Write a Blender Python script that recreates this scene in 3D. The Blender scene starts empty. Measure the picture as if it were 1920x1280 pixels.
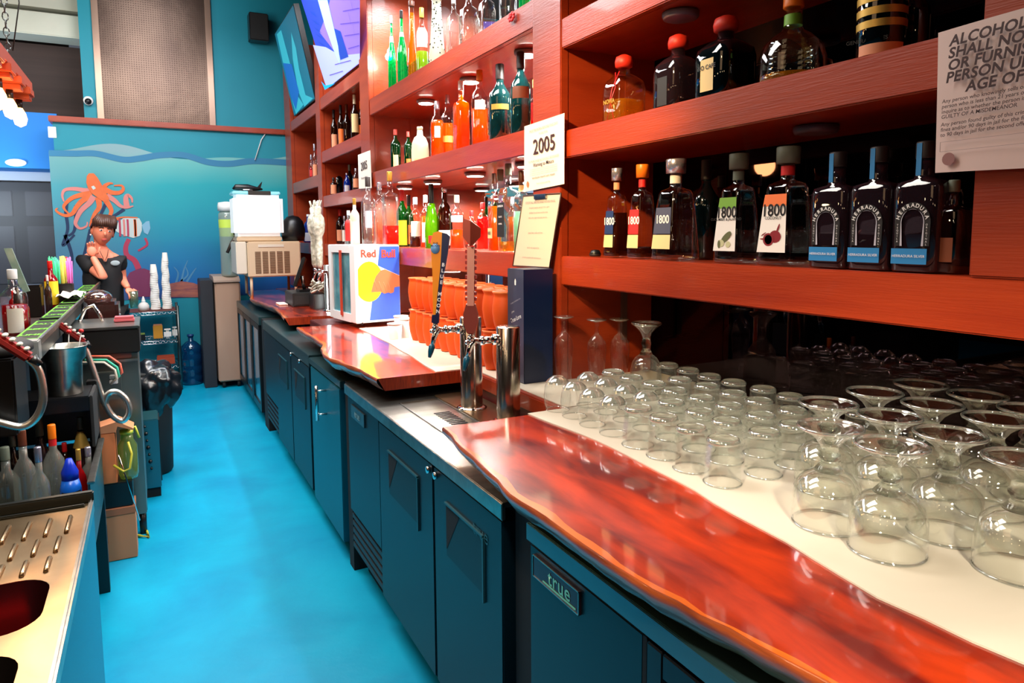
import bpy, bmesh, math, random
from mathutils import Vector, Matrix
D = bpy.data
sc = bpy.context.scene
COL = sc.collection
random.seed(7)
PI = math.pi

# ------------------------------------------------------------------ camera
EYE = 1.645
FPX = 1300.0
yaw, pitch, roll = [math.radians(a) for a in (27.47438, 5.62167, 0.33405)]
fw = Vector((math.sin(yaw)*math.cos(pitch), math.cos(yaw)*math.cos(pitch), -math.sin(pitch)))
r0 = Vector((math.cos(yaw), -math.sin(yaw), 0))
d0 = fw.cross(r0)
rt = r0*math.cos(roll) + d0*math.sin(roll)
dn = -r0*math.sin(roll) + d0*math.cos(roll)
cam = D.objects.new('camera', D.cameras.new('camera'))
COL.objects.link(cam)
cam.matrix_world = Matrix(((rt.x, -dn.x, -fw.x, 0), (rt.y, -dn.y, -fw.y, 0), (rt.z, -dn.z, -fw.z, EYE), (0, 0, 0, 1)))
cam.data.sensor_width = 36.0
cam.data.lens = FPX/1920*36
cam.data.shift_y = -(640-564)/1920
cam.data.clip_start = 0.02
sc.camera = cam

def at(px, py, x=None, y=None, z=None):
    """the point of a wall, shelf front or counter plane that a pixel of the photo shows"""
    d = rt*((px-960)/FPX) + dn*((py-564)/FPX) + fw
    if x is not None: t = x/d.x
    elif y is not None: t = y/d.y
    else: t = (z-EYE)/d.z
    return Vector((0, 0, EYE)) + d*t
def depth(p):
    return (Vector(p)-Vector((0, 0, EYE))).dot(fw)

# ------------------------------------------------------------------ world, lights, exposure
w = D.worlds.new('world'); sc.world = w; w.use_nodes = True
w.node_tree.nodes['Background'].inputs[0].default_value = (0.55, 0.62, 0.75, 1)
w.node_tree.nodes['Background'].inputs[1].default_value = 0.12
sc.view_settings.view_transform = 'Standard'
sc.view_settings.look = 'None'
sc.view_settings.exposure = 0.33
sc.view_settings.gamma = 1
sc.view_settings.use_curve_mapping = False
sc.cycles.max_bounces = 12
sc.cycles.diffuse_bounces = 4
sc.cycles.glossy_bounces = 6
sc.cycles.transmission_bounces = 10
sc.cycles.transparent_max_bounces = 40
sc.cycles.caustics_reflective = False
sc.cycles.caustics_refractive = False
sc.cycles.use_adaptive_sampling = True
sc.cycles.use_denoising = True

def area(name, loc, tgt, size, power, col, size_y=None, spread=None):
    l = D.lights.new(name, 'AREA'); l.energy = power; l.color = col
    l.size = size
    if size_y: l.shape = 'RECTANGLE'; l.size_y = size_y
    if spread: l.spread = math.radians(spread)
    o = D.objects.new(name, l); COL.objects.link(o)
    o.location = loc
    v = Vector(tgt)-Vector(loc)
    o.rotation_euler = v.to_track_quat('-Z', 'Y').to_euler()
    return o
def spot(name, loc, tgt, power, col, angle, blend=.6, rad=.04):
    l = D.lights.new(name, 'SPOT'); l.energy = power; l.color = col
    l.spot_size = math.radians(angle); l.spot_blend = blend; l.shadow_soft_size = rad
    o = D.objects.new(name, l); COL.objects.link(o); o.location = loc
    o.rotation_euler = (Vector(tgt)-Vector(loc)).to_track_quat('-Z', 'Y').to_euler()
    return o
def point(name, loc, power, col, rad=.03):
    l = D.lights.new(name, 'POINT'); l.energy = power; l.color = col; l.shadow_soft_size = rad
    o = D.objects.new(name, l); COL.objects.link(o); o.location = loc
    return o
LIGHTS = {}
area('aisle_light', (-0.2, 3.0, 3.95), (-.1, 2.9, 0), 1.0, 95, (1, .93, .84), 2.5)
area('aisle_light', (0.1, 5.6, 3.95), (0.2, 5.6, 0), 1.0, 130, (.96, .97, 1), 3.0)
area('wall_wash_light', (0.1, 7.0, 3.9), (0.1, 8.7, 2.2), .7, 20, (.95, .98, 1), 1.6)
area('customer_side_light', (-1.6, 1.2, 3.2), (1.3, 1.6, 1.5), 1.2, 8, (1, .62, .34), 1.6)
area('bartender_fill', (-.9, 5.2, 2.6), (-.4, 6.8, 1.6), .5, 14, (1, .86, .76), .5)  # added fill that brightens the bartender's face, no fixture there
spot('aimed_spot', (-.5, .9, 2.6), (1.1, 2.5, 1.35), 110, (1, .9, .8), 24, .8, .06)  # added spot that brightens the tap handles and chrome, no fixture there
spot('well_fill', (-.25, 2.2, 2.3), (-.42, 3.15, .6), 46, (1, .95, .88), 46, .7, .06)  # added fill for the dark bottle well, stands for no real fixture
spot('drainboard_spot', (-.1, 1.0, 2.9), (-.45, 1.9, .86), 40, (1, .84, .66), 44, .7, .08)
for k, (x_, y_) in enumerate(((-1.9, .2), (-1.9, 1.5), (-1.9, 2.8), (-2.2, 4.2), (-1.4, -.8))):  # unseen points added on the customer side to make the glasses sparkle
    l_ = D.lights.new('sparkle_point', 'POINT'); l_.energy = 3; l_.color = (1, .72, .42); l_.shadow_soft_size = .05
    o_ = D.objects.new('sparkle_point', l_); COL.objects.link(o_); o_.location = (x_, y_, 2.35)
spot('aimed_spot', (-0.6, 1.3, 3.0), (1.45, 2.2, 2.0), 500, (1, .70, .34), 32, 1., .06)
spot('aimed_spot', (0.0, 2.6, 3.9), (1.45, 3.5, 2.1), 330, (1, .86, .74), 44, .8, .06)
spot('aimed_spot', (0.2, -0.6, 2.2), (1.3, 0.7, 1.04), 190, (1, .88, .7), 38, .7, .07)
spot('aimed_spot', (-0.1, 0.4, 3.0), (1.3, 1.5, 1.04), 130, (1, .84, .7), 38, .8, .07)

# ------------------------------------------------------------------ materials
def lin(c):
    return tuple(((v/255)/12.92 if v/255 <= .04045 else ((v/255+.055)/1.055)**2.4) for v in c)
MATS = {}
def mat(name, rgb=(128, 128, 128), rough=.5, metal=0., coat=0., emit=None, estr=0., noise=None, bump=None, trans=0., spec=.5, sub=0., grain=None, alpha=1.):
    """procedural principled; noise=(rgb2, scale, stretch, contrast); bump=(scale, strength, stretch)"""
    if name in MATS: return MATS[name]
    m = D.materials.new(name); m.use_nodes = True; MATS[name] = m
    nt = m.node_tree; N = nt.nodes; L = nt.links
    b = N['Principled BSDF']
    c = lin(rgb)
    b.inputs['Base Color'].default_value = (*c, 1)
    b.inputs['Roughness'].default_value = rough
    b.inputs['Metallic'].default_value = metal
    b.inputs['Coat Weight'].default_value = coat
    b.inputs['Coat Roughness'].default_value = .06
    b.inputs['Transmission Weight'].default_value = trans
    b.inputs['Specular IOR Level'].default_value = spec
    b.inputs['Alpha'].default_value = alpha
    if emit is not None:
        b.inputs['Emission Color'].default_value = (*lin(emit), 1)
        b.inputs['Emission Strength'].default_value = estr
    if noise or bump:
        tc = N.new('ShaderNodeTexCoord')
    def mapped(st):
        mp = N.new('ShaderNodeMapping'); mp.inputs['Scale'].default_value = st
        L.new(tc.outputs['Object'], mp.inputs['Vector']); return mp.outputs[0]
    if noise:
        rgb2, scale, st, con = noise
        n = N.new('ShaderNodeTexNoise'); n.inputs['Scale'].default_value = scale; n.inputs['Detail'].default_value = 6; n.inputs['Distortion'].default_value = .4
        L.new(mapped(st), n.inputs['Vector'])
        r = N.new('ShaderNodeValToRGB')
        r.color_ramp.elements[0].position = .5-con; r.color_ramp.elements[1].position = .5+con
        r.color_ramp.elements[0].color = (*c, 1); r.color_ramp.elements[1].color = (*lin(rgb2), 1)
        L.new(n.outputs['Fac'], r.inputs[0]); L.new(r.outputs[0], b.inputs['Base Color'])
    if bump:
        scale, strength, st = bump
        n = N.new('ShaderNodeTexNoise'); n.inputs['Scale'].default_value = scale; n.inputs['Detail'].default_value = 5
        L.new(mapped(st), n.inputs['Vector'])
        bp = N.new('ShaderNodeBump'); bp.inputs['Strength'].default_value = strength; bp.inputs['Distance'].default_value = .01
        L.new(n.outputs['Fac'], bp.inputs['Height']); L.new(bp.outputs[0], b.inputs['Normal'])
    return m
def thin(name, tint=(245, 250, 250), refl=.9, base=.03, body=None, bodyw=0., rough=.02):
    """thin walled glass: tinted see-through plus fresnel reflection, optional milky or coloured body"""
    if name in MATS: return MATS[name]
    m = D.materials.new(name); m.use_nodes = True; MATS[name] = m
    nt = m.node_tree; N = nt.nodes; L = nt.links
    N.remove(N['Principled BSDF']); out = N['Material Output']
    t = N.new('ShaderNodeBsdfTransparent'); t.inputs[0].default_value = (*lin(tint), 1)
    g = N.new('ShaderNodeBsdfGlossy'); g.inputs['Roughness'].default_value = rough
    g.inputs['Color'].default_value = (1, 1, 1, 1)
    lw = N.new('ShaderNodeLayerWeight'); lw.inputs['Blend'].default_value = .35
    mu = N.new('ShaderNodeMath'); mu.operation = 'MULTIPLY_ADD'; mu.inputs[1].default_value = refl; mu.inputs[2].default_value = base
    L.new(lw.outputs['Facing'], mu.inputs[0])
    p = N.new('ShaderNodeMath'); p.operation = 'POWER'; p.inputs[1].default_value = 2.2
    L.new(lw.outputs['Facing'], p.inputs[0]); L.new(p.outputs[0], mu.inputs[0])
    base_sh = t.outputs[0]
    if body:
        d = N.new('ShaderNodeBsdfDiffuse'); d.inputs[0].default_value = (*lin(body), 1)
        tr = N.new('ShaderNodeBsdfTranslucent'); tr.inputs[0].default_value = (*lin(body), 1)
        m1 = N.new('ShaderNodeMixShader'); m1.inputs[0].default_value = .5
        L.new(d.outputs[0], m1.inputs[1]); L.new(tr.outputs[0], m1.inputs[2])
        m2 = N.new('ShaderNodeMixShader'); m2.inputs[0].default_value = bodyw
        L.new(t.outputs[0], m2.inputs[1]); L.new(m1.outputs[0], m2.inputs[2])
        base_sh = m2.outputs[0]
    mx = N.new('ShaderNodeMixShader')
    L.new(mu.outputs[0], mx.inputs[0]); L.new(base_sh, mx.inputs[1]); L.new(g.outputs[0], mx.inputs[2])
    L.new(mx.outputs[0], out.inputs['Surface'])
    return m
def solid_glass(name, tint=(250, 255, 250), k=.45, ior=1.46):
    if name in MATS: return MATS[name]
    m = D.materials.new(name); m.use_nodes = True; MATS[name] = m
    nt = m.node_tree; N = nt.nodes; L = nt.links
    N.remove(N['Principled BSDF']); out = N['Material Output']
    t = N.new('ShaderNodeBsdfTransparent'); t.inputs[0].default_value = (*lin(tint), 1)
    g = N.new('ShaderNodeBsdfGlass'); g.inputs['Roughness'].default_value = 0.0; g.inputs['IOR'].default_value = ior
    g.inputs['Color'].default_value = (*lin(tint), 1)
    mx = N.new('ShaderNodeMixShader'); mx.inputs[0].default_value = k
    L.new(t.outputs[0], mx.inputs[1]); L.new(g.outputs[0], mx.inputs[2]); L.new(mx.outputs[0], out.inputs['Surface'])
    return m

# ------------------------------------------------------------------ mesh builder
class MB:
    def __init__(s): s.v = []; s.f = []; s.sm = []
    def add(s, vs, fs, smooth=False):
        n = len(s.v); s.v += [tuple(p) for p in vs]
        s.f += [tuple(i+n for i in f) for f in fs]; s.sm += [smooth]*len(fs); return s
    def box(s, x0, x1, y0, y1, z0, z1, b=0., M=None):
        if b <= 0:
            vs = [(x, y, z) for z in (z0, z1) for y in (y0, y1) for x in (x0, x1)]
            fs = [(0, 2, 3, 1), (4, 5, 7, 6), (0, 1, 5, 4), (2, 6, 7, 3), (0, 4, 6, 2), (1, 3, 7, 5)]
        else:
            bm = bmesh.new(); bmesh.ops.create_cube(bm, size=1)
            for v in bm.verts:
                v.co = Vector(((x0+x1)/2+v.co.x*(x1-x0), (y0+y1)/2+v.co.y*(y1-y0), (z0+z1)/2+v.co.z*(z1-z0)))
            bmesh.ops.bevel(bm, geom=bm.edges[:], offset=b, segments=2, affect='EDGES')
            bm.verts.ensure_lookup_table()
            vs = [v.co.copy() for v in bm.verts]; fs = [[v.index for v in f.verts] for f in bm.faces]; bm.free()
        if M is not None: vs = [M @ Vector(p) for p in vs]
        return s.add(vs, fs)
    def prism(s, poly, z0, z1, axis='z', M=None, smooth=False):
        n = len(poly)
        def P(a, b, c): return {'z': (a, b, c), 'x': (c, a, b), 'y': (a, c, b)}[axis]
        vs = [P(a, b, z0) for a, b in poly]+[P(a, b, z1) for a, b in poly]
        if M is not None: vs = [M @ Vector(p) for p in vs]
        fs = [tuple(range(n-1, -1, -1)), tuple(range(n, 2*n))]
        s.add(vs, fs); k = len(s.v)-2*n
        for i in range(n):
            j = (i+1) % n; s.f.append((k+i, k+j, k+n+j, k+n+i)); s.sm.append(smooth)
        return s
    def lathe(s, prof, c=(0, 0, 0), seg=20, M=None, smooth=True, e=None, cap=True, a0=0., a1=2*PI, asp=1.):
        """prof [(r,z)]; e(z)-> superellipse exponent"""
        full = abs(a1-a0-2*PI) < 1e-6
        m = seg if full else seg+1
        vs = []
        for r, z in prof:
            n = e(z) if e else 2
            for i in range(m):
                a = a0+(a1-a0)*i/seg
                ca, sa = math.cos(a), math.sin(a)
                k = (abs(ca)**n+abs(sa)**n)**(-1/n) if n != 2 else 1
                vs.append(Vector((r*k*ca*(asp if n != 2 else 1), r*k*sa, z)))
        fs = []
        for j in range(len(prof)-1):
            for i in range(seg):
                a, b = j*m+i, j*m+(i+1) % m
                fs.append((a, b, b+m, a+m))
        if full and cap:
            if prof[0][0] > 1e-5: fs.append(tuple(range(m-1, -1, -1)))
            if prof[-1][0] > 1e-5: fs.append(tuple(range((len(prof)-1)*m, len(prof)*m)))
        c = Vector(c)
        vs = [(M @ v if M is not None else v)+c for v in vs]
        return s.add(vs, fs, smooth)
    def cyl(s, p0, p1, r, seg=14, r1=None):
        p0, p1 = Vector(p0), Vector(p1); d = p1-p0
        q = d.to_track_quat('Z', 'Y').to_matrix()
        return s.lathe([(r, 0), (r if r1 is None else r1, d.length)], p0, seg, M=q)
    def tube(s, pts, r, seg=8, closed=False):
        pts = [Vector(p) for p in pts]; n = len(pts); rs = r if isinstance(r, (list, tuple)) else [r]*n
        vs = []; up = Vector((0, 0, 1)); prev = None
        for i, p in enumerate(pts):
            t = (pts[min(i+1, n-1)]-pts[max(i-1, 0)])
            if t.length < 1e-7: t = Vector((0, 0, 1))
            t.normalize()
            if prev is None:
                a = t.cross(up) if abs(t.z) < .95 else t.cross(Vector((1, 0, 0)))
            else:
                a = prev - t*prev.dot(t)
            a.normalize(); prev = a; b = t.cross(a)
            for k in range(seg):
                an = 2*PI*k/seg; vs.append(p+(a*math.cos(an)+b*math.sin(an))*rs[i])
        fs = [(i*seg+k, i*seg+(k+1) % seg, (i+1)*seg+(k+1) % seg, (i+1)*seg+k) for i in range(n-1) for k in range(seg)]
        fs += [tuple(range(seg-1, -1, -1)), tuple(range((n-1)*seg, n*seg))]
        return s.add(vs, fs, True)
    def sphere(s, c, rx, ry=None, rz=None, seg=14, rings=8, M=None):
        ry = ry or rx; rz = rz or rx
        vs = [Vector((0, 0, -1))]; fs = []
        for j in range(1, rings):
            t = -PI/2+PI*j/rings
            for i in range(seg):
                a = 2*PI*i/seg; vs.append(Vector((math.cos(t)*math.cos(a), math.cos(t)*math.sin(a), math.sin(t))))
        vs.append(Vector((0, 0, 1)))
        for i in range(seg):
            fs.append((0, 1+(i+1) % seg, 1+i))
            fs.append((len(vs)-1, 1+(rings-2)*seg+i, 1+(rings-2)*seg+(i+1) % seg))
        for j in range(rings-2):
            for i in range(seg):
                a = 1+j*seg+i; b = 1+j*seg+(i+1) % seg; fs.append((a, b, b+seg, a+seg))
        S = Matrix.Diagonal((rx, ry, rz)); c = Vector(c)
        vs = [((M @ (S @ v)) if M is not None else S @ v)+c for v in vs]
        return s.add(vs, fs, True)
    def mesh(s, name, off=(0, 0, 0)):
        me = D.meshes.new(name); o = Vector(off)
        me.from_pydata([Vector(p)-o for p in s.v], [], s.f)
        me.polygons.foreach_set('use_smooth', s.sm)
        me.update()
        return me
    def build(s, name, m, parent=None, local=False, label=None):
        off = (0, 0, 0)
        if parent is not None and not local: off = WL[parent.name]
        me = s.mesh(name, off)
        me.materials.append(m if not isinstance(m, str) else MATS[m])
        o = D.objects.new(name, me); COL.objects.link(o)
        if parent is not None: o.parent = parent
        WL[o.name] = Vector(off)
        if label: o['label'] = label
        return o
WL = {}
def thing(name, label, cat, loc=(0, 0, 0), group=None, rz=0.):
    o = D.objects.new(name, None); COL.objects.link(o); o.location = loc; o.rotation_euler = (0, 0, rz)
    o.empty_display_size = .05
    o['label'] = label; o['category'] = cat
    if group: o['group'] = group
    WL[o.name] = Vector(loc)
    return o
def tag(o, label, cat, group=None, kind=None):
    o['label'] = label; o['category'] = cat
    if group: o['group'] = group
    if kind: o['kind'] = kind
    return o
def struct(o): o['kind'] = 'structure'; return o
def copy_tree(o, loc=None, label=None, group=None, rz=None, parent=None):
    c = o.copy(); COL.objects.link(c)
    if parent is not None: c.parent = parent
    WL[c.name] = Vector(loc) if loc is not None else WL.get(o.name, Vector((0, 0, 0)))
    if loc is not None: c.location = loc
    if rz is not None: c.rotation_euler = (0, 0, rz)
    if label: c['label'] = label
    if group: c['group'] = group
    for ch in [x for x in D.objects if x.parent == o]: copy_tree(ch, parent=c)
    return c
_font = {}
def text(body, size, M, m, parent, name='lettering', bold=0., ext=.0006, align='CENTER', spacing=1., label=None, shear=0., local=False, xs=1.):
    """flat lettering as a mesh; M places its x (reading direction) and y (up) axes in world space"""
    key = (body, bold, align, spacing, shear)
    if key not in _font:
        cu = D.curves.new('t', 'FONT'); cu.body = body; cu.size = 1; cu.align_x = align; cu.align_y = 'CENTER'
        cu.offset = bold; cu.extrude = 0.0; cu.resolution_u = 3; cu.space_character = spacing; cu.shear = shear; cu.space_line = .85
        o = D.objects.new('t', cu); COL.objects.link(o)
        dg = bpy.context.evaluated_depsgraph_get(); dg.update()
        me = D.meshes.new_from_object(o.evaluated_get(dg))
        D.objects.remove(o); _font[key] = me
    src = _font[key]
    me = src.copy()
    off = Vector((0, 0, 0)) if (parent is None or local) else WL[parent.name]
    for v in me.vertices:
        v.co = (M @ Vector((v.co.x*size*xs, v.co.y*size, ext))) - off
    me.materials.clear(); me.materials.append(m if not isinstance(m, str) else MATS[m])
    me.name = name
    o = D.objects.new(name, me); COL.objects.link(o)
    if parent is not None: o.parent = parent
    WL[o.name] = off
    return o
def frame(origin, xdir, ydir):
    x = Vector(xdir).normalized(); y = Vector(ydir); y = (y-x*y.dot(x)).normalized(); z = x.cross(y)
    return Matrix(((x.x, y.x, z.x, origin[0]), (x.y, y.y, z.y, origin[1]), (x.z, y.z, z.z, origin[2]), (0, 0, 0, 1)))
FACE_AISLE = lambda p: frame(p, (0, -1, 0), (0, 0, 1))   # print that faces -X, read by someone in the aisle
FACE_CAM = lambda p: frame(p, (1, 0, 0), (0, 0, 1))      # print that faces -Y

# shared materials
mat('red_wood', (170, 62, 24), .38, noise=((136, 40, 14), 4, (1, .5, 3), .3), bump=(30, .12, (1, .4, 8)), coat=.25)
mat('red_wood_y', (174, 60, 20), .36, noise=((138, 36, 10), 4, (4, .35, 5), .3), bump=(35, .12, (6, .4, 8)), coat=.3)
mat('slab_wood', (204, 58, 10), .3, noise=((104, 10, 2), 3.4, (4, 1.1, 4), .17), coat=1.)
mat('slab_edge', (205, 96, 40), .35, noise=((92, 34, 24), 4, (3, 1.2, 6), .2), coat=.8, bump=(9, .5, (3, 1, 3)))
mat('dark_red_wood', (96, 16, 8), .45, noise=((60, 8, 5), 6, (1, 1, .3), .2))
mat('black_plastic', (14, 14, 16), .35)
mat('black_rubber', (20, 20, 20), .7)
mat('cooler_teal', (1, 30, 40), .4, noise=((1, 24, 34), 2, (1, 1, 1), .2))
mat('door_teal', (0, 92, 112), .4)
mat('steel', (190, 188, 180), .28, 1., noise=((150, 146, 138), 5, (.3, 4, 4), .25))
mat('steel_dark', (96, 100, 98), .34, 1.)
mat('chrome', (225, 225, 225), .08, 1.)
mat('brass_steel', (205, 178, 140), .3, 1., noise=((160, 130, 96), 4, (1, 1, 1), .2))
mat('mirror_glass', (205, 205, 205), .015, 1.)
mat('mirror_dark', (46, 36, 38), .02, 1.)
mat('white_paper', (236, 224, 210), .7)
mat('cream_sheet', (226, 216, 196), .55, noise=((206, 196, 176), 3, (1, 1, 1), .2))
mat('ink', (52, 16, 20), .6)
mat('black_ink', (12, 12, 14), .5)
mat('white_ink', (236, 236, 232), .5)
mat('white_plastic', (232, 232, 230), .4)
mat('red_plastic', (214, 26, 20), .35)
mat('dark_gap', (6, 7, 9), .8)
# ================================================================== SETTING
mat('floor_paint', (0, 170, 208), .42, noise=((0, 142, 186), 2.4, (1, 1, 1), .22), bump=(14, .18, (1, 1, 1)), spec=.35)
mat('wall_teal', (0, 128, 148), .6, noise=((14, 144, 164), 1.2, (1, 1, 1), .4))
mat('wall_dark', (26, 14, 14), .8)
mat('ceiling_dark', (40, 38, 38), .8, noise=((60, 54, 52), 2, (1, 1, 1), .3))
WY = 8.6
m = MB(); m.box(-7, 2.0, -3, 12, -.1, 0)
struct(m.build('floor', 'floor_paint'))
m = MB(); m.box(-7, 2.0, -3, 12, 4.5, 4.6)
struct(m.build('ceiling', 'ceiling_dark'))
m = MB(); m.box(1.95, 2.05, -3, 12, 0, 4.5)
struct(m.build('wall_right', 'dark_red_wood'))
m = MB(); m.box(-7.1, -7, -3, 12, 0, 4.5)
struct(m.build('wall_left', 'wall_dark'))
m = MB(); m.box(-7, 1.95, -3.1, -3, 0, 4.5)
struct(m.build('wall_front', 'wall_dark'))
# back wall: lower mural partition (proud) and the upper wall set back behind the wooden cap
xl = at(110, 400, y=WY).x
m = MB(); m.box(xl, 1.95, WY, WY+.16, 0, 2.80)
wall = struct(m.build('wall_back', 'wall_teal'))
m = MB(); m.box(at(152, 120, y=WY+.06).x, 1.95, WY+.06, WY+.2, 2.82, 4.5)
struct(m.build('wall_back_upper', 'wall_teal'))
zt = at(85, 228, y=WY).z
m = MB(); m.box(xl-.03, 1.95, WY-.05, WY+.2, 2.80, 2.86, b=.006)
struct(m.build('trim_1', 'red_wood'))
# area left of the mural: recess with blue lit soffit, dark doors
mat('blue_soffit', (0, 120, 205), .6)
mat('door_grey', (56, 58, 66), .5)
DY = 9.6
m = MB(); m.box(-7, xl, DY, DY+.1, 0, 2.35)
struct(m.build('wall_recess', 'door_grey'))
m = MB(); m.box(-7, xl+.1, DY+.12, DY+.2, 0, 4.5)
struct(m.build('wall_recess_back', 'wall_dark'))
m = MB(); m.box(-4, xl, DY-.55, DY, 2.36, 2.95)
struct(m.build('trim_2', 'blue_soffit'))
mat('white_trim', (214, 222, 236), .5)
m = MB(); m.box(-4, xl-.005, DY-.04, DY+.0, 2.26, 2.36, b=.004)
struct(m.build('trim_3', 'white_trim'))
# double door with raised panels
dr = thing('door_1', 'dark grey panelled door behind the bar counter', 'door', (-1.6, DY-.06, 0))
del dr['category'], dr['label']; dr['kind'] = 'structure'
for x0, x1 in ((-1.68, xl-.06), (-2.5, -1.70)):
    m = MB(); m.box(x0, x1, DY-.06, DY-.01, 0, 2.24)
    m.build('door_leaf', 'door_grey', dr)
    wd = x1-x0
    for zz0, zz1 in ((.2, .95), (1.1, 1.75), (1.86, 2.14)):
        for k in (0, 1):
            xa = x0+.08+k*(wd/2-.02); xb = xa+wd/2-.14
            m = MB(); m.box(xa, xb, DY-.072, DY-.058, zz0, zz1, b=.006)
            m.build('door_panel', mat('door_panel_grey', (66, 68, 78), .45), dr)
# left upper: pale beams and a dark bulkhead of the next room
mat('cream_paint', (214, 214, 198), .6, noise=((188, 190, 176), 2, (1, 1, 1), .3))
m = MB(); m.box(-7, xl+.3, WY+.25, WY+.6, 3.72, 3.95, b=.01)
struct(m.build('trim_4', 'cream_paint'))
m = MB(); m.box(-7, xl+.3, WY+.35, WY+.9, 4.02, 4.5)
struct(m.build('trim_5', 'cream_paint'))
m = MB(); m.box(-7, xl+.3, WY+.7, WY+.9, 2.95, 3.72)
struct(m.build('wall_bulkhead', mat('bulkhead_brown', (44, 30, 28), .7, noise=((66, 48, 44), 2, (.2, 1, 6), .3))))
area('beam_light', (-1.6, 7.2, 3.4), (-1.5, 9.0, 3.9), .6, 17, (1, .97, .86), .6)
# recessed ceiling spot in the blue soffit
p = at(30, 305, y=DY-.56)
e = thing('recessed_downlight', 'small glowing round downlight on the blue soffit above the grey door', 'light', (p.x, p.y, p.z))
m = MB(); m.sphere((p.x, p.y-.005, p.z), .075, .012, .03, 16, 8); m.build('lens', mat('lamp_white', (255, 255, 255), .3, emit=(240, 250, 255), estr=14), e)
m = MB(); m.lathe([(.08, 0), (.095, 0), (.095, .012), (.08, .012)], (p.x, p.y, p.z), 18, M=Matrix.Rotation(PI/2, 3, 'X') @ Matrix.Diagonal((1, .42, 1))); m.build('ring', 'white_plastic', e)
area('soffit_glow', (-1.7, DY-1.3, 1.9), (-1.6, DY-.5, 2.7), .5, 16, (.75, .9, 1), .4)

# ---- mural: one painted scene on the partition
X0 = at(93, 400, y=WY).x+.03; X1 = 1.55; Z0 = at(360, 557, y=WY).z; Z1 = 2.55
mm = D.materials.new('mural_water'); mm.use_nodes = True; MATS['mural_water'] = mm
nt = mm.node_tree; N = nt.nodes; L = nt.links; b = N['Principled BSDF']; b.inputs['Roughness'].default_value = .55
tc = N.new('ShaderNodeTexCoord'); sx = N.new('ShaderNodeSeparateXYZ'); L.new(tc.outputs['Generated'], sx.inputs[0])
n1 = N.new('ShaderNodeTexNoise'); n1.inputs['Scale'].default_value = 2.2; L.new(tc.outputs['Generated'], n1.inputs['Vector'])
ad = N.new('ShaderNodeMath'); ad.operation = 'MULTIPLY_ADD'; ad.inputs[1].default_value = .35; L.new(n1.outputs['Fac'], ad.inputs[0]); L.new(sx.outputs['Z'], ad.inputs[2])
sb = N.new('ShaderNodeMath'); sb.operation = 'SUBTRACT'; sb.inputs[1].default_value = .17; L.new(ad.outputs[0], sb.inputs[0])
r = N.new('ShaderNodeValToRGB'); cr = r.color_ramp
for i, (ps, c) in enumerate([(0, (18, 60, 128)), (.12, (0, 92, 168)), (.4, (0, 138, 170)), (.7, (0, 160, 172)), (.9, (96, 178, 176)), (1, (130, 170, 176))]):
    el = cr.elements[i] if i < 2 else cr.elements.new(ps)
    el.position = ps; el.color = (*lin(c), 1)
L.new(sb.outputs[0], r.inputs[0])
# warmer, greyer left edge of the painting
r2 = N.new('ShaderNodeValToRGB'); r2.color_ramp.elements[0].position = 0; r2.color_ramp.elements[1].position = .42
r2.color_ramp.elements[0].color = (1, 1, 1, 1); r2.color_ramp.elements[1].color = (0, 0, 0, 1); L.new(sx.outputs['X'], r2.inputs[0])
mlt = N.new('ShaderNodeMath'); mlt.operation = 'MULTIPLY'; L.new(r2.outputs[0], mlt.inputs[0]); L.new(n1.outputs['Fac'], mlt.inputs[1])
mx = N.new('ShaderNodeMix'); mx.data_type = 'RGBA'; L.new(mlt.outputs[0], mx.inputs[0]); L.new(r.outputs[0], mx.inputs[6]); mx.inputs[7].default_value = (*lin((104, 128, 140)), 1)
L.new(mx.outputs[2], b.inputs['Base Color'])
mur = thing('mural', 'painted undersea wall picture with an orange octopus and a striped fish', 'mural', (0, WY, Z0))
top = []
for i in range(41):
    x = X0+(X1-X0)*i/40
    top.append((x, 2.53+.05*math.sin(3.1*(x+.85))*1.0-.03*math.sin(6*(x))))
poly = [(X1, Z0), (X0, Z0)]+top
m = MB(); m.prism([(a, c) for a, c in poly][::-1], WY-.004, WY-.0005, axis='y'); m.build('painted_water', 'mural_water', mur)
def ribbon(pts, wd, mt, name, lift=.006, per=8):
    P = [at(a, c, y=WY) for a, c in pts]
    # smooth with catmull-rom
    Q = []
    for i in range(len(P)-1):
        p0 = P[max(i-1, 0)]; p1 = P[i]; p2 = P[i+1]; p3 = P[min(i+2, len(P)-1)]
        for k in range(per):
            t = k/per
            Q.append(.5*((2*p1)+(p2-p0)*t+(2*p0-5*p1+4*p2-p3)*t*t+(-p0+3*p1-3*p2+p3)*t**3))
    Q.append(P[-1]); n = len(Q); vs = []
    for i, q in enumerate(Q):
        t = (Q[min(i+1, n-1)]-Q[max(i-1, 0)]).normalized(); nn = Vector((-t.z, 0, t.x)); u = i/(n-1)
        ww = wd[0]+(wd[1]-wd[0])*u
        vs += [(q.x+nn.x*ww, WY-lift, q.z+nn.z*ww), (q.x-nn.x*ww, WY-lift, q.z-nn.z*ww)]
    m = MB(); m.add(vs, [(2*i, 2*i+1, 2*i+3, 2*i+2) for i in range(n-1)]); return m.build(name, mt, mur)
mat('oct_orange', (236, 116, 56), .6, noise=((214, 92, 44), 12, (1, 1, 1), .3)); mat('oct_pink', (214, 128, 122), .6); mat('sea_dark', (16, 70, 112), .6)
mat('sea_shape', (10, 44, 84), .6); mat('coral_red', (178, 52, 84), .6); mat('sand', (190, 110, 84), .6, noise=((110, 60, 80), 6, (1, 1, 5), .3)); mat('fish_white', (196, 208, 206), .6); mat('fish_tail', (126, 178, 206), .6)
wave = [(92, 287), (140, 288), (180, 288), (230, 299), (262, 297), (300, 291), (345, 291), (390, 304), (430, 307), (475, 302), (540, 305)]
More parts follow.
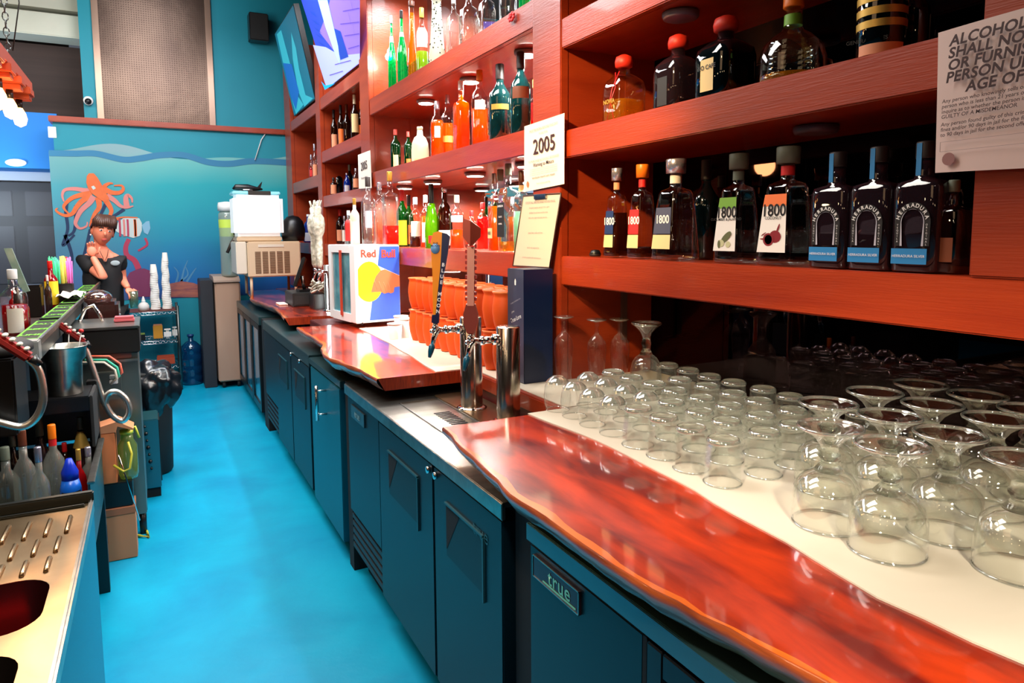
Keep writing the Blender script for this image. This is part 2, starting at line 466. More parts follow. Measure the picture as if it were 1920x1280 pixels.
ribbon(wave, (.03, .035), mat('wave_blue', (40, 120, 160), .6), 'painted_wave', .007)
def poly_px(pts, mt, name, lift):
    m = MB(); m.prism([(at(a, c, y=WY).x, at(a, c, y=WY).z) for a, c in pts], WY-lift, WY-lift+.001, axis='y'); return m.build(name, mt, mur)
for pts in ([(125, 378), (124, 400), (127, 430), (118, 460), (140, 440)], [(199, 380), (190, 400), (182, 412)], [(233, 392), (218, 402), (208, 406)], [(143, 385), (140, 430), (128, 442)], [(122, 440), (135, 480), (132, 520)], [(170, 430), (160, 470), (150, 500)]):
    ribbon(pts, (.018, .01), 'sea_shape', 'painted_kelp', .008)
head = [(163, 330), (167, 325), (176, 325), (183, 333), (190, 345), (197, 358), (205, 372), (198, 380), (185, 372), (172, 362), (165, 352), (162, 342)]
tent = [[(176, 358), (160, 357), (140, 354), (122, 356), (117, 366), (120, 378)],
        [(172, 362), (150, 366), (134, 372), (121, 384), (121, 392), (131, 402)],
        [(172, 366), (155, 376), (144, 388), (136, 400), (124, 404), (112, 400), (105, 394), (108, 390)],
        [(176, 368), (168, 380), (152, 395), (144, 410), (142, 420), (150, 428), (162, 424), (164, 416)],
        [(184, 370), (186, 388), (178, 400), (172, 412), (168, 425)],
        [(196, 372), (204, 384), (209, 395), (206, 405), (210, 410), (226, 412)],
        [(200, 366), (215, 376), (226, 386), (238, 389), (250, 386)],
        [(198, 356), (210, 361), (224, 361), (231, 355), (228, 348), (214, 348)],
        [(200, 358), (196, 350), (204, 344), (212, 344)],
        [(238, 388), (236, 372), (240, 366), (247, 372), (248, 380)]]
for i, t in enumerate(tent):
    ribbon(t, (.029, .006), 'oct_orange' if i % 3 else 'oct_pink', 'painted_tentacle', .009+.0004*i)
poly_px(head, 'oct_orange', 'painted_octopus_head', .0145)
poly_px([(171, 350), (176, 348), (180, 353), (175, 356)], 'fish_white', 'painted_eye', .016)
poly_px([(212, 430), (220, 418), (231, 409), (246, 408), (261, 409), (266, 418), (266, 432), (262, 442), (250, 446), (236, 442), (222, 436)], 'fish_white', 'painted_fish_body', .010)
poly_px([(266, 422), (274, 415), (280, 414), (282, 428), (277, 440), (270, 436)], 'fish_tail', 'painted_fish_tail', .010)
for a, mt in ((224, 'coral_red'), (232, 'oct_pink'), (239, 'coral_red'), (252, 'oct_orange'), (253.5, 'oct_orange')):
    ribbon([(a, 411), (a+1, 425), (a+1.5, 443)], (.010, .010), mt, 'painted_stripe', .012, 3)
ribbon([(214, 410), (232, 407), (258, 408)], (.01, .006), 'oct_orange', 'painted_fin', .012, 3)
ribbon([(242, 448), (236, 462), (238, 478), (252, 488), (260, 504)], (.02, .03), 'coral_red', 'painted_coral_stem', .009)
ribbon([(272, 446), (276, 458), (266, 466), (259, 470)], (.012, .01), 'coral_red', 'painted_weed', .009)
poly_px([(238, 520), (243, 511), (256, 505), (270, 503), (284, 508), (290, 530), (284, 556), (240, 556)], mat('coral_dark', (120, 44, 86), .6), 'painted_brain_coral', .008)
poly_px([(316, 557), (316, 532), (340, 527), (362, 530), (380, 537), (403, 533), (420, 557)], 'sand', 'painted_sea_bed', .008)
for pts in ([(330, 530), (334, 512), (326, 500)], [(340, 528), (345, 505), (352, 488)], [(350, 528), (362, 510), (368, 502)], [(338, 528), (352, 515), (348, 500)]):
    ribbon(pts, (.012, .004), mat('weed_blue', (70, 130, 170), .6), 'painted_weed', .007)
m = MB(); m.tube([at(478, 300, y=WY-.02), at(490, 262, y=WY-.02), at(500, 247, y=WY-.02)], .006, 6)
tag(m.build('cable', 'white_plastic'), 'thin white cord running up the teal wall to the wooden cap', 'cord')

# things on the upper wall
def px_box(name, mt, par, x0, y0, x1, y1, yy, th, b=0.):
    a = at(x0, y1, y=yy); c = at(x1, y0, y=yy)
    m = MB(); m.box(a.x, c.x, yy-th, yy, a.z, c.z, b); return m.build(name, mt, par)
UY = WY+.06
pc = at(286, 120, y=UY)
gp = thing('perforated_panel', 'tall perforated metal panel on the upper teal wall above the mural', 'panel', (pc.x, UY, 2.9))
a = at(190, 225, y=UY); c = at(388, 5, y=UY)
pm = mat('perforated_metal', (112, 92, 80), .34, .9, noise=((66, 52, 48), 1.1, (1, 1, .8), .2), bump=(3, .5, (1, 1, 1)))
m = MB(); m.box(a.x, c.x-.02, UY-.02, UY, 2.86, 4.45); m.build('sheet', pm, gp)
m = MB()
for x0, x1, z0, z1 in ((a.x-.03, a.x+.03, 2.86, 4.47), (c.x-.03, c.x+.03, 2.86, 4.47), (a.x, c.x, 4.42, 4.47)):
    m.box(x0, x1, UY-.035, UY-.001, z0, z1, .003)
m.build('frame', mat('tan_metal', (168, 138, 120), .3, .7), gp)
m = MB()
nx, nz = 44, 66
for i in range(nx):
    for j in range(nz):
        x = a.x+.04+(c.x-a.x-.1)*i/(nx-1); z = 2.88+1.52*j/(nz-1)
        k = .0055; m.add([(x-k, UY-.0215, z), (x, UY-.0215, z-k), (x+k, UY-.0215, z), (x, UY-.0215, z+k)], [(0, 1, 2, 3)])
h = m.build('punched_holes', mat('hole_dark', (70, 50, 44), .8), gp); h['kind'] = 'stuff'
pc = at(485, 52, y=UY)
sp = thing('wall_speaker', 'small black loudspeaker high on the teal wall', 'speaker', (pc.x, UY, pc.z-.13))
a = at(468, 75, y=UY-.16); c = at(502, 28, y=UY-.16)
m = MB(); m.box(a.x, c.x, UY-.2, UY-.03, a.z, c.z, .008); m.build('cabinet', 'black_plastic', sp)
m = MB(); m.box(a.x+.01, c.x-.01, UY-.205, UY-.199, a.z+.01, c.z-.01); m.build('grille', 'black_rubber', sp)
m = MB(); m.box((a.x+c.x)/2-.03, (a.x+c.x)/2+.03, UY-.04, UY+.0, a.z+.05, c.z-.05); m.build('bracket', 'black_plastic', sp)
pc = at(166, 190, y=UY)
sc_ = thing('security_camera', 'tiny round white camera at the left edge of the upper teal wall', 'camera', (pc.x, UY, pc.z))
m = MB(); m.cyl((pc.x, UY, pc.z), (pc.x, UY-.05, pc.z), .045); m.build('base', 'white_plastic', sc_)
m = MB(); m.sphere((pc.x, UY-.06, pc.z-.01), .032); m.build('lens_ball', 'black_plastic', sc_)
# small white sticker near mural top-left
a = at(91, 258, y=WY); c = at(105, 238, y=WY)
m = MB(); m.box(a.x, c.x, WY-.012, WY, a.z, c.z, .003); tag(m.build('motion_sensor', 'white_plastic'), 'small white box under the wooden cap at the left end of the mural wall', 'sensor')
a = at(225, 513, y=WY); c = at(234, 489, y=WY)
e = thing('wall_switch', 'white wall switch plate between the woman and the coral painting', 'switch', (a.x, WY, a.z))
m = MB(); m.box(a.x, c.x, WY-.012, WY-.004, a.z, c.z, .002); m.build('plate', 'white_plastic', e)
m = MB(); m.box(a.x+.02, c.x-.02, WY-.018, WY-.01, a.z+.05, c.z-.05); m.build('rocker', mat('off_white', (208, 208, 202), .4), e)

# ================================================================== SHELVING
XS = 1.47; XB = 1.92; ZC = 1.04
sh = thing('back_bar_shelving', 'red stained wooden back bar shelving filled with bottles', 'shelving', (XS, 4, ZC+.004))
PY = [(.482, .813), (2.381, 2.606), (5.031, 5.272), (6.641, 6.824), (8.145, 8.50)]
ZC = 1.04
tops = [1.567, 3.3, 3.3, 3.3, 3.4]
for i, (a_, b_) in enumerate(PY):
    z1 = 3.75
    m = MB(); m.box(XS-.012, XS+.026, a_, b_, ZC+.004 if i else 1.551, z1, .004); m.build('post', 'red_wood', sh)
    m = MB()
    zb_ = ZC+.004 if i else 1.551
    m.box(XS+.027, 1.77, a_+.002, a_+.03, zb_, z1); m.build('side_panel', 'red_wood', sh)
    m = MB(); m.box(XS+.027, 1.77, b_-.03, b_-.002, zb_, z1); m.build('side_panel', 'red_wood', sh)
    m = MB(); m.box(1.771, XB, a_, b_, zb_, z1); m.build('back_strip', 'red_wood', sh)
for y_ in (PY[1][0]-.012,):
    m = MB(); m.box(1.755, 1.785, y_, y_+.012, 1.19, 1.43, .002); m.build('corner_rail', mat('bronze_rail', (120, 84, 72), .4, .5), sh)
def shelf(y0, y1, zb, ztp, light=0, fas=True):
    m = MB(); m.box(XS+.022, XB, y0, y1, zb+.001, ztp-.002); m.build('shelf_board', 'red_wood_y', sh)
    m = MB(); m.box(XS-.008, XS+.021, y0, y1, zb, ztp, .004); m.build('fascia', 'red_wood_y', sh)
R_ = (PY[0][1], PY[1][0]); M_ = (PY[1][1], PY[2][0]); L_ = (PY[2][1], PY[3][0]); LL = (PY[3][1], PY[4][0])
S1 = (2.358, 2.470); S2 = (1.935, 2.041); S3 = (1.435, 1.551)
BB = (2.495, 2.611); CC = (1.979, 2.088); DD = (1.440, 1.551)
L1 = (2.783, 2.892); L2 = (2.302, 2.404); L3 = (1.892, 1.994); LL2 = (2.097, 2.211)
for z in (S1, S2): shelf(*R_, *z)
shelf(-1.0, R_[1], *S3)
for z in (S1, S2): shelf(-1.0, PY[0][0], *z)
for z in (BB, CC, DD): shelf(*M_, *z)
for z in (L2, L3, DD): shelf(*L_, *z)
shelf(L_[0], L_[1], *L1); shelf(*LL, *L1)
for z in (LL2, DD): shelf(*LL, *z)
# mirrors behind the bays, as panels
for (y0, y1), mt in (((-1.0, .48), 'mirror_dark'), (R_, 'mirror_dark'), (M_, 'mirror_glass')):
    m = MB(); m.box(XB, XB+.006, y0, y1, 1.05, 3.7); m.build('mirror_panel', mt, sh)
for (y0, y1) in (L_, LL):
    m = MB(); m.box(XB, XB+.006, y0, y1, 1.05, 2.88); m.build('back_panel', 'dark_red_wood', sh)
# round puck lights under the shelves
def puck(x, y, zb, on, lab):
    e = thing('puck_light', lab, 'light', (x, y, zb-.012), 'round puck lights under the shelves')
    m = MB(); m.lathe([(.048, -.01), (.056, -.008), (.06, .0), (.06, .010)], (x, y, zb-.012), 20); m.build('housing', mat('puck_grey', (120, 110, 112), .4), e)
    if on:
        m = MB(); m.lathe([(.001, -.012), (.046, -.012), (.046, -.006)], (x, y, zb-.012), 20, cap=True); m.build('lens', mat('puck_glow', (255, 255, 250), .3, emit=(255, 250, 232), estr=30), e)
        l = spot('puck_beam', (x, y, zb-.03), (x+.0, y, zb-1), 46, (1, .95, .88), 165, .5, .045)
for k, y in enumerate((2.95, 3.6, 4.3)):
    puck(1.62, y, BB[0], True, ['glowing puck light under the higher middle shelf, nearest the 2005 sign', 'glowing puck light under the higher middle shelf, centre of its three', 'glowing puck light under the higher middle shelf, farthest of its three'][k])
for k, y in enumerate((2.95, 3.55, 4.2, 4.75)):
    puck(1.62, y, CC[0], True, ['glowing puck light above the black labelled whiskey bottle', 'glowing puck light above the green champagne bottle', 'glowing puck light above the red capped green bottle', 'glowing puck light above the drinks cooler'][k])
for k, y in enumerate((2.9, 3.8)):
    puck(1.58, y, DD[0], True, ['glowing puck light over the terracotta mugs beside the navy box', 'glowing puck light over the middle of the terracotta mugs'][k])
a = at(1285, 25, z=S1[0]); puck(a.x-.02, a.y, S1[0], False, 'unlit grey puck light under the top right shelf')
a = at(1530, 236, z=S2[0]); puck(a.x, a.y, S2[0], False, 'unlit grey puck light under the middle right shelf')
# unseen spots added above the highest middle shelf to brighten its bottles
for y in (3.1, 3.9, 4.7):
    spot('top_shelf_fill', (1.65, y, 3.4), (1.65, y, 2.6), 60, (.86, .97, 1), 150, .6, .05)
# glass door glow of shelf top: bluish lit upper panel
# ================================================================== BAR COUNTERS
XF = .79
# ledge carrying mugs and glasses
lg = thing('back_ledge', 'long red wooden ledge under the bottle shelving with a white runner on it', 'counter', (1.35, 3, ZC-.06))
m = MB(); m.box(1.225, 1.915, -1.0, 8.1, ZC-.06, ZC-.001, .004); m.build('ledge_board', 'red_wood_y', lg)
m = MB(); m.box(1.24, 1.915, -1.0, 8.1, .2, ZC-.061); m.build('riser', 'dark_red_wood', lg)
def interp(pts, y):
    pts = sorted(pts, key=lambda q: q[1])
    if y <= pts[0][1]: return pts[0][0]
    for (x0, y0), (x1, y1) in zip(pts, pts[1:]):
        if y <= y1:
            t = (y-y0)/(y1-y0); t = t*t*(3-2*t); return x0+(x1-x0)*t
    return pts[-1][0]
def slab(name, label, edge, y0, y1, xback=1.224, zt=ZC, th=.055, n=60, loc=None, skew=0.):
    e = thing(name, label, 'bar top', loc or (1.0, (y0+y1)/2, zt-th))
    prof = [(.0, .0), (-.004, -.005), (-.002, -.018), (.008, -.032), (.020, -.048), (.028, -th)]
    vs = []; fs = []; k = len(prof)
    for i in range(n+1):
        y = y0+(y1-y0)*i/n; x = interp(edge, y)+.0016*math.sin(y*17)+.0008*math.sin(y*61)
        for j, (dx, dz) in enumerate(prof):
            vs.append((x+dx+(.002*math.sin(y*37+j) if j > 1 else 0)-.0, y+(skew*(x-xback) if i == n else 0), zt+dz))
    for i in range(n):
        for j in range(k-1): fs.append((i*k+j, i*k+j+1, (i+1)*k+j+1, (i+1)*k+j))
    m = MB(); m.add(vs, fs, True); m.build('live_edge', 'slab_edge', e)
    m = MB()
    vt = []
    for i in range(n+1):
        y = vs[i*k][1]
        vt += [(vs[i*k][0], y, zt), (xback, y0+(y1-y0)*i/n, zt), (vs[i*k+k-1][0], y, zt-th), (xback, y0+(y1-y0)*i/n, zt-th)]
    f = []
    for i in range(n):
        a0, b0 = 4*i, 4*i+4
        f += [(a0, b0, b0+1, a0+1), (a0+2, a0+3, b0+3, b0+2), (a0+1, b0+1, b0+3, a0+3)]
    m.add(vt, f)
    f2 = [[i0+0, i0+1, i0+3, i0+2] for i0 in (0, 4*n)]
    m2 = MB(); m2.add([vt[q] for q in f2[0]]+[vt[q] for q in f2[1]], [(0, 1, 2, 3), (7, 6, 5, 4)])
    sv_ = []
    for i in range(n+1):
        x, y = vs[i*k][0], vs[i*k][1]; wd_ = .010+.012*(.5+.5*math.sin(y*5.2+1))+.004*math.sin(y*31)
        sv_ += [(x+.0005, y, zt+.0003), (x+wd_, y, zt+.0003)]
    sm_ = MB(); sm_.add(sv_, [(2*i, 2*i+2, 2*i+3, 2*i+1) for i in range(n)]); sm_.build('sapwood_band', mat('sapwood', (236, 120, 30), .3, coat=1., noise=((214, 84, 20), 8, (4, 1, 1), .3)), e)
    m.build('board', 'slab_wood', e); m2.build('end_grain', mat('end_grain', (176, 60, 24), .35, noise=((120, 30, 10), 30, (6, 1, .5), .2), coat=.6), e)
    return e
near = [(.784, 1.969), (.759, 1.768), (.735, 1.526), (.716, 1.375), (.722, 1.25), (.72, 1.15), (.722, 1.08), (.727, .921), (.743, .805), (.763, .712), (.773, .641), (.784, .581), (.8, .4), (.78, 0), (.8, -1)]
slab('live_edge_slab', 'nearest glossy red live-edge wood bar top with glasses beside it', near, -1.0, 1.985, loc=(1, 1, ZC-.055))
mid = [(.823, 4.62), (.823, 4.2), (.823, 4.05), (.819, 3.86), (.775, 3.66), (.750, 3.5), (.748, 3.40), (.778, 3.256), (.808, 2.991), (.817, 2.793)]
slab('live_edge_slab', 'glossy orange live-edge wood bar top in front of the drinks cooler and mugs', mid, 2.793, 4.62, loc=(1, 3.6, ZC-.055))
far = [(.887, 7.9), (.86, 7.3), (.816, 6.9), (.853, 6.47), (.885, 5.9), (.87, 5.6), (.836, 5.18)]
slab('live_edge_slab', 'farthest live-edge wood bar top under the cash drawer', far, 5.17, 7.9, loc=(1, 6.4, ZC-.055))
# dark blocks the slabs rest on
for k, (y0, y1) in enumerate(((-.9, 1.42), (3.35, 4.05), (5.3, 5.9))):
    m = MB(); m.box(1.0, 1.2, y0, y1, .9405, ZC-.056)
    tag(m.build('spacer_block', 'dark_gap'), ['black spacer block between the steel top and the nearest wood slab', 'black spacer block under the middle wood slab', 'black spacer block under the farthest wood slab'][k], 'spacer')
# white sheets
pe = [(1.094, 2.0), (1.124, 1.603), (1.109, 1.257), (1.081, 1.055), (1.072, .9), (1.049, .787), (1.036, .695), (1.043, .645), (1.043, .562), (1.055, .483), (1.06, 0), (1.05, -.9)]
def sheet(name, lab, edge, y0, y1, ny=40, z=ZC, xb=1.912):
    m = MB(); vs = []
    for i in range(ny+1):
        y = y0+(y1-y0)*i/ny; x = interp(edge, y)
        vs += [(x, y, z+.0035), (xb, y, z+.0035), (x-.0005, y, z+.0003), (xb, y, z+.0003)]
    f = []
    for i in range(ny):
        a0 = 4*i; b0 = a0+4; f += [(a0, b0, b0+1, a0+1), (a0, a0+2, b0+2, b0)]
    f += [(0, 1, 3, 2), (4*ny, 4*ny+2, 4*ny+3, 4*ny+1)]
    m.add(vs, f); return tag(m.build(name, 'cream_sheet'), lab, 'liner')
sheet('glass_liner', 'white liner sheet under the upturned glasses on the nearest bar top', pe, -.9, 1.993)
pm_ = [(1.16, 4.3), (1.148, 3.732), (1.121, 3.332), (1.085, 2.85), (1.08, 2.8)]
sheet('mug_liner', 'white liner sheet under the terracotta mugs', pm_, 2.8, 4.35)
sheet('ledge_liner', 'pale liner strip on the ledge behind the beer towers', [(1.25, 2.0), (1.25, 2.8)], 2.0, 2.795)

# ---- coolers
def recess_handle(e, y0, y1, z0, z1, xf):
    """recessed pull: dark wedge pocket and a raised lip"""
    m = MB(); m.add([(xf-.0015, y0, z1), (xf-.0015, y0, z0), (xf-.0015, y1, z1-.0), (xf+.03, (y0+y1)/2, (z0+z1)/2)], [(0, 1, 2)])
    return m
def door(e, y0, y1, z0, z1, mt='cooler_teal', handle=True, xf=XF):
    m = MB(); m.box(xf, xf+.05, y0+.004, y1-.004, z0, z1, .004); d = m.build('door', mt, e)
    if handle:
        w_ = (y1-y0)
        ya, yb = y0+.24*w_, y1-.22*w_; za, zb = z1-.26, z1-.09
        # flat pocket, far-side shade painted as a triangle, raised lip above and near
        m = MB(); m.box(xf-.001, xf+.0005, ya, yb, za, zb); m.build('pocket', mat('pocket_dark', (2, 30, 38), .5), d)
        m = MB(); m.add([(xf-.002, yb, zb), (xf-.002, yb, za+.02), (xf-.002, yb-.11, zb)], [(0, 1, 2)]); m.build('pocket_painted_shade', 'dark_gap', d)
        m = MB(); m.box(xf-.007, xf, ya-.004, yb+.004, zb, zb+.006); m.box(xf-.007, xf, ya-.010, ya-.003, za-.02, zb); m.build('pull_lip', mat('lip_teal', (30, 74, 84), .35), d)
    return d
def lock(e, y, z, xf=XF):
    m = MB(); m.cyl((xf, y, z), (xf-.010, y, z), .012, 12); m.build('door_lock', 'chrome', e)
# draft cooler 1
e1 = thing('draft_beer_cooler', 'dark teal two-door cooler with steel top carrying the beer towers', 'cooler', (1.1, 2.4, 0))
y0, y1 = 1.57, 3.234
m = MB(); m.box(XF+.05, 1.235, y0+.01, y1-.01, .12, .935); m.build('carcass', 'cooler_teal', e1)
m = MB(); m.box(XF-.006, 1.236, y0, y1, .925, .94, .003); m.box(XF-.008, XF+.004, y0, y1, .892, .939, .002); m.build('steel_top', 'steel', e1)
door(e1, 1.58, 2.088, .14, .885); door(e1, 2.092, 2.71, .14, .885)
lock(e1, 2.06, .86); lock(e1, 2.125, .86)
m = MB(); m.box(XF+.004, XF+.05, 2.72, 3.22, .33, .885, .003); m.build('machine_panel', 'cooler_teal', e1)
m = MB()
for k in range(5): m.box(XF+.012, XF+.05, 2.72, 3.22, .14+.036*k, .165+.036*k, .002)
m.build('louvre_grille', mat('louvre', (30, 30, 34), .5), e1)
m = MB(); m.box(XF-.002, XF+.004, 2.92, 3.14, .80, .86, .001); m.build('name_plate', mat('plate_grey', (70, 88, 92), .3, .6), e1)
text('true', .05, frame((XF-.003, 3.03, .83), (0, -1, 0), (0, 0, 1)), mat('plate_ink', (130, 160, 160), .4), e1, bold=.01)
text('true', .06, frame((XF-.001, 1.72, .8), (0, -1, 0), (0, 0, 1)), mat('ghost_ink', (40, 96, 108), .4), e1, bold=.0)
m = MB(); m.box(XF+.08, 1.23, y0+.02, y1-.02, 0, .12); m.build('plinth', 'dark_gap', e1)
# drip tray in the steel top
yt = .9405
m = MB()
tr = [(.86, 1.78), (1.26, 1.78), (1.26, 2.72), (.86, 2.72)]
def rim(m, x0, x1, ya, yb, w_, z, h):
    m.box(x0, x1, ya, ya+w_, z, z+h, .0012); m.box(x0, x1, yb-w_, yb, z, z+h, .0012); m.box(x0, x0+w_, ya+w_, yb-w_, z, z+h, .0012); m.box(x1-w_, x1, ya+w_, yb-w_, z, z+h, .0012)
tA = at(735, 758, z=.94); tB = at(828, 757, z=.94)
rim(m, .885, 1.06, 1.85, tA.y, .008, yt-.0005, .004)
m.build('tray_rim', 'steel', e1)
m = MB(); m.box(1.062, 1.225, 1.8, tA.y+.05, yt, yt+.006, .002); m.build('tower_plate', 'brass_steel', e1)
m = MB()
g0 = at(780, 768, z=.94); g1 = at(838, 795, z=.94)
for k in range(13):
    y = 2.50-.022*k; m.box(.955, 1.02, y, y+.009, yt+.0002, yt+.0012)
m.build('drain_slots', 'dark_gap', e1)
# gap filler between coolers
m = MB(); m.box(XF+.03, 1.23, 1.45, 1.565, 0, .93); tag(m.build('filler_post', 'dark_gap'), 'black filler strip between the two nearest coolers', 'filler')
# cooler 2 (nearest, glass door)
e2 = thing('glass_door_cooler', 'nearest dark teal cooler under the slab with a glass door and brand plate', 'cooler', (1.1, .5, 0))
y0, y1 = -1.2, 1.44
m = MB(); m.box(XF+.05, 1.235, .95, y1-.005, .12, .93); m.build('carcass', 'cooler_teal', e2)
m = MB(); m.box(XF-.004, 1.236, y0, y1, .925, .94, .003); m.box(XF-.006, XF+.006, y0, y1, .895, .939, .002); m.build('steel_top', mat('top_teal_steel', (90, 130, 134), .3, .7), e2)
m = MB(); m.box(XF+.0, XF+.05, .99, 1.43, .14, .888, .003); m.build('machine_panel', 'cooler_teal', e2)
pl0 = at(1003, 1040, x=XF); pl1 = at(1090, 1105, x=XF)
m = MB(); m.box(XF-.006, XF+.001, pl1.y, pl0.y, pl0.z-.05, pl0.z+.004, .001); m.build('name_plate', mat('plate_dark', (62, 40, 46), .25, .6), e2)
m = MB()
yy0, yy1, zz0, zz1 = pl1.y, pl0.y, pl0.z-.05, pl0.z+.004
for q in ((yy0, yy1, zz1-.002, zz1), (yy0, yy1, zz0, zz0+.002), (yy0, yy0+.002, zz0, zz1), (yy1-.002, yy1, zz0, zz1)): m.box(XF-.0075, XF-.005, *q)
m.build('plate_border', 'steel', e2)
tr_m = mat('true_green', (110, 190, 160), .3, emit=(110, 190, 160), estr=.0)
text('true', .052, frame((XF-.0065, (yy0+yy1)/2-.02, (zz0+zz1)/2+.002), (0, -1, 0), (0, 0, 1)), tr_m, e2, bold=.012, spacing=1.1)
m = MB(); m.box(XF-.008, XF-.0062, yy0+.012, yy1-.05, zz0+.007, zz0+.010); m.build('underline', tr_m, e2)
# glass doors
for k, (ya, yb) in enumerate(((.42, .975), (-.16, .40))):
    m = MB(); rimz = (.13, .885)
    m.box(XF-.004, XF+.04, ya, ya+.045, *rimz, .003); m.box(XF-.004, XF+.04, yb-.045, yb, *rimz, .003)
    m.box(XF-.004, XF+.04, ya+.045, yb-.045, .13, .18, .003); m.box(XF-.004, XF+.04, ya+.045, yb-.045, .835, .885, .003)
    d = m.build('door', 'black_plastic', e2)
    m = MB(); m.box(XF+.008, XF+.014, ya+.045, yb-.045, .18, .835); m.build('pane', thin('door_glass', (170, 205, 210), .8, .06), d)
m = MB(); m.box(.9, 1.22, -.16, .96, .13, .89); m.build('dark_interior', mat('cooler_inside', (0, 60, 78), .5), e2)
m = MB(); m.box(XF-.0005, XF+.04, .978, .99, .13, .888); m.build('door_seal', 'dark_gap', e2)
# cooler A: lighter teal door with bar handle
e3 = thing('teal_cabinet', 'light teal cabinet with a long chrome bar handle', 'cabinet', (1.1, 3.7, 0))
m = MB(); m.box(XF+.05, 1.235, 3.36, 4.07, .1, .9); m.build('carcass', 'cooler_teal', e3)
m = MB(); m.box(XF-.004, 1.236, 3.33, 4.08, .895, .93, .003); m.build('steel_top', mat('top_dark_steel', (60, 92, 96), .3, .7), e3)
d = door(e3, 3.36, 4.06, .1, .885, 'door_teal', handle=False)
ha = at(592, 722, x=XF-.05); hb = at(597, 790, x=XF-.05)
yy = at(594, 750, x=XF-.05).y
m = MB(); m.cyl((XF-.05, yy, ha.z), (XF-.05, yy, hb.z), .009, 10)
for z in (ha.z-.03, hb.z+.03): m.cyl((XF-.05, yy, z), (XF+.001, yy, z), .006, 8)
m.build('handle', 'chrome', d)
m = MB(); m.box(XF+.02, 1.23, 3.25, 3.33, 0, .93); tag(m.build('filler_post', 'dark_gap'), 'black hinge strip between the teal cabinet and the draft cooler', 'filler')
m = MB(); m.box(XF+.08, 1.23, 3.36, 4.07, 0, .1); m.build('plinth', 'dark_gap', e3)
# cooler B: two solid doors
e4 = thing('solid_door_cooler', 'dark teal cooler with two small locks beneath the middle slab', 'cooler', (1.1, 5, 0))
m = MB(); m.box(XF+.05, 1.235, 4.1, 5.95, .12, .93); m.build('carcass', 'cooler_teal', e4)
m = MB(); m.box(XF-.0, 1.236, 4.09, 5.96, .925, .94, .003); m.box(XF-.002, XF+.01, 4.09, 5.96, .87, .939, .002); m.build('steel_top', 'top_dark_steel', e4)
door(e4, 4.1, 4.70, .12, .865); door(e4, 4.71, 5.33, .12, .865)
m = MB(); m.box(XF+.005, XF+.05, 5.34, 5.95, .34, .865, .003); m.build('machine_panel', 'cooler_teal', e4)
m = MB()
for k in range(5): m.box(XF+.012, XF+.05, 5.34, 5.95, .13+.04*k, .155+.04*k, .002)
m.build('louvre_grille', 'louvre', e4)
lock(e4, at(562, 659, x=XF).y, .86); lock(e4, at(546, 643, x=XF).y, .86)
m = MB(); m.box(XF+.08, 1.23, 4.1, 5.95, 0, .12); m.build('plinth', 'dark_gap', e4)
m = MB(); m.box(XF+.02, 1.23, 5.98, 6.2, 0, .93); tag(m.build('filler_post', 'dark_gap'), 'black filler between the solid and the far glass door coolers', 'filler')
# cooler C: far glass doors
e5 = thing('glass_door_cooler', 'far narrow cooler with lit glass doors beside the beige ice bin', 'cooler', (1.1, 7, 0))
m = MB(); m.box(XF+.06, 1.235, 6.22, 7.88, .1, .93); m.build('carcass', mat('cooler_inside_blue', (0, 60, 90), .5), e5)
m = MB(); m.box(XF-.0, 1.236, 6.2, 7.9, .87, .94, .003); m.build('steel_top', 'top_dark_steel', e5)
for k, (ya, yb) in enumerate(((6.24, 6.78), (6.79, 7.33), (7.34, 7.88))):
    m = MB(); m.box(XF, XF+.04, ya, ya+.06, .1, .87, .003); m.box(XF, XF+.04, yb-.06, yb, .1, .87, .003); m.box(XF, XF+.04, ya+.06, yb-.06, .1, .16); m.box(XF, XF+.04, ya+.06, yb-.06, .82, .87)
    d = m.build('door', 'black_plastic', e5)
    m = MB(); m.box(XF+.01, XF+.015, ya+.06, yb-.06, .16, .82); m.build('pane', mat('lit_pane', (70, 160, 190), .1, noise=((0, 90, 110), 5, (1, 1, 1), .2)), d)
# ================================================================== GLASSWARE
thin('goblet_glass', (253, 254, 252), 1.1, .07)
thin('clear_glass', (253, 254, 253), .9, .04)
solid_glass('thick_glass', (252, 255, 252), .6)
thin('rim_highlight_glass', (240, 244, 240), .8, .30, body=(200, 206, 198), bodyw=.25)  # whitish body puts the bright rim highlights into the glass colour
thin('tumbler_glass', (252, 253, 252), .85, .045)
LZ = ZC+.004
def goblet_profile():
    out = [(.0605, 0), (.062, .012), (.0625, .035), (.0605, .060), (.0545, .082), (.041, .096), (.026, .103), (.024, .107), (.020, .112), (.0145, .118), (.0145, .124), (.019, .129), (.0195, .135), (.015, .141), (.0165, .150), (.026, .163), (.041, .174), (.055, .182), (.0565, .185), (.054, .1865), (.040, .181), (.022, .170), (.009, .160), (.0001, .157)]
    inn = [(.0001, .094), (.022, .092), (.038, .087), (.051, .074), (.0575, .056), (.0595, .035), (.059, .012), (.0575, .0)]
    return out, inn
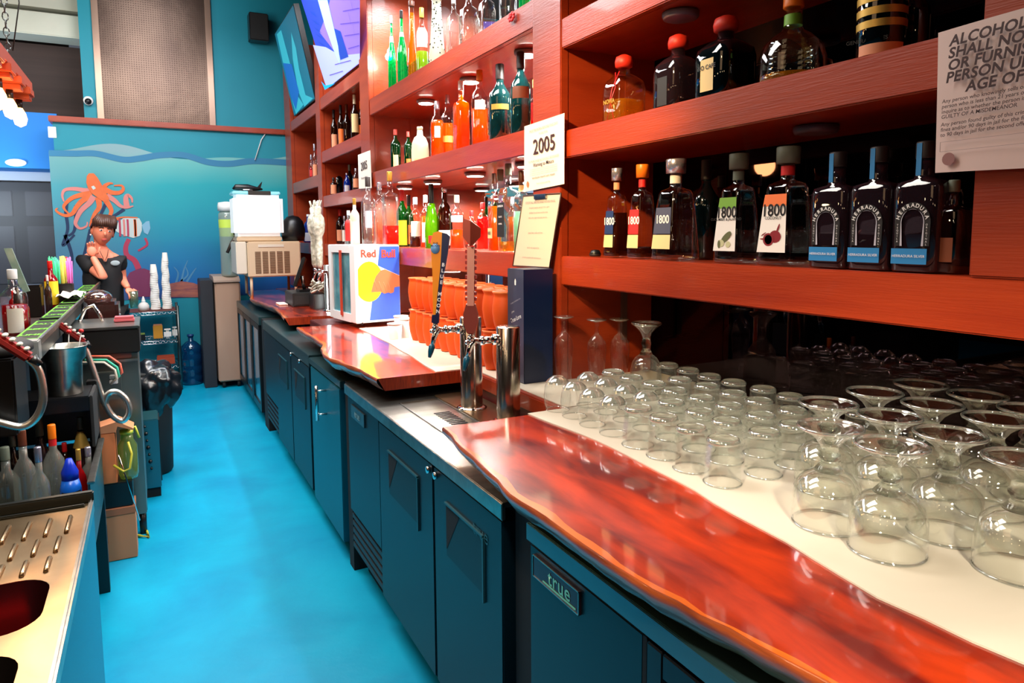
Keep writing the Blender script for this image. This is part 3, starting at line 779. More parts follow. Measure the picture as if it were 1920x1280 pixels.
def make_goblet(loc, label, group, s=1.):
    e = thing('goblet', label, 'goblet', loc, group); e.scale = (1.1, 1.1, 1.1)
    out, inn = goblet_profile()
    # bowl, stem, foot
    bowl = [q for q in out if q[1] <= .1031]; stem = [q for q in out if .103 <= q[1] <= .151 and q[0] < .03]; 
    m = MB(); m.lathe(inn[::1]+bowl, seg=40, cap=False); m.build('bowl', 'goblet_glass', e, True)
    m = MB(); m.lathe([(.026, .1032), (.024, .107), (.020, .112), (.0145, .118), (.0145, .124), (.019, .129), (.0195, .135), (.015, .141), (.015, .1465)], seg=28); m.build('stem', 'thick_glass', e, True)
    m = MB(); m.lathe([(.0555, .1815), (.0588, .1835), (.0592, .1862), (.0570, .1884), (.0540, .1872), (.0535, .1845), (.0555, .1815)], seg=40, cap=False); m.build('foot_rim', 'rim_highlight_glass', e, True)
    m = MB(); m.lathe([(.0575, -.0005), (.0615, -.0005), (.0625, .002), (.0605, .0045), (.0580, .003)], seg=40, cap=False); m.build('lip', 'rim_highlight_glass', e, True)
    m = MB(); m.lathe([(.015, .1467), (.0165, .150), (.026, .163), (.041, .174), (.055, .182), (.0565, .185), (.054, .1865), (.040, .181), (.022, .170), (.009, .160), (.0001, .157)], seg=40, cap=False); m.build('foot', 'goblet_glass', e, True)
    return e
def make_tumbler(loc, label, group):
    e = thing('tumbler', label, 'glass', loc, group)
    out = [(.0445, 0), (.0455, .004), (.0435, .05), (.039, .098), (.037, .106), (.034, .110), (.0001, .110)]
    inn = [(.0001, .094), (.033, .094), (.036, .088), (.0415, .04), (.043, .0)]
    m = MB(); m.lathe(inn+out[:4], seg=12, smooth=False, cap=False); m.build('body', 'tumbler_glass', e, True)
    m = MB(); m.lathe([(.039, .0981), (.0375, .106), (.035, .110), (.030, .1095), (.0001, .107)], seg=24, cap=False); m.build('base', 'thick_glass', e, True)
    m = MB(); m.lathe([(.0385, .0985), (.0405, .0995), (.0400, .1045), (.0370, .1095), (.0340, .1115), (.0330, .1100)], seg=24, cap=False); m.build('base_ring', 'rim_highlight_glass', e, True)
    m = MB(); m.lathe([(.0435, -.0005), (.0465, -.0005), (.0468, .0025), (.0450, .004)], seg=24, cap=False); m.build('lip', 'rim_highlight_glass', e, True)
    return e
def make_stemless(loc, label, group):
    e = thing('stemless_glass', label, 'glass', loc, group)
    m = MB(); m.lathe([(.040, 0), (.0445, .02), (.047, .05), (.045, .078), (.036, .100), (.022, .112), (.020, .1145), (.0001, .113)], seg=28, cap=False); m.build('bowl', 'clear_glass', e, True)
    m = MB(); m.lathe([(.0405, .094), (.0385, .099), (.030, .1075), (.0215, .1135), (.018, .1155)], seg=28, cap=False); m.build('thick_base', 'rim_highlight_glass', e, True)
    m = MB(); m.lathe([(.0385, -.0005), (.0412, -.0005), (.0415, .003)], seg=28, cap=False); m.build('lip', 'rim_highlight_glass', e, True)
    return e
def make_tulip(loc, label, h=.29):
    e = thing('footed_beer_glass', label, 'glass', loc, 'tall footed glasses by the red side panel')
    k = h/.29
    m = MB(); m.lathe([(.032, 0), (.031, .05*k), (.036, .11*k), (.040, .16*k), (.036, .19*k), (.020, .215*k), (.010, .225*k)], seg=26, cap=False); m.build('bowl', 'clear_glass', e, True)
    m = MB(); m.lathe([(.010, .2252*k), (.008, .24*k), (.008, .268*k), (.012, .277*k)], seg=16); m.build('stem', 'clear_glass', e, True)
    m = MB(); m.lathe([(.012, .2772*k), (.028, .283*k), (.040, .288*k), (.040, .290*k), (.0001, .289*k)], seg=26, cap=False); m.build('foot', 'rim_highlight_glass', e, True)
    return e
gob = None
gpos = [(1.205, .79), (1.37, .78), (1.21, .925), (1.395, .922), (1.375, 1.06), (1.57, .80), (1.575, .94), (1.57, 1.08), (1.715, .805), (1.755, .94), (1.755, 1.08), (1.33, .63)]
glab = ['upturned heavy goblet nearest the wood edge, most in front', 'upturned heavy goblet just right of the front one', 'upturned goblet directly behind the front goblet, at the wood edge', 'upturned goblet in the second row, second from the wood edge',
        'upturned goblet in the third row, beside the tumblers', 'upturned goblet in the front row, third from the wood edge', 'upturned goblet in the second row, third from the wood edge', 'upturned goblet in the third row, third from the wood edge',
        'upturned goblet in the front row, closest to the mirror', 'upturned goblet in the second row, closest to the mirror', 'upturned goblet in the third row, closest to the mirror', 'upturned goblet cut off at the right edge of the picture']
for p, l in zip(gpos, glab):
    loc = (p[0], p[1], LZ)
    if gob is None: gob = make_goblet(loc, l, 'upturned goblets on the liner')
    else: copy_tree(gob, loc, l, rz=random.random())
tum = None
cols = ['first', 'second', 'third', 'fourth', 'fifth']
ord_ = ['first', 'second', 'third', 'fourth', 'fifth', 'sixth', 'seventh', 'eighth']
for r_, y in enumerate((1.205, 1.318, 1.431, 1.545, 1.66, 1.775, 1.885, 1.995)):
    for c_, x in enumerate((1.20, 1.322, 1.444, 1.566, 1.69)):
        if y > 1.6 and c_ < 2: continue
        if (r_, c_) in ((7, 3), (6, 3)): continue
        jx, jy = random.uniform(-.007, .007), random.uniform(-.007, .007)
        l = 'upturned tumbler, %s row from the goblets, %s column from the wood edge' % (ord_[r_], cols[c_])
        loc = (x+jx, y+jy, LZ)
        if tum is None: tum = make_tumbler(loc, l, 'upturned tumblers on the liner')
        else: copy_tree(tum, loc, l, rz=random.random())
st = None
for k, (x, y) in enumerate([(1.205, 1.665), (1.205, 1.775), (1.21, 1.885), (1.205, 1.985), (1.325, 1.66), (1.33, 1.77), (1.33, 1.88), (1.33, 1.985)]):
    l = ['rounded stemless glass beside the tumblers, wood edge column', 'second rounded stemless glass from the tumblers, wood edge column', 'third rounded stemless glass from the tumblers, wood edge column', 'rounded stemless glass at the far end of the liner, nearest the beer tower',
         'rounded stemless glass beside the tumblers, second column', 'second rounded stemless glass in the second column', 'third rounded stemless glass in the second column', 'far end rounded stemless glass in the second column'][k]
    if st is None: st = make_stemless((x, y, LZ), l, 'upturned stemless glasses on the liner')
    else: copy_tree(st, (x, y, LZ), l)
make_tulip((1.44, 2.325, LZ), 'tall footed beer glass upside down, nearest the navy box', .27)
make_tulip((1.535, 2.235, LZ), 'tall footed beer glass upside down in front of the red side panel', .262)
make_tulip((1.62, 2.20, LZ), 'tall footed beer glass upside down beside the panel corner rail', .262)
g2 = copy_tree(gob, (1.62, 2.035, LZ), 'tall wide-footed goblet upside down standing far behind the tumblers', 'tall footed glasses by the red side panel'); g2.scale = (.95, .95, 1.42)

# ================================================================== BEER TOWERS
def handle_paddle(e, base, tip, name):
    pass
def tower(x, y, lab, hz):
    e = thing('beer_tower', lab, 'beer tower', (x, y, yt+.006))
    m = MB(); m.lathe([(.062, 0), (.062, .004), (.05, .009), (.046, .01)], (x, y, yt+.006), 32); m.build('base_flange', 'chrome', e)
    m = MB(); m.lathe([(.044, .008), (.044, hz-yt-.006-.004), (.041, hz-yt-.006), (.0001, hz-yt-.006)], (x, y, yt+.006), 40, cap=False); m.build('column', mat('tower_steel', (214, 200, 186), .17, 1.), e)
    fz = hz-.045
    m = MB()
    m.cyl((x-.04, y, fz), (x-.062, y, fz), .020, 18); m.cyl((x-.062, y, fz), (x-.10, y, fz), .0135, 14); m.cyl((x-.10, y, fz), (x-.112, y, fz), .017, 14)
    m.build('shank', 'chrome', e)
    m = MB()
    m.tube([(x-.11, y, fz), (x-.135, y, fz+.001), (x-.150, y, fz-.012), (x-.158, y, fz-.035), (x-.163, y, fz-.055)], [.010, .0115, .012, .010, .008], 12)
    m.sphere((x-.150, y, fz+.010), .014); m.cyl((x-.150, y, fz+.012), (x-.150, y, fz+.030), .0105, 12); m.sphere((x-.165, y, fz-.002), .009)
    fa = m.build('faucet', 'chrome', e)
    m = MB(); m.lathe([(.0001, -.045), (.006, -.043), (.011, -.02), (.0125, .0), (.009, .008)], (x-.166, y, fz-.062), 12, M=Matrix.Rotation(.25, 3, 'Y')); m.build('spout_cap', mat('spout_blue', (0, 74, 96), .3), fa)
    return e, fz
tw1, fz1 = tower(1.115, 2.50, 'chrome beer tower with the orange and navy handle', 1.315)
tw2, fz2 = tower(1.155, 2.255, 'chrome beer tower nearest the navy box with the brown wooden handle', 1.302)
# orange / navy paddle
mat('paddle_orange', (246, 146, 20), .35); mat('paddle_navy', (16, 20, 60), .35); mat('paddle_blue', (100, 150, 196), .4); mat('brown_wood', (128, 52, 40), .4); mat('pale_wood', (206, 138, 116), .45)
hb = Vector((1.115-.150, 2.50, fz1+.03)); 
th = Matrix.Translation(hb) @ Matrix.Rotation(math.radians(5), 4, 'Y') @ Matrix.Rotation(math.radians(-27), 4, 'Z')
# paddle frame: local x across the paddle, local y thickness, local z up ; faces the camera with -y
poly = [(-.010, .03), (-.016, .10), (-.024, .20), (-.033, .27), (-.037, .31), (-.030, .345), (-.012, .352), (.022, .345), (.034, .335), (.030, .27), (.020, .18), (.013, .09), (.011, .03)]
m = MB(); m.prism(poly, -.010, .010, axis='y', M=th); pad = m.build('tap_handle', 'paddle_orange', tw1)
m = MB(); m.prism([(.0, .028), (.002, .10), (.006, .20), (.006, .27), (.004, .348), (.022, .3455), (.0345, .3355), (.0305, .27), (.0205, .18), (.0135, .09), (.0115, .028)], -.0125, .0125, axis='y', M=th); m.build('navy_band', 'paddle_navy', pad)
m = MB(); m.prism([(-.014, .0), (-.014, .03), (.014, .034), (.014, .0)], -.014, .014, axis='y', M=th); m.build('ferrule', 'paddle_navy', pad)
m = MB(); m.lathe([(.0001, -.0145), (.018, -.0145), (.018, -.0105)], M=None, seg=20)
mm_ = [Vector(q) for q in m.v]; m = MB(); m.lathe([(.0001, 0), (.017, 0), (.017, .003)], seg=20); m.v = [tuple(th @ Vector((q[0]-.018, -.0105-q[2], q[1]*1.15+.285))) for q in m.v]; m.build('badge', 'paddle_blue', pad)
text('MOON', .0115, th @ frame((-.018, -.0140, .296), (1, 0, .1), (-.1, 0, 1)), 'paddle_navy', pad, bold=.02)
text('BLUE', .008, th @ frame((-.018, -.0140, .306), (1, 0, .1), (-.1, 0, 1)), 'paddle_navy', pad, bold=.02)
for k, ch in enumerate('BLUE MOON'):
    if ch == ' ': continue
    zz = .225-k*.0225
    text(ch, .019, th @ frame((interp([(.007, .03), (.011, .14), (.016, .25)], zz) if False else .006+.012*zz/.25, -.0132, zz), (1, 0, .0), (0, 0, 1)), 'white_ink', pad, bold=.03)
# brown handle with diamond head
hb = Vector((1.155-.150, 2.255, fz2+.03))
th = Matrix.Translation(hb) @ Matrix.Rotation(math.radians(1), 4, 'Y') @ Matrix.Rotation(math.radians(-30), 4, 'Z')
m = MB()
m.prism([(-.012, .0), (-.026, .04), (-.026, .07), (-.016, .105), (.016, .105), (.026, .07), (.026, .04), (.012, .0)], -.012, .012, axis='y', M=th)
w2 = m.build('tap_handle', 'brown_wood', tw2)
m = MB(); m.prism([(-.012, .10), (-.013, .31), (.013, .31), (.012, .10)], -.014, .014, axis='y', M=th); m.build('shaft', 'pale_wood', w2)
m = MB()
a_ = [(0, .30), (-.032, .345), (-.030, .385), (0, .415), (.034, .37), (.034, .345)]
m.add([th @ Vector(q) for q in [(0, -.034, .31), (-.030, 0, .345), (0, -.036, .40), (.034, 0, .345), (0, .03, .31), (-.03, .0, .41), (.034, 0, .375), (0, .03, .40)]], [(0, 3, 6, 2), (0, 2, 5, 1), (4, 1, 5, 7), (4, 7, 6, 3), (2, 6, 7, 5), (0, 1, 4, 3)])
m.build('diamond_head', 'brown_wood', w2)
m = MB()
for k in range(10):
    z = .118+.0195*k+(.012 if k > 4 else 0)
    m.box(-.0205, -.0125, -.008, .008, z, z+.0125, .001, M=th); m.box(.0125, .0205, -.008, .008, z, z+.0125, .001, M=th)
m.build('carved_beads', mat('bead_red', (150, 40, 30), .4), w2)

# ================================================================== TERRACOTTA MUGS
mat('terracotta', (232, 92, 28), .55, noise=((214, 74, 18), 8, (1, 1, 1), .3), spec=.3)
def make_mug(loc, label):
    e = thing('terracotta_cup', label, 'cup', loc, 'stacked terracotta cups')
    m = MB(); m.lathe([(.034, .004), (.030, .0), (.036, .012), (.046, .05), (.0505, .09), (.049, .12), (.044, .150), (.042, .158), (.047, .168), (.049, .174), (.046, .176), (.042, .168), (.038, .15), (.04, .10), (.0001, .02)], seg=22, cap=False); m.build('body', 'terracotta', e, True)
    m = MB(); m.lathe([(.0475, .1685), (.0505, .1745), (.047, .1765)], seg=22, cap=False); m.build('rim', mat('terracotta_light', (240, 122, 60), .5), e, True)
    return e
mug = None
ys = [3.70-.108*i for i in range(11)]
for r_, x in enumerate((1.325, 1.435)):
    for t in (0, 1):
        for k, y in enumerate(ys):
            if r_ == 0 and y < 2.36+.25: continue
            if y < (2.6, 2.7)[r_]: continue
            l = 'terracotta cup, %s from the drinks cooler end, %s tier, %s row' % (ord_[k] if k < 8 else ['ninth', 'tenth', 'eleventh'][k-8], ['lower', 'upper'][t], ['front', 'back'][r_])
            loc = (x+random.uniform(-.004, .004), y+random.uniform(-.004, .004), ZC+.004+.178*t)
            if mug is None: mug = make_mug(loc, l)
            else: copy_tree(mug, loc, l, rz=random.random()*6)
# white foam cups by the cooler
for k, (x, y, h) in enumerate(((1.30, 3.83, .11), (1.30, 3.93, .115), (1.25, 3.80-.0, .09))):
    e = thing('white_cup', ['short white plastic cup beside the terracotta cups', 'white plastic cup close to the cooler with the fist poster', 'small white cup at the front edge of the mug liner'][k], 'cup', (x if k < 2 else 1.22, y, LZ))
    m = MB(); m.lathe([(.034, 0), (.042, h), (.040, h), (.033, .004), (.0001, .004)], seg=20, cap=False); m.build('body', 'white_plastic', e, True)
    m = MB(); m.lathe([(.042, h), (.044, h), (.044, h-.006), (.042, h-.006)], seg=20, cap=False); m.build('rim', 'white_plastic', e, True)

# ================================================================== DRINKS COOLER
fr = thing('drinks_cooler', 'small white drinks cooler with a fist and energy drink logo on its side', 'fridge', (1.157, 4.36, ZC))
FM = Matrix.Translation((1.157, 4.36, ZC+.016)) @ Matrix.Rotation(.13, 4, 'Z')
Wf, Df, Hf = .300, .47, .515
def fbox(mb, *a, b=0.): return mb.box(*a, b, M=FM)
m = MB(); fbox(m, .03, Wf, 0, Df, .015, Hf, b=.006); m.build('body', mat('cooler_white', (226, 232, 238), .35), fr)
m = MB()
for (a_, b_, c_, d_) in ((0, .09, .015, Hf), (Df-.06, Df, .015, Hf)): fbox(m, -.012, .028, a_, b_, c_, d_, b=.004)
fbox(m, -.012, .028, .09, Df-.06, .015, .07); fbox(m, -.012, .028, .09, Df-.06, Hf-.05, Hf)
dd = m.build('door', mat('door_white', (240, 244, 246), .3), fr)
m = MB(); fbox(m, .0, .006, .09, Df-.06, .07, Hf-.05); m.build('pane', mat('cooler_pane', (40, 110, 130), .12, noise=((110, 170, 180), 7, (1, 1, 1), .2)), dd)
m = MB(); fbox(m, -.02, -.0125, .22, .25, .05, .48); m.build('poster_strip', mat('strip_red', (200, 70, 40), .4), dd)
for k in range(4):
    m = MB(); m.lathe([(.012, -.014), (.012, .001)], FM @ Vector(((.04, .30)[k % 2], (.04, Df-.05)[k//2], .014)), 10); m.build('foot', 'black_plastic', fr)
# side poster
def sidep(pts, lift, mt, name):
    m = MB(); m.prism([(a, c) for a, c in pts], -lift, -lift+.0008, axis='y', M=FM); return m.build(name, mt, fr)
Z = lambda py: Hf-(py-457)/150*(Hf-.02)
X_ = lambda px: .004+(px-674)/91*(Wf-.006)
mat('rb_silver', (238, 240, 240), .4, emit=(238, 240, 240), estr=.25); mat('rb_blue', (44, 84, 200), .4, emit=(44, 84, 200), estr=.25); mat('rb_yellow', (214, 240, 20), .4, emit=(214, 240, 20), estr=.25); mat('rb_orange', (226, 110, 70), .4, emit=(226, 110, 70), estr=.2); mat('rb_red', (232, 70, 52), .4); mat('rb_shade', (244, 150, 110), .4)  # print colours carry added emission, though the poster is no lamp
sidep([(X_(674), Z(605)), (X_(764), Z(605)), (X_(764), Z(459)), (X_(674), Z(459))], .0015, 'rb_silver', 'poster')
sidep([(X_(697), Z(604)), (X_(703), Z(567)), (X_(718), Z(555)), (X_(724), Z(545)), (X_(764), Z(535)), (X_(764), Z(604))], .0030, 'rb_blue', 'poster_blue')
sidep([(X_(717), Z(497)), (X_(722), Z(460)), (X_(764), Z(460)), (X_(764), Z(518))], .0030, 'rb_blue', 'poster_blue')
cc = [(X_(698)+.098*math.cos(a)*1.0, Z(528)+.13*math.sin(a)) for a in [2*PI*i/28 for i in range(28)]]
cc = [(max(a, X_(674.5)), b_) for a, b_ in cc]
sidep(cc, .0040, 'rb_yellow', 'poster_sun')
sidep([(X_(701), Z(549)), (X_(706), Z(532)), (X_(712), Z(518)), (X_(722), Z(507)), (X_(732), Z(505)), (X_(764), Z(519)), (X_(764), Z(540)), (X_(752), Z(541)), (X_(750), Z(551)), (X_(744), Z(553)), (X_(738), Z(551)), (X_(730), Z(553)), (X_(722), Z(549))], .0050, 'rb_orange', 'poster_fist')
for a_, b_ in ((712, 536), (722, 540), (732, 542), (742, 543)):
    m = MB(); m.tube([FM @ Vector((X_(a_-4), -.006, Z(b_-12))), FM @ Vector((X_(a_), -.006, Z(b_))), FM @ Vector((X_(a_+2), -.006, Z(b_+8)))], .0014, 5); m.build('poster_line', 'rb_shade', fr)
text('Red', .068, FM @ frame((X_(697), -.006, Z(474)), (1, 0, 0), (0, 0, 1)), 'rb_red', fr, bold=.03)
text('Bull', .068, FM @ frame((X_(740), -.006, Z(475)), (1, 0, 0), (0, 0, 1)), 'rb_red', fr, bold=.03)
m = MB(); m.box(.98, 1.224, 4.63, 5.0, ZC-.055, ZC-.001, .004); tag(m.build('support_board', 'dark_red_wood'), 'short dark wood board under the back of the drinks cooler', 'board')

# ================================================================== NAVY WHISKY BOX
bx = thing('bottle_box', 'tall navy whisky carton with slanted label stripes beside the beer tower', 'box', (1.36, 2.45, LZ))
m = MB(); m.box(1.296, 1.428, 2.39, 2.53, LZ, 1.500, .0015); m.build('carton', mat('navy_card', (6, 30, 70), .35), bx)
m = MB(); m.box(1.2948, 1.2959, 2.392, 2.528, LZ+.002, 1.498); m.build('front_panel', mat('slate_card', (62, 66, 88), .35), bx)
F = lambda y, z, t=0.: frame((1.2942, y, z), (0, -1, t), (0, t, 1))
text('True Lore', .025, F(2.455, 1.30, .35), 'white_ink', bx, bold=.01, xs=.9)
text('JOHN', .009, F(2.48, 1.325, .35), 'white_ink', bx)
for z_, wq in ((1.37, 'WHISKY OF DISTINCTION'), (1.24, 'BLENDED SCOTCH'), (1.185, 'PRODUCT OF SCOTLAND')):
    text(wq, .0075, F(2.457, z_, .35), mat('silver_ink', (170, 170, 182), .4), bx)
m = MB(); m.add([(1.2943, 2.465, 1.435), (1.2943, 2.46, 1.435), (1.2943, 2.455, 1.435), (1.2943, 2.453, 1.452), (1.2943, 2.46, 1.462), (1.2943, 2.467, 1.452)], [(0, 1, 2, 3, 4, 5)]); m.build('emblem', 'white_ink', bx)

# ================================================================== SIGNS
def paper(name, lab, cat, p, ny, mt='white_paper', th_=.001, curl=.0):
    """p: four corners TL, TR, BR, BL on the shelf front as points"""
    TL, TR, BR, BL = [Vector(q) for q in p]
    e = thing(name, lab, cat, TL)
    vs = []; n = 10
    for i in range(n+1):
        for j in range(n+1):
            u, v = i/n, j/n
            q = TL.lerp(TR, u).lerp(BL.lerp(BR, u), v)
            q = q+Vector((-curl*(math.sin(u*PI*1.5+.5)*.5+v*v*.6), 0, 0)); vs.append(q)
    f = [(i*(n+1)+j, (i+1)*(n+1)+j, (i+1)*(n+1)+j+1, i*(n+1)+j+1) for i in range(n) for j in range(n)]
    m = MB(); m.add(vs+[q+Vector((th_, 0, 0)) for q in vs], f+[tuple(k+(n+1)**2 for k in q[::-1]) for q in f], True); m.build('paper', mt, e)
    return e
sg = paper('age_sign', 'white paper sign reading 2005 pinned on the red post above the clipboard', 'sign', [(1.447, 2.659, 2.097), (1.447, 2.335, 2.104), (1.447, 2.335, 1.833), (1.447, 2.662, 1.82)], 4)
SK = 1.205
FS = lambda y, z: frame((1.4445, y*SK, EYE+(z-EYE)*SK), (0, -1, .03), (0, .0, 1)) @ Matrix.Diagonal((SK, SK, 1, 1))
text('2005', .072, FS(2.065, 1.938), 'ink', sg, bold=.012, xs=1.05)
text('MUST BE BORN BEFORE THIS DAY', .0125, FS(2.07, 1.998), mat('grey_ink', (150, 130, 130), .6), sg)
text('IN THE YEAR', .010, FS(2.07, 1.982), 'grey_ink', sg)
text('TO PURCHASE ALCOHOLIC BEVERAGES', .0115, FS(2.07, 1.893), 'grey_ink', sg)
text('Warning to Minors', .018, FS(2.07, 1.879), 'ink', sg, bold=.012)
for k, z in enumerate((1.866, 1.859, 1.852, 1.846)):
    text('It is unlawful for any person under 21 to attempt to purchase alcohol', .0065, FS(2.07, z), 'grey_ink', sg)
text('Identification required upon request', .0105, FS(2.07, 1.836), 'ink', sg, bold=.005)
text('Report violations to the office', .0075, FS(2.07, 1.815), 'grey_ink', sg)
m = MB(); m.lathe([(.0001, 0), (.010, 0)], seg=12, cap=False); m.v = [(1.4443, 2.627+q[0], 1.85+q[1]*1.3) for q in m.v]; m.build('seal', 'rb_orange', sg)
sg = paper('age_sign', 'small white paper sign reading 2005 on the farther red post', 'sign', [(1.447, 5.326, 2.244), (1.447, 4.989, 2.244), (1.447, 4.977, 1.973), (1.447, 5.326, 1.988)], 4)
text('2005', .072, FS(4.28, 2.06), 'ink', sg, bold=.012)
text('Warning to Minors', .018, FS(4.28, 1.99), 'ink', sg, bold=.01)
# clipboard menu
cl = paper('clipboard', 'framed drink list hanging on the red post under the 2005 sign', 'clipboard', [(1.440, 2.657, 1.803), (1.440, 2.347, 1.797), (1.432, 2.422, 1.503), (1.432, 2.743, 1.498)], 4, mat('clip_paper', (214, 200, 176), .3, coat=.6), .0015)
def lerp4(u, v, dx=0.):
    TL, TR, BR, BL = Vector((1.440, 2.657, 1.803)), Vector((1.440, 2.347, 1.797)), Vector((1.432, 2.422, 1.503)), Vector((1.432, 2.743, 1.498))
    q = TL.lerp(TR, u).lerp(BL.lerp(BR, u), v); return q+Vector((dx, 0, 0))
m = MB()
for a_, b_ in (((0, 0), (1, 0)), ((1, 0), (1, 1)), ((1, 1), (0, 1)), ((0, 1), (0, 0))): m.cyl(lerp4(*a_), lerp4(*b_), .0035, 6)
m.build('frame', mat('frame_brown', (60, 34, 26), .4), cl)
m = MB(); q = lerp4(.5, .02, -.004); m.box(q.x-.004, q.x+.003, q.y-.05, q.y+.05, q.z-.012, q.z+.008, .002); m.build('clip', 'chrome', cl)
for k, wq in enumerate(['COCKTAIL RECIPES AND HOUSE MIXES', 'two parts tequila, one part lime, agave', 'salt the rim and serve on the rocks', 'mint, rum, sugar and soda over ice', '', '', 'ginger beer, vodka and lime', '', '', 'ask for the seasonal list', '', 'all drinks poured with one measure']):
    if wq: q = lerp4(.5, .10+.07*k, -.0015); text(wq, .011 if k else .014, frame(q, (0, -1, 0), (0, .25, 1)), 'grey_ink', cl)
# alcohol notice
al = paper('alcohol_notice', 'large white notice about alcohol on the nearest red post at the right edge', 'sign', [(1.441, .888, 2.043), (1.441, .536, 2.055), (1.441, .536, 1.753), (1.441, .877, 1.762)], 4, mat('notice_paper', (222, 196, 188), .7), .0012, curl=.006)
FN = lambda y, z: frame((1.4295, y*SK, EYE+(z-EYE)*SK), (0, -1, .02), (.0, .0, 1)) @ Matrix.Diagonal((SK, SK, 1, 1))
for k, (wq, yy_) in enumerate((('ALCOHOLIC BEVERAGES', .712), ('SHALL NOT BE SOLD', .713), ('OR FURNISHED TO ANY', .713), ('PERSON UNDER THE', .715), ('AGE OF 21', .682))):
    text(wq, .0235, FN(yy_, 1.9535-.0195*k), 'ink', al, bold=.03, align='LEFT', shear=.15, spacing=1.03)
for k, wq in enumerate(('Any person who knowingly sells or furnishes alcohol to a', 'person who is less than 21 years of age, or fails to', 'inquire as to whether the person is of age, is', 'GUILTY OF A MISDEMEANOR')):
    text(wq, .0088, FN(.719, 1.858-.0085*k), 'ink', al, bold=.01, align='LEFT', shear=.1)
for k, wq in enumerate(('Any person found guilty of this crime may be sentenced to', 'fines and/or 90 days in jail for the first offense and up', 'to 90 days in jail for the second offense')):
    text(wq, .0088, FN(.719, 1.820-.0085*k), 'ink', al, bold=.01, align='LEFT', shear=.1)
m = MB(); m.box(1.4292, 1.430, .545, .866, 1.8215, 1.822); m.box(1.4292, 1.430, .545, .866, 1.8025, 1.803); m.box(1.4292, 1.430, .8655, .866, 1.8025, 1.822); m.build('form_box', 'grey_ink', al)
m = MB(); m.lathe([(.0001, 0), (.0105, 0)], seg=18, cap=False); m.v = [(1.4295, .848+q[0]*1.2, 1.787+q[1]*1.2) for q in m.v]; m.build('seal', mat('seal_brown', (150, 104, 100), .6), al)
# red ornament on the upper fascia
q = at(961, 32, x=1.455)
e = thing('red_bow', 'small red ribbon bow stuck on the upper shelf edge', 'bow', q)
m = MB()
for k in range(7):
    a_ = k*.9; m.sphere((q.x-.006, q.y+.022*math.cos(a_), q.z+.014*math.sin(a_)), .005, .011, .009, 8, 5)
m.build('loops', mat('bow_red', (200, 20, 24), .5), e)
m = MB(); m.sphere((q.x-.010, q.y, q.z), .006, .008, .007, 8, 5); m.build('knot', 'bow_red', e)
# ================================================================== BOTTLES
thin('glass_clear', (246, 250, 250), .8, .05)
thin('glass_smoke', (150, 140, 146), .6, .05, body=(70, 50, 60), bodyw=.35)
thin('glass_green', (40, 150, 70), .7, .05, body=(10, 90, 40), bodyw=.25)
thin('glass_bright_green', (30, 230, 150), .7, .05, body=(20, 200, 120), bodyw=.3)
thin('glass_lime', (150, 200, 40), .7, .05, body=(110, 170, 20), bodyw=.5)
thin('glass_brown', (120, 60, 30), .7, .05, body=(60, 26, 14), bodyw=.5)
thin('glass_dark', (30, 50, 56), .7, .06, body=(10, 26, 32), bodyw=.6)
thin('glass_teal', (90, 140, 140), .7, .06, body=(30, 90, 92), bodyw=.35)
thin('glass_blue', (60, 120, 230), .7, .05, body=(20, 70, 200), bodyw=.5)
thin('glass_milk', (250, 250, 240), .5, .04, body=(232, 238, 220), bodyw=.7)
thin('liq_amber', (250, 140, 20), .3, .02, body=(244, 110, 10), bodyw=.35)
thin('liq_gold', (255, 200, 70), .3, .02, body=(250, 170, 40), bodyw=.2)
thin('liq_brown', (130, 50, 20), .3, .02, body=(90, 30, 10), bodyw=.45)
thin('liq_dark', (40, 20, 14), .3, .02, body=(24, 10, 8), bodyw=.8)
thin('liq_red', (250, 30, 20), .3, .02, body=(240, 20, 14), bodyw=.5)
thin('liq_lime', (210, 240, 60), .3, .02, body=(190, 226, 30), bodyw=.4)
thin('liq_mint', (190, 230, 200), .3, .02, body=(160, 214, 180), bodyw=.4)
thin('liq_water', (244, 250, 250), .2, .02)
C_ = lambda n, c, r=.4, me=0.: mat(n, c, r, me)
C_('cap_silver', (200, 196, 214), .25, .8); C_('cap_orange', (240, 120, 10), .4); C_('cap_red', (206, 30, 30), .35); C_('cap_black', (16, 16, 18), .35); C_('cap_gold', (206, 160, 70), .3, .6)
C_('cap_cork', (216, 112, 60), .6); C_('cap_redwax', (214, 44, 24), .5); C_('cap_dark', (38, 28, 28), .5); C_('cap_grey', (104, 112, 96), .5); C_('cap_pink', (236, 90, 80), .35); C_('cap_cream', (226, 214, 180), .4); C_('cap_white', (232, 234, 236), .4); C_('cap_brown', (96, 46, 24), .4)
C_('lab_white', (232, 226, 214), .6); C_('lab_cream', (222, 196, 140), .6); C_('lab_navy', (22, 48, 96), .5); C_('lab_red', (212, 34, 34), .5); C_('lab_slate', (66, 70, 92), .5); C_('lab_blue', (40, 128, 186), .5); C_('lab_peach', (226, 150, 110), .6)
C_('lab_black', (26, 24, 24), .5); C_('lab_yellow', (236, 206, 40), .5); C_('lab_orange', (230, 110, 40), .5); C_('lab_gold', (204, 164, 76), .4, .5); C_('lab_green', (110, 160, 40), .5); C_('lab_brown', (120, 60, 30), .5); C_('lab_silver', (190, 190, 200), .4)
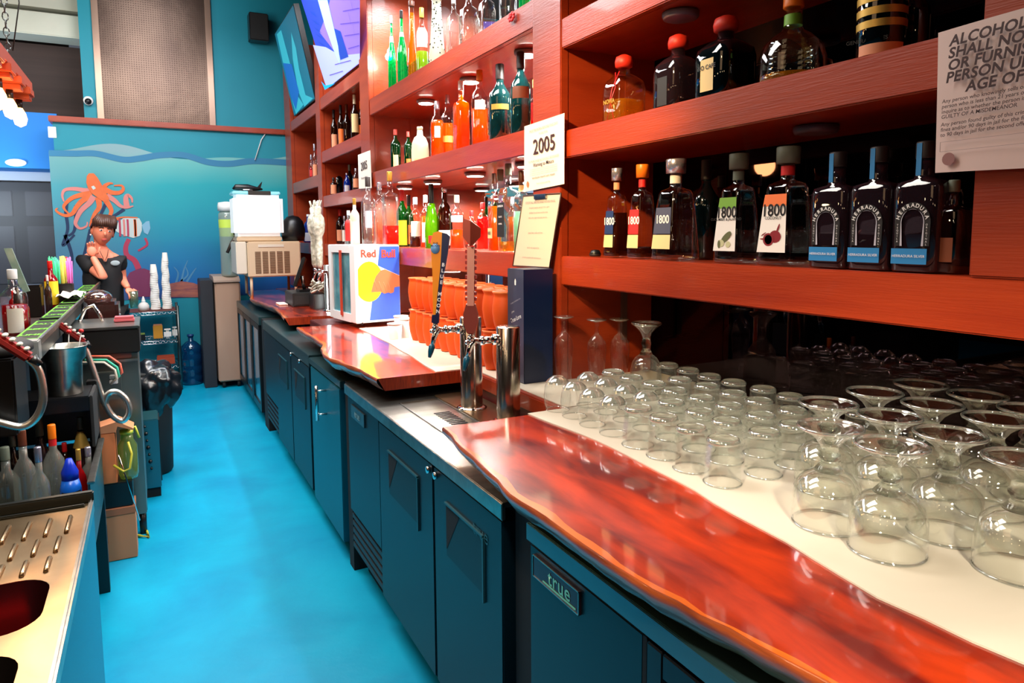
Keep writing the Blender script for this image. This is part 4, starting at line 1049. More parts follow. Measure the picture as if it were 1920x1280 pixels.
PROF = {
 'wine': ([(.88, 0), (1, .02), (1, .55), (.93, .62), (.60, .69), (.36, .75), (.33, .97), (.36, .975), (.36, 1)], .80),
 'spirit': ([(.9, 0), (1, .02), (1, .60), (.93, .66), (.62, .72), (.36, .76), (.34, .97), (.34, 1)], .86),
 'tall': ([(.9, 0), (1, .02), (.98, .45), (.80, .56), (.45, .68), (.33, .78), (.30, .97), (.34, 1)], .90),
 'slim': ([(.85, 0), (1, .02), (.86, .25), (.70, .5), (.55, .75), (.5, .97), (.62, 1)], .93),
 'square': ([(.93, 0), (1, .015), (1, .64), (.9, .69), (.40, .72), (.36, .75), (.35, .9), (.35, 1)], .87),
 'taper': ([(.95, 0), (1, .02), (.98, .10), (.80, .50), (.70, .655), (.62, .69), (.34, .72), (.30, .75), (.30, .9), (.30, 1)], .86),
 'patron': ([(.94, 0), (1, .03), (1, .50), (.92, .60), (.58, .68), (.36, .72), (.33, .84), (.33, 1)], .80),
 'dome': ([(.96, 0), (1, .05), (.98, .30), (.86, .44), (.60, .54), (.34, .60), (.26, .66), (.24, .86), (.28, 1)], .86),
 'flask': ([(.80, 0), (1, .04), (1, .35), (.92, .55), (.66, .70), (.36, .76), (.30, .92), (.30, 1)], .92),
 'champ': ([(.92, 0), (1, .02), (1, .30), (.88, .48), (.60, .64), (.38, .76), (.33, .80), (.31, .97), (.34, 1)], .70),
 'decant': ([(.9, 0), (1, .03), (1, .5), (.85, .62), (.35, .68), (.30, .78), (.36, .80), (.50, .86), (.46, .95), (.2, 1)], .80),
}
NEXP = {'square': 7, 'taper': 7, 'patron': 5, 'decant': 6}
def prof_r(kind, t):
    p = PROF[kind][0]
    for (r0_, t0), (r1_, t1) in zip(p, p[1:]):
        if t <= t1: return r0_+(r1_-r0_)*((t-t0)/(t1-t0) if t1 > t0 else 0)
    return p[-1][0]
NB = [0]
def bottle(x, y, z, H, R, kind, glass, liquid=None, fill=.6, cap='cap_black', label=None, lab=None, group=None, neck=None, asp=1., name='liquor_bottle', texts=(), capk=None, rz=0., lift=0., plates=()):
    """label=(mat,t0,t1,half-angle); plates: flat print on the aisle face [(mat,u0,u1,t0,t1,(curve))]"""
    z = z+.001+lift
    e = thing(name, lab, 'bottle', (x, y, z), group, rz)
    p, cf = PROF[kind]; n = NEXP.get(kind)
    ex = (lambda zz: n if zz < .70*H else 2) if n else None
    seg = 32 if n else 20
    pts = [(r_*R, t*H) for r_, t in p]
    def cut(t0, t1, k):
        ts = [t0]+[t for _, t in p if t0 < t < t1]+[t1]
        return [(prof_r(kind, t)*R*k, t*H) for t in ts]
    m = MB(); m.lathe(cut(0, cf, 1), seg=seg, e=ex, asp=asp); m.build('glass', glass, e, True)
    if liquid:
        m = MB(); m.lathe(cut(.012, max(.02, fill), .93), seg=seg, e=ex, asp=asp); m.build('liquid', liquid, e, True)
    rc = max(prof_r(kind, .98), .2)*R
    if capk == 'ball':
        m = MB(); m.lathe([(rc*.9, cf*H), (rc*1.5, (cf+.02)*H), (rc*1.6, (cf+.09)*H), (rc*1.4, (cf+.16)*H), (rc*.6, .995*H), (.0001, H)], seg=16)
    elif capk == 'wide':
        m = MB(); m.lathe([(rc*1.2, cf*H), (rc*1.75, cf*H), (rc*1.8, H-.002), (rc*1.7, H), (.0001, H)], seg=20)
    else:
        m = MB(); m.lathe([(rc*1.08, cf*H), (rc*1.10, (cf+.01)*H), (rc*1.10, H-.003), (rc*1.0, H), (.0001, H)], seg=14)
    m.build('cap', cap, e, True)
    if neck:
        t0, t1 = neck[1], neck[2]
        m = MB(); m.lathe([(prof_r(kind, t0)*R*1.04, t0*H), (prof_r(kind, t1)*R*1.04, t1*H)], seg=16, cap=False); m.build('neck_label', neck[0], e, True)
    if label:
        mt, t0, t1, ha = label
        ang = PI if n else math.atan2(-y, -x)
        ts = [t0]+[t for _, t in p if t0 < t < t1]+[t1]
        m = MB(); m.lathe([(prof_r(kind, t)*R*1.012+.0004, t*H) for t in ts], seg=14, e=ex, a0=ang-ha, a1=ang+ha, asp=asp if n else 1.)
        m.build('label', mt, e, True)
    for (mt, u0, u1, t0, t1) in plates:      # flat print on the aisle face (faces -x); u across, -1..1
        xa = lambda t: -prof_r(kind, t)*R*asp-.0012
        m = MB(); w0 = prof_r(kind, t0)*R*.93; w1 = prof_r(kind, t1)*R*.93
        m.add([(xa(t0), -u0*w0, t0*H), (xa(t0), -u1*w0, t0*H), (xa(t1), -u1*w1, t1*H), (xa(t1), -u0*w1, t1*H)], [(0, 1, 2, 3)])
        m.build('label', mt, e, True)
    for (s_, sz, t, u, mt, *b_) in texts:
        xx = -prof_r(kind, t)*R*asp-.0022
        text(s_, sz, frame((xx, -u*R, t*H), (0, -1, 0), (0, 0, 1)), mt, e, bold=(b_[0] if b_ else .0), local=True, xs=(b_[1] if len(b_) > 1 else 1.))
    return e
def pb(zs, pxc, pxw, pyt, X, kind, glass, *a, **k):
    """bottle standing on a shelf of height zs, its axis in the plane X; column pxc, width pxw, top pyt read off the photo"""
    q = at(pxc, pyt, x=X); dd_ = depth(q)
    for ya_, yb_, sh_ in ((R_[0]-1, R_[1], (S3, S2, S1)), (*M_, (DD, CC, BB)), (*L_, (DD, L3, L2, L1)), (*LL, (DD, LL2, L1))):
        if ya_ < q.y < yb_:
            for lo_, hi_ in zip(sh_, sh_[1:]):
                if abs(lo_[1]-zs) < 1e-6 and q.z > hi_[0]-.006: q.z = hi_[0]-.006
    R = pxw/2/FPX*dd_*.97
    if kind in NEXP: R = R/(1.16 if k.get('asp', 1) == 1 else 1.1)
    return bottle(X, q.y, zs, q.z-zs, R, kind, glass, *a, **k)

# ---- right bay, middle shelf
G1 = 'tequila bottles on the lower right shelf'
zz = S3[1]
def b1800(pxc, pxw, pyt, cap, plate, lab, liq, fill, neckm, big=False, sub='', X=1.56, lowm='lab_cream', ink='white_ink'):
    pl = [(plate, -.82, .82, .26, .52), (lowm, -.82, .82, .11, .25)] if not big else [('lab_white', -.92, .92, .11, .52), (plate, -.92, .92, .50, .60)]
    tx = [('1800', .038 if not big else .046, .40 if not big else .46, 0, ink, .02, .9)]
    if big: tx += [(sub, .011, .40, 0, ink, .01)]
    return pb(zz, pxc, pxw, pyt, X, 'taper', 'glass_clear', liq, fill, cap, None, lab, G1, (neckm, .76, .84), texts=tx, plates=pl, capk='wide')
b1800(1157, 47, 316, 'cap_silver', 'lab_navy', 'slim tequila bottle with navy label and silver cap', 'liq_brown', .5, 'lab_peach')
b1800(1205, 54, 309, 'cap_orange', 'lab_red', 'tequila bottle with bright red label and orange cap', 'liq_brown', .12, 'lab_red')
b1800(1268, 84, 299, 'cap_silver', 'lab_slate', 'clear tequila bottle with slate grey label and silver cap', 'liq_water', .4, 'lab_white')
e = b1800(1386, 80, 289, 'cap_grey', 'lab_green', 'tequila bottle with tall white label, green top band and cucumber drawing', 'liq_water', .3, 'cap_grey', True, 'CUCUMBER & JALAPENO', ink='black_ink')
def deco(e, t, us, mt, sx_, kind='taper', R=None):
    pass
def art(e, items):
    """small printed shapes on the aisle side of a bottle: (mat, u, z, ry, rz)"""
    for mt, u, z, ry, rz_, ang in items:
        p = [(ry*math.cos(2*PI*i/16), rz_*math.sin(2*PI*i/16)) for i in range(16)]
        ca, sa = math.cos(ang), math.sin(ang); zb_ = z
        xx = -abs(art.x(e, z))-.0028
        m = MB(); m.add([(xx, -(u+a*ca-b*sa), z+a*sa+b*ca) for a, b in p], [tuple(range(16))]); m.build('label_art', mt, e, True)
def glass_of(e): return [c for c in D.objects if c.parent == e and c.name.startswith('glass')][0]
def _ax(e, z):
    vs = [v.co for v in glass_of(e).data.vertices]
    lo = max((v.z for v in vs if v.z <= z), default=0); hi = min((v.z for v in vs if v.z >= z), default=z)
    xl_ = min(v.x for v in vs if abs(v.z-lo) < 1e-4); xh = min(v.x for v in vs if abs(v.z-hi) < 1e-4)
    return xl_ if hi-lo < 1e-6 else xl_+(xh-xl_)*(z-lo)/(hi-lo)
art.x = _ax
C_('art_olive', (96, 100, 60), .6); C_('art_pale', (196, 196, 150), .6); C_('art_maroon', (130, 20, 30), .6)
art(e, [('art_olive', .006, .075, .026, .010, .7), ('art_pale', -.012, .058, .013, .011, 0), ('art_pale', .016, .055, .010, .009, .5), ('art_olive', -.02, .055, .006, .012, 0)])
e = b1800(1479, 96, 276, 'cap_grey', 'lab_orange', 'tequila bottle with tall white label, orange band and coconut drawing', 'liq_water', .3, 'lab_red', True, 'COCONUT', ink='black_ink')
art(e, [('art_maroon', .012, .078, .020, .017, 0), ('art_maroon', -.010, .07, .019, .018, 0), ('lab_peach', -.010, .07, .013, .013, 0), ('art_maroon', .02, .10, .003, .014, -.4), ('art_maroon', -.028, .085, .010, .0016, .5), ('art_maroon', -.03, .072, .010, .0016, 0)])
def herr(pxc, pyt, lab, X=1.55):
    q = at(pxc, pyt, x=X); H = q.z-zz
    e = bottle(X, q.y, zz, H, .054, 'square', 'glass_smoke', 'liq_brown', .5, 'cap_dark', None, lab, G1, None, asp=.66, plates=[('lab_blue', -.95, .7, .06, .18)])
    R = .054; xx = -R*.66-.0022
    m = MB()
    # horseshoe arch band
    pts = []
    for r_o, r_i, mt, nm, dx in ((.043, .028, 'lab_black', 'horseshoe_label', 0.), (.0285, .0265, 'lab_silver', 'horseshoe_line', -.0006)):
        m = MB(); vs = []
        nA = 22
        for i in range(nA+1):
            a_ = PI*1.0*i/nA
            vs += [(xx+dx, -(-r_o*.95*math.cos(a_)), .110+r_o*1.05*math.sin(a_)), (xx+dx, -(-r_i*.95*math.cos(a_)), .110+r_i*1.15*math.sin(a_))]
        vs = [(xx+dx, .040 if r_o > .03 else .027, .058), (xx+dx, .022, .058)]+vs+[(xx+dx, -.040 if r_o > .03 else -.027, .058), (xx+dx, -.022, .058)]
        f = [(2*i, 2*i+1, 2*i+3, 2*i+2) for i in range(nA+2)]
        m.add(vs, f); m.build(nm, mt, e, True)
    for i, ch in enumerate('HERRADURA'):
        a_ = PI*(.90-.80*i/8); rr = .0362
        ctr = (xx-.0006, -(rr*.95*math.cos(a_)), .110+rr*1.06*math.sin(a_))
        text(ch, .0125, frame(ctr, (0, -math.sin(a_), -math.cos(a_)), (0, -math.cos(a_), math.sin(a_))), 'white_ink', e, bold=.02, local=True)
    for u, wd_ in ((-.0335, 'TEQUILA'), (.0335, 'ORIGINAL')):
        for i, ch in enumerate(wd_): text(ch, .006, frame((xx-.0006, -u, .105-.0062*i), (0, -1, 0), (0, 0, 1)), 'white_ink', e, local=True)
    text('HERRADURA SILVER', .0085, frame((xx-.0006, .006, .035), (0, -1, 0), (0, 0, 1)), 'white_ink', e, local=True)
    m = MB(); m.box(-.021, -.0195, -.003, .009, H*.74, H*.985); m.build('blue_seal', 'lab_blue', e, True)
    return e
herr(1572, 286, 'square horseshoe label tequila bottle beside the coconut tequila')
herr(1650, 276, 'square horseshoe label tequila bottle in the middle of three')
herr(1738, 266, 'square horseshoe label tequila bottle nearest the white notice')
pb(zz, 1790, 62, 338, 1.56, 'square', 'glass_clear', 'liq_water', .3, 'cap_grey', ('lab_brown', .12, .38, .6), 'plain square clear bottle next to the right red post', G1)
pb(zz, 1325, 50, 300, 1.69, 'wine', 'glass_dark', None, .5, 'cap_dark', None, 'dark wine bottle hidden behind, between the slate and the green labelled tequilas', G1)
pb(zz, 1353, 44, 330, 1.80, 'spirit', 'glass_smoke', None, .5, 'cap_dark', None, 'smoky bottle at the back left of the cucumber tequila', G1)
q = at(1116, 474, x=1.53)
e = thing('pourer_cap', 'small black round cap lying at the left end of the lower right shelf', 'cap', (1.53, q.y, zz+.001))
m = MB(); m.lathe([(.021, 0), (.022, .012), (.016, .024), (.0001, .026)], seg=18, cap=True); m.build('body', 'cap_black', e, True)
m = MB(); m.lathe([(.0225, .003), (.0235, .006), (.0225, .009)], seg=18, cap=False); m.build('rim', 'cap_dark', e, True)

# ---- right bay, upper shelf
zz = S2[1]; G2 = 'tequila bottles on the upper right shelf'
e = pb(zz, 1170, 78, 103, 1.57, 'patron', 'glass_clear', 'liq_gold', .32, 'cap_redwax', None, 'squat tequila bottle with red neck ribbon and gold liquid', G2, texts=[('NOVIA', .022, .30, 0, 'lab_gold', .02)], capk='ball')
H_ = at(1170, 103, x=1.57).z-zz
m = MB()
for s_ in (-1, 1): m.tube([(-.028, s_*.012, H_*.74), (-.044, -s_*.010, H_*.5), (-.056, -s_*.004, H_*.35), (-.058, s_*.020, H_*.05)], .0022, 6)
m.build('ribbon', 'cap_red', e, True)
e = pb(zz, 1272, 88, 65, 1.57, 'patron', 'glass_smoke', 'liq_dark', .12, 'cap_redwax', ('lab_black', .05, .42, .35), 'squat grey frosted bottle with orange ball cap', G2, capk='ball')
e = pb(zz, 1362, 108, 30, 1.57, 'patron', 'glass_dark', 'liq_dark', .56, 'cap_redwax', ('lab_cream', .08, .46, .35), 'squat black coffee tequila bottle with cream label', G2, texts=[('XO CAFE', .018, .36, 0, 'black_ink', .02)], capk='ball')
e = pb(zz, 1489, 128, -8, 1.58, 'dome', 'glass_clear', 'liq_gold', .10, 'cap_orange', None, 'bell shaped clear bottle with green neck band and orange cap', G2, ('lab_green', .66, .78))
m = MB(); q = .062
for k in range(7): m.lathe([(q*1.15-.002*k*.6, .012+.014*k), (q*1.17-.002*k*.6, .019+.014*k), (q*1.15-.002*k*.6, .026+.014*k)], seg=26, cap=False)
m.build('glass_ribs', 'glass_clear', e, True)
e = pb(zz, 1658, 88, -60, 1.57, 'spirit', 'glass_dark', 'liq_gold', .5, 'cap_gold', ('lab_peach', .06, .17, 1.0), 'tall round bottle banded in gold with a peach label', G2)
for k in range(5):
    m = MB(); R_b = .9*88/2/FPX*depth(at(1658, 10, x=1.57)); t0 = .22+.085*k
    m.lathe([(R_b*1.09, t0*.34), (R_b*1.10, (t0+.05)*.34)], seg=24, cap=False); m.build('gold_band', 'lab_gold', e, True)
text('GENERACIONES', .0125, frame((-.052, -.0, .047), (.35, -1, 0), (0, 0, 1)), 'black_ink', e, local=True, bold=.01)
e = pb(zz, 1722, 50, -50, 1.66, 'wine', 'glass_dark', 'liq_dark', .5, 'cap_black', None, 'dark bottle behind the gold banded bottle', G2)

# ---- middle bay, counter level shelf
zz = DD[1]; G3 = 'bottles on the lowest shelf of the lit middle bay'
def row(zs, G, items):
    for it in items:
        pxc, pxw, pyt, X, kind, glass, liq, fill, cap, label, lab = it[:11]
        k = it[11] if len(it) > 11 else {}
        pb(zs, pxc, pxw, pyt, X, kind, glass, liq, fill, cap, label, lab, G, **k)
row(zz, G3, [
 (753, 23, 355, 1.56, 'wine', 'glass_green', None, 0, 'cap_red', ('lab_yellow', .03, .46, .8), 'green wine bottle with red cap and yellow label'),
 (766, 18, 366, 1.62, 'wine', 'glass_green', None, 0, 'cap_dark', ('lab_orange', .05, .42, .8), 'dark green bottle with round orange label behind the yellow label one'),
 (778, 24, 370, 1.56, 'spirit', 'glass_clear', 'liq_brown', .30, 'cap_white', ('lab_white', .22, .52, .8), 'clear bottle with white label and brown liquor, right of the yellow label'),
 (797, 22, 366, 1.60, 'spirit', 'glass_clear', 'liq_amber', .6, 'cap_white', ('lab_white', .10, .48, .7), 'orange liquor bottle with white label and white cap'),
 (808, 27, 345, 1.53, 'champ', 'glass_lime', None, 0, 'cap_black', ('lab_red', .08, .20, .5), 'bright green champagne bottle with black foil neck'),
 (833, 30, 352, 1.60, 'flask', 'glass_brown', 'liq_red', .6, 'cap_silver', ('lab_white', .05, .30, .9), 'round shouldered red brown bottle with silver neck'),
 (856, 28, 366, 1.60, 'spirit', 'glass_clear', 'liq_amber', .36, 'cap_cream', ('lab_silver', .5, .62, .9), 'clear bottle one third full of orange liquor behind the navy tap handle'),
 (884, 22, 395, 1.62, 'spirit', 'glass_clear', 'liq_red', .5, 'cap_red', ('lab_white', .1, .25, .7), 'small red liquor bottle behind the diamond tap handle'),
 (905, 26, 380, 1.66, 'spirit', 'glass_clear', 'liq_red', .7, 'cap_red', None, 'red filled bottle seen right of the diamond tap handle'),
 (926, 24, 325, 1.53, 'square', 'glass_clear', 'liq_amber', .58, 'cap_brown', ('lab_cream', .17, .30, .8), 'tall whiskey bottle with orange top label and cream lettered label', dict(texts=[('RES', .020, .235, 0, 'black_ink', .02)])),
 (938, 34, 310, 1.64, 'spirit', 'glass_clear', 'liq_water', .5, 'cap_grey', None, 'clear bottle with grey stopper behind the black labelled whiskey'),
 (953, 40, 307, 1.54, 'square', 'glass_clear', 'liq_gold', .12, 'cap_grey', None, 'square whiskey bottle with large black label and grey stopper', dict(plates=[('lab_black', -.95, .95, .17, .56)], texts=[('JAMESON', .0135, .52, 0, 'white_ink', .02), ('BLACK', .011, .40, .0, 'white_ink', .01), ('BARREL', .011, .32, .0, 'white_ink', .01)])),
 (978, 34, 320, 1.58, 'spirit', 'glass_clear', 'liq_mint', .5, 'cap_brown', ('lab_cream', .74, .82, 1.2), 'clear bottle with cork and pale green liquor, half behind the clipboard'),
])
# on top of the drinks cooler
zf = ZC+.016+Hf; G4 = 'bottles standing on the drinks cooler'
def fx(px, b_):
    return min(((abs((Vector((1.157+.9916*a_*.01-.1296*b_, 4.36+.1296*a_*.01+.9916*b_, 1.5))-Vector((0, 0, EYE))).dot(rt)/depth((1.157+.9916*a_*.01-.1296*b_, 4.36+.1296*a_*.01+.9916*b_, 1.5))*FPX+960-px), 1.157+.9916*a_*.01-.1296*b_) for a_ in range(3, 30)))[1]
row(zf, G4, [
 (689, 27, 332, fx(689, .14), 'spirit', 'glass_clear', 'liq_water', .6, 'cap_dark', ('lab_silver', .25, .5, .5), 'clear vodka bottle with dark cap on top of the drinks cooler'),
 (711, 26, 342, fx(711, .22), 'square', 'glass_clear', 'liq_water', .6, 'cap_silver', None, 'clear square bottle with a small red emblem on the drinks cooler', dict(plates=[('lab_red', -.3, .3, .5, .6)])),
 (730, 32, 322, fx(730, .09), 'square', 'glass_clear', 'liq_red', .26, 'cap_gold', None, 'clear square bottle with gold stopper and a little red liquor on the cooler'),
 (664, 18, 372, fx(664, .30), 'spirit', 'glass_milk', 'liq_water', .6, 'cap_gold', ('lab_white', .1, .5, .9), 'pale bottle with gold cap on the drinks cooler'),
 (653, 17, 395, fx(653, .40), 'spirit', 'glass_clear', 'liq_water', .6, 'cap_white', ('lab_red', .1, .72, .9), 'bottle with tall red label at the left end of the cooler top'),
])
# ---- middle bay, middle shelf
zz = CC[1]; G5 = 'bottles on the middle shelf of the lit bay'
row(zz, G5, [
 (741, 20, 243, 1.56, 'spirit', 'glass_green', 'liq_dark', .4, 'cap_pink', ('lab_cream', .05, .36, .5), 'green bottle with pink cap and cream label, left of its pair'),
 (765, 17, 247, 1.62, 'spirit', 'glass_green', 'liq_dark', .4, 'cap_pink', ('lab_orange', .10, .26, .5), 'green bottle with pink cap, right of its pair'),
 (787, 34, 238, 1.56, 'flask', 'glass_milk', None, 0, 'cap_cream', ('lab_cream', .06, .10, .7), 'round shouldered milky glass bottle'),
 (819, 27, 190, 1.55, 'spirit', 'glass_clear', 'liq_amber', .66, 'cap_silver', ('lab_silver', .35, .55, .4), 'orange scotch bottle with silver stopper, first after the milky bottle'),
 (839, 24, 178, 1.62, 'spirit', 'glass_clear', 'liq_amber', .55, 'cap_silver', ('lab_gold', .25, .35, .8), 'orange scotch bottle set back behind its neighbours'),
 (864, 32, 152, 1.55, 'square', 'glass_clear', 'liq_amber', .80, 'cap_white', None, 'square bottle filled high with orange whisky'),
 (899, 34, 132, 1.56, 'spirit', 'glass_clear', 'liq_amber', .50, 'cap_orange', ('lab_white', .48, .60, .6), 'whisky bottle half full of orange liquor with orange cap'),
 (937, 42, 121, 1.55, 'wine', 'glass_teal', 'liq_dark', .52, 'cap_dark', ('lab_gold', .40, .47, .9), 'tall dark bottle with slanted gold label, left of its pair'),
 (976, 40, 98, 1.56, 'wine', 'glass_teal', 'liq_dark', .38, 'cap_dark', ('lab_brown', .44, .58, .9), 'tall dark teal bottle with slanted brown label, right of its pair'),
 (1003, 26, 150, 1.66, 'spirit', 'glass_clear', 'liq_red', .6, 'cap_gold', ('lab_red', .3, .6, .8), 'red labelled bottle half hidden by the red post above the 2005 sign'),
])
# ---- middle bay, top shelf
zz = BB[1]; G6 = 'bottles on the top shelf of the lit bay'
row(zz, G6, [
 (733, 16, 30, 1.56, 'tall', 'glass_bright_green', None, 0, 'cap_silver', ('lab_white', .66, .74, 1.4), 'slim bright green bottle with silver stopper, left of two'),
 (752, 19, 20, 1.56, 'tall', 'glass_bright_green', None, 0, 'cap_dark', ('lab_white', .66, .72, 1.4), 'slim bright green bottle with dark stopper, right of two'),
 (771, 19, 2, 1.55, 'slim', 'glass_clear', 'liq_gold', .85, 'cap_brown', None, 'very tall slim amber bottle with brown stopper'),
 (790, 24, 15, 1.60, 'spirit', 'glass_clear', 'liq_lime', .40, 'cap_gold', ('lab_white', .45, .72, 1.0), 'lime liqueur bottle with white label and gold cap'),
 (818, 34, -8, 1.54, 'slim', 'glass_milk', None, 0, 'cap_white', None, 'white bottle speckled with black spots'),
 (850, 30, -20, 1.60, 'decant', 'glass_clear', 'liq_water', .4, 'cap_white', None, 'clear decanter bottle right of the speckled one'),
 (878, 38, -30, 1.58, 'decant', 'glass_clear', 'liq_water', .5, 'cap_silver', None, 'broad clear crystal decanter on the top shelf'),
 (912, 34, -40, 1.60, 'decant', 'glass_clear', 'liq_water', .4, 'cap_silver', None, 'clear square decanter left of the red bow'),
 (952, 34, -60, 1.62, 'spirit', 'glass_clear', 'liq_water', .4, 'cap_white', None, 'clear bottle above the red bow on the top shelf'),
 (983, 22, -75, 1.60, 'wine', 'glass_bright_green', None, 0, 'cap_black', None, 'green bottle beside the red post at the end of the top shelf'),
])
sp_ = [o for o in D.objects if o.get('label') == 'white bottle speckled with black spots'][0]
gl = glass_of(sp_).data
zmx = max(v.co.z for v in gl.vertices); rmx = max(v.co.x for v in gl.vertices)
m = MB()
rr_ = random.Random(3)
for k in range(46):
    t = rr_.uniform(.04, .9); a_ = math.atan2(-sp_.location.y, -sp_.location.x)+rr_.uniform(-1.3, 1.3)
    r_ = prof_r('slim', t)*rmx*1.0+.001; s_ = rr_.uniform(.0022, .005)
    m.sphere((r_*math.cos(a_), r_*math.sin(a_), t*zmx/.93), s_, s_, s_, 6, 4)
o = m.build('black_spots', 'black_ink', sp_, True); o['kind'] = 'stuff'
a = at(712, 170, x=1.5); c = at(758, 100, x=1.5)
e = thing('smoked_glass_case', 'dark smoked glass box at the left end of the lit top shelf', 'case', (1.62, a.y, zz+.001))
m = MB(); m.box(1.62, 1.78, c.y+.05, a.y-.05, zz+.001, zz+.16, .006); m.build('body', 'glass_smoke', e)
m = MB(); m.box(1.615, 1.785, c.y+.045, a.y-.045, zz+.16, zz+.172, .003); m.build('lid', 'cap_dark', e)
e2_ = at(714, 112, x=1.5); point('case_lamp', (1.5, e2_.y, zz+.30), 6, (.95, 1, .95), .05)
q = Vector((1.56, e2_.y, zz+.27))
e = thing('globe_lamp', 'small glowing round lamp on the red side panel left of the green bottles', 'lamp', q)
m = MB(); m.sphere(q, .026); m.build('bulb', 'puck_glow', e)
m = MB(); m.cyl(q+Vector((0, 0, .024)), q+Vector((0, 0, .05)), .012); m.build('socket', 'chrome', e)
# ---- left bay
G7 = 'wine bottles on the upper shelf of the second bay'
row(L2[1], G7, [
 (625, 13, 200, 1.56, 'wine', 'glass_brown', 'liq_dark', .5, 'cap_dark', ('lab_peach', .08, .40, .9), 'wine bottle with peach label, leftmost on the second bay shelf'),
 (638, 13, 193, 1.56, 'wine', 'glass_brown', 'liq_dark', .5, 'cap_dark', ('lab_orange', .08, .44, .9), 'wine bottle with orange label, second from left in its row'),
 (649, 14, 188, 1.60, 'wine', 'glass_brown', 'liq_brown', .5, 'cap_brown', None, 'unlabelled brown wine bottle in the middle of its row'),
 (664, 16, 172, 1.55, 'wine', 'glass_brown', 'liq_dark', .4, 'cap_cream', ('lab_cream', .18, .58, .9), 'wine bottle with large cream label beside the tall red post'),
 (676, 13, 190, 1.60, 'wine', 'glass_brown', 'liq_brown', .5, 'cap_orange', ('lab_orange', .1, .4, .9), 'brown bottle half hidden by the tall red post'),
])
row(L3[1], 'bottles on the middle shelf of the second bay', [
 (625, 13, 333, 1.54, 'spirit', 'glass_brown', 'liq_dark', .5, 'cap_dark', ('lab_peach', .10, .6, .9), 'small bottle with peach label on the bluish lit shelf'),
 (634, 18, 312, 1.62, 'wine', 'glass_dark', 'liq_dark', .5, 'cap_red', None, 'dark bottle with bright red cap above the bluish shelf'),
 (650, 13, 325, 1.56, 'flask', 'glass_blue', None, .5, 'cap_silver', ('lab_silver', .1, .4, .8), 'pale blue bottle on the bluish lit shelf'),
 (655, 14, 309, 1.66, 'wine', 'glass_dark', 'liq_dark', .5, 'cap_grey', None, 'dark bottle behind the pale blue bottle'),
 (667, 14, 316, 1.54, 'spirit', 'glass_clear', 'liq_brown', .3, 'cap_silver', ('lab_peach', .15, .55, .9), 'clear bottle with peach label beside the small 2005 sign'),
])
row(DD[1], 'bottles on the lowest shelf of the second bay', [
 (637, 17, 392, 1.60, 'wine', 'glass_brown', 'liq_dark', .5, 'cap_red', ('lab_peach', .08, .4, .9), 'dark bottle with red neck beside the drinks cooler top'),
 (646, 13, 405, 1.54, 'spirit', 'glass_clear', 'liq_water', .5, 'cap_silver', ('lab_white', .1, .5, .9), 'clear bottle on the second bay lowest shelf'),
])
row(LL2[1], 'bottles in the farthest bay', [
 (583, 9, 290, 1.56, 'wine', 'glass_clear', 'liq_red', .5, 'cap_silver', ('lab_red', .15, .4, .9), 'small bottle with red label in the farthest bay, left'),
 (589, 10, 270, 1.54, 'wine', 'glass_clear', 'liq_brown', .4, 'cap_silver', ('lab_peach', .05, .4, .9), 'bottle with pink label in the farthest bay, middle'),
 (595, 9, 280, 1.58, 'wine', 'glass_clear', 'liq_red', .5, 'cap_red', ('lab_peach', .1, .4, .9), 'bottle with red cap in the farthest bay, right'),
])
row(DD[1], 'bottles in the farthest bay', [
 (578, 22, 402, 1.54, 'flask', 'glass_blue', None, 0, 'cap_white', ('lab_silver', .05, .35, .8), 'bright blue bottle with white cap beside the white tap tower'),
 (592, 16, 392, 1.60, 'decant', 'glass_clear', 'liq_water', .5, 'cap_silver', None, 'clear bottle behind the blue one in the farthest bay'),
])
# ================================================================== TV SCREENS
def screen(name, lab, yl, yr, tl, zb, kind):
    """tilted screen standing on the shelf top: far edge yl, near edge yr, tl = a point on the far upper edge"""
    BL = Vector((XS+.0, yl, zb)); BR = Vector((XS+.0, yr, zb)); up = (tl-BL); up.y = 0
    TL = BL+up; TR = BR+up
    e = thing(name, lab, 'screen', (XS, (yl+yr)/2, zb))
    n = (BR-BL).cross(up).normalized()
    if n.x > 0: n = -n
    def q(u, v, d=0.): return BL.lerp(BR, u).lerp(TL.lerp(TR, u), v)+n*d
    m = MB(); c = [q(u, v, d) for d in (-.05, 0) for u, v in ((0, 0), (1, 0), (1, 1), (0, 1))]
    m.add(c, [(0, 1, 2, 3), (7, 6, 5, 4), (0, 4, 5, 1), (1, 5, 6, 2), (2, 6, 7, 3), (3, 7, 4, 0)]); m.build('housing', 'black_plastic', e)
    m = MB(); c = [q(u, v, .003) for u, v in ((.012, .012), (.988, .012), (.988, .988), (.012, .988))]; m.add(c, [(0, 1, 2, 3)]); m.build('display', kind, e)
    def pol(pts, mt, d=.005, nm='picture_shape'):
        m = MB(); m.add([q(u, v, d) for u, v in pts], [tuple(range(len(pts)))]); return m.build(nm, mt, e)
    def uv(px, py):
        d = rt*((px-960)/FPX)+dn*((py-564)/FPX)+fw; o = Vector((0, 0, EYE)); t = (BL-o).dot(n)/d.dot(n); p = o+d*t-BL
        return (p.dot(BR-BL)/(BR-BL).length_squared, p.dot(up)/up.length_squared)
    return e, pol, uv
def emi(n, c, s): return mat(n, c, .4, emit=c, estr=s)
emi('tv_blue', (30, 60, 190), .7); emi('tv_purple', (120, 96, 206), .75); emi('tv_beam', (150, 186, 236), .8); emi('tv_deep', (16, 60, 160), .6); emi('tv_pale', (150, 160, 226), .75); emi('tv_cyan', (0, 150, 240), .9); emi('tv_line', (80, 60, 160), .5)
tl = at(563, 0, y=6.30)
up = (tl-Vector((XS, 6.30, 2.893)))*1.12
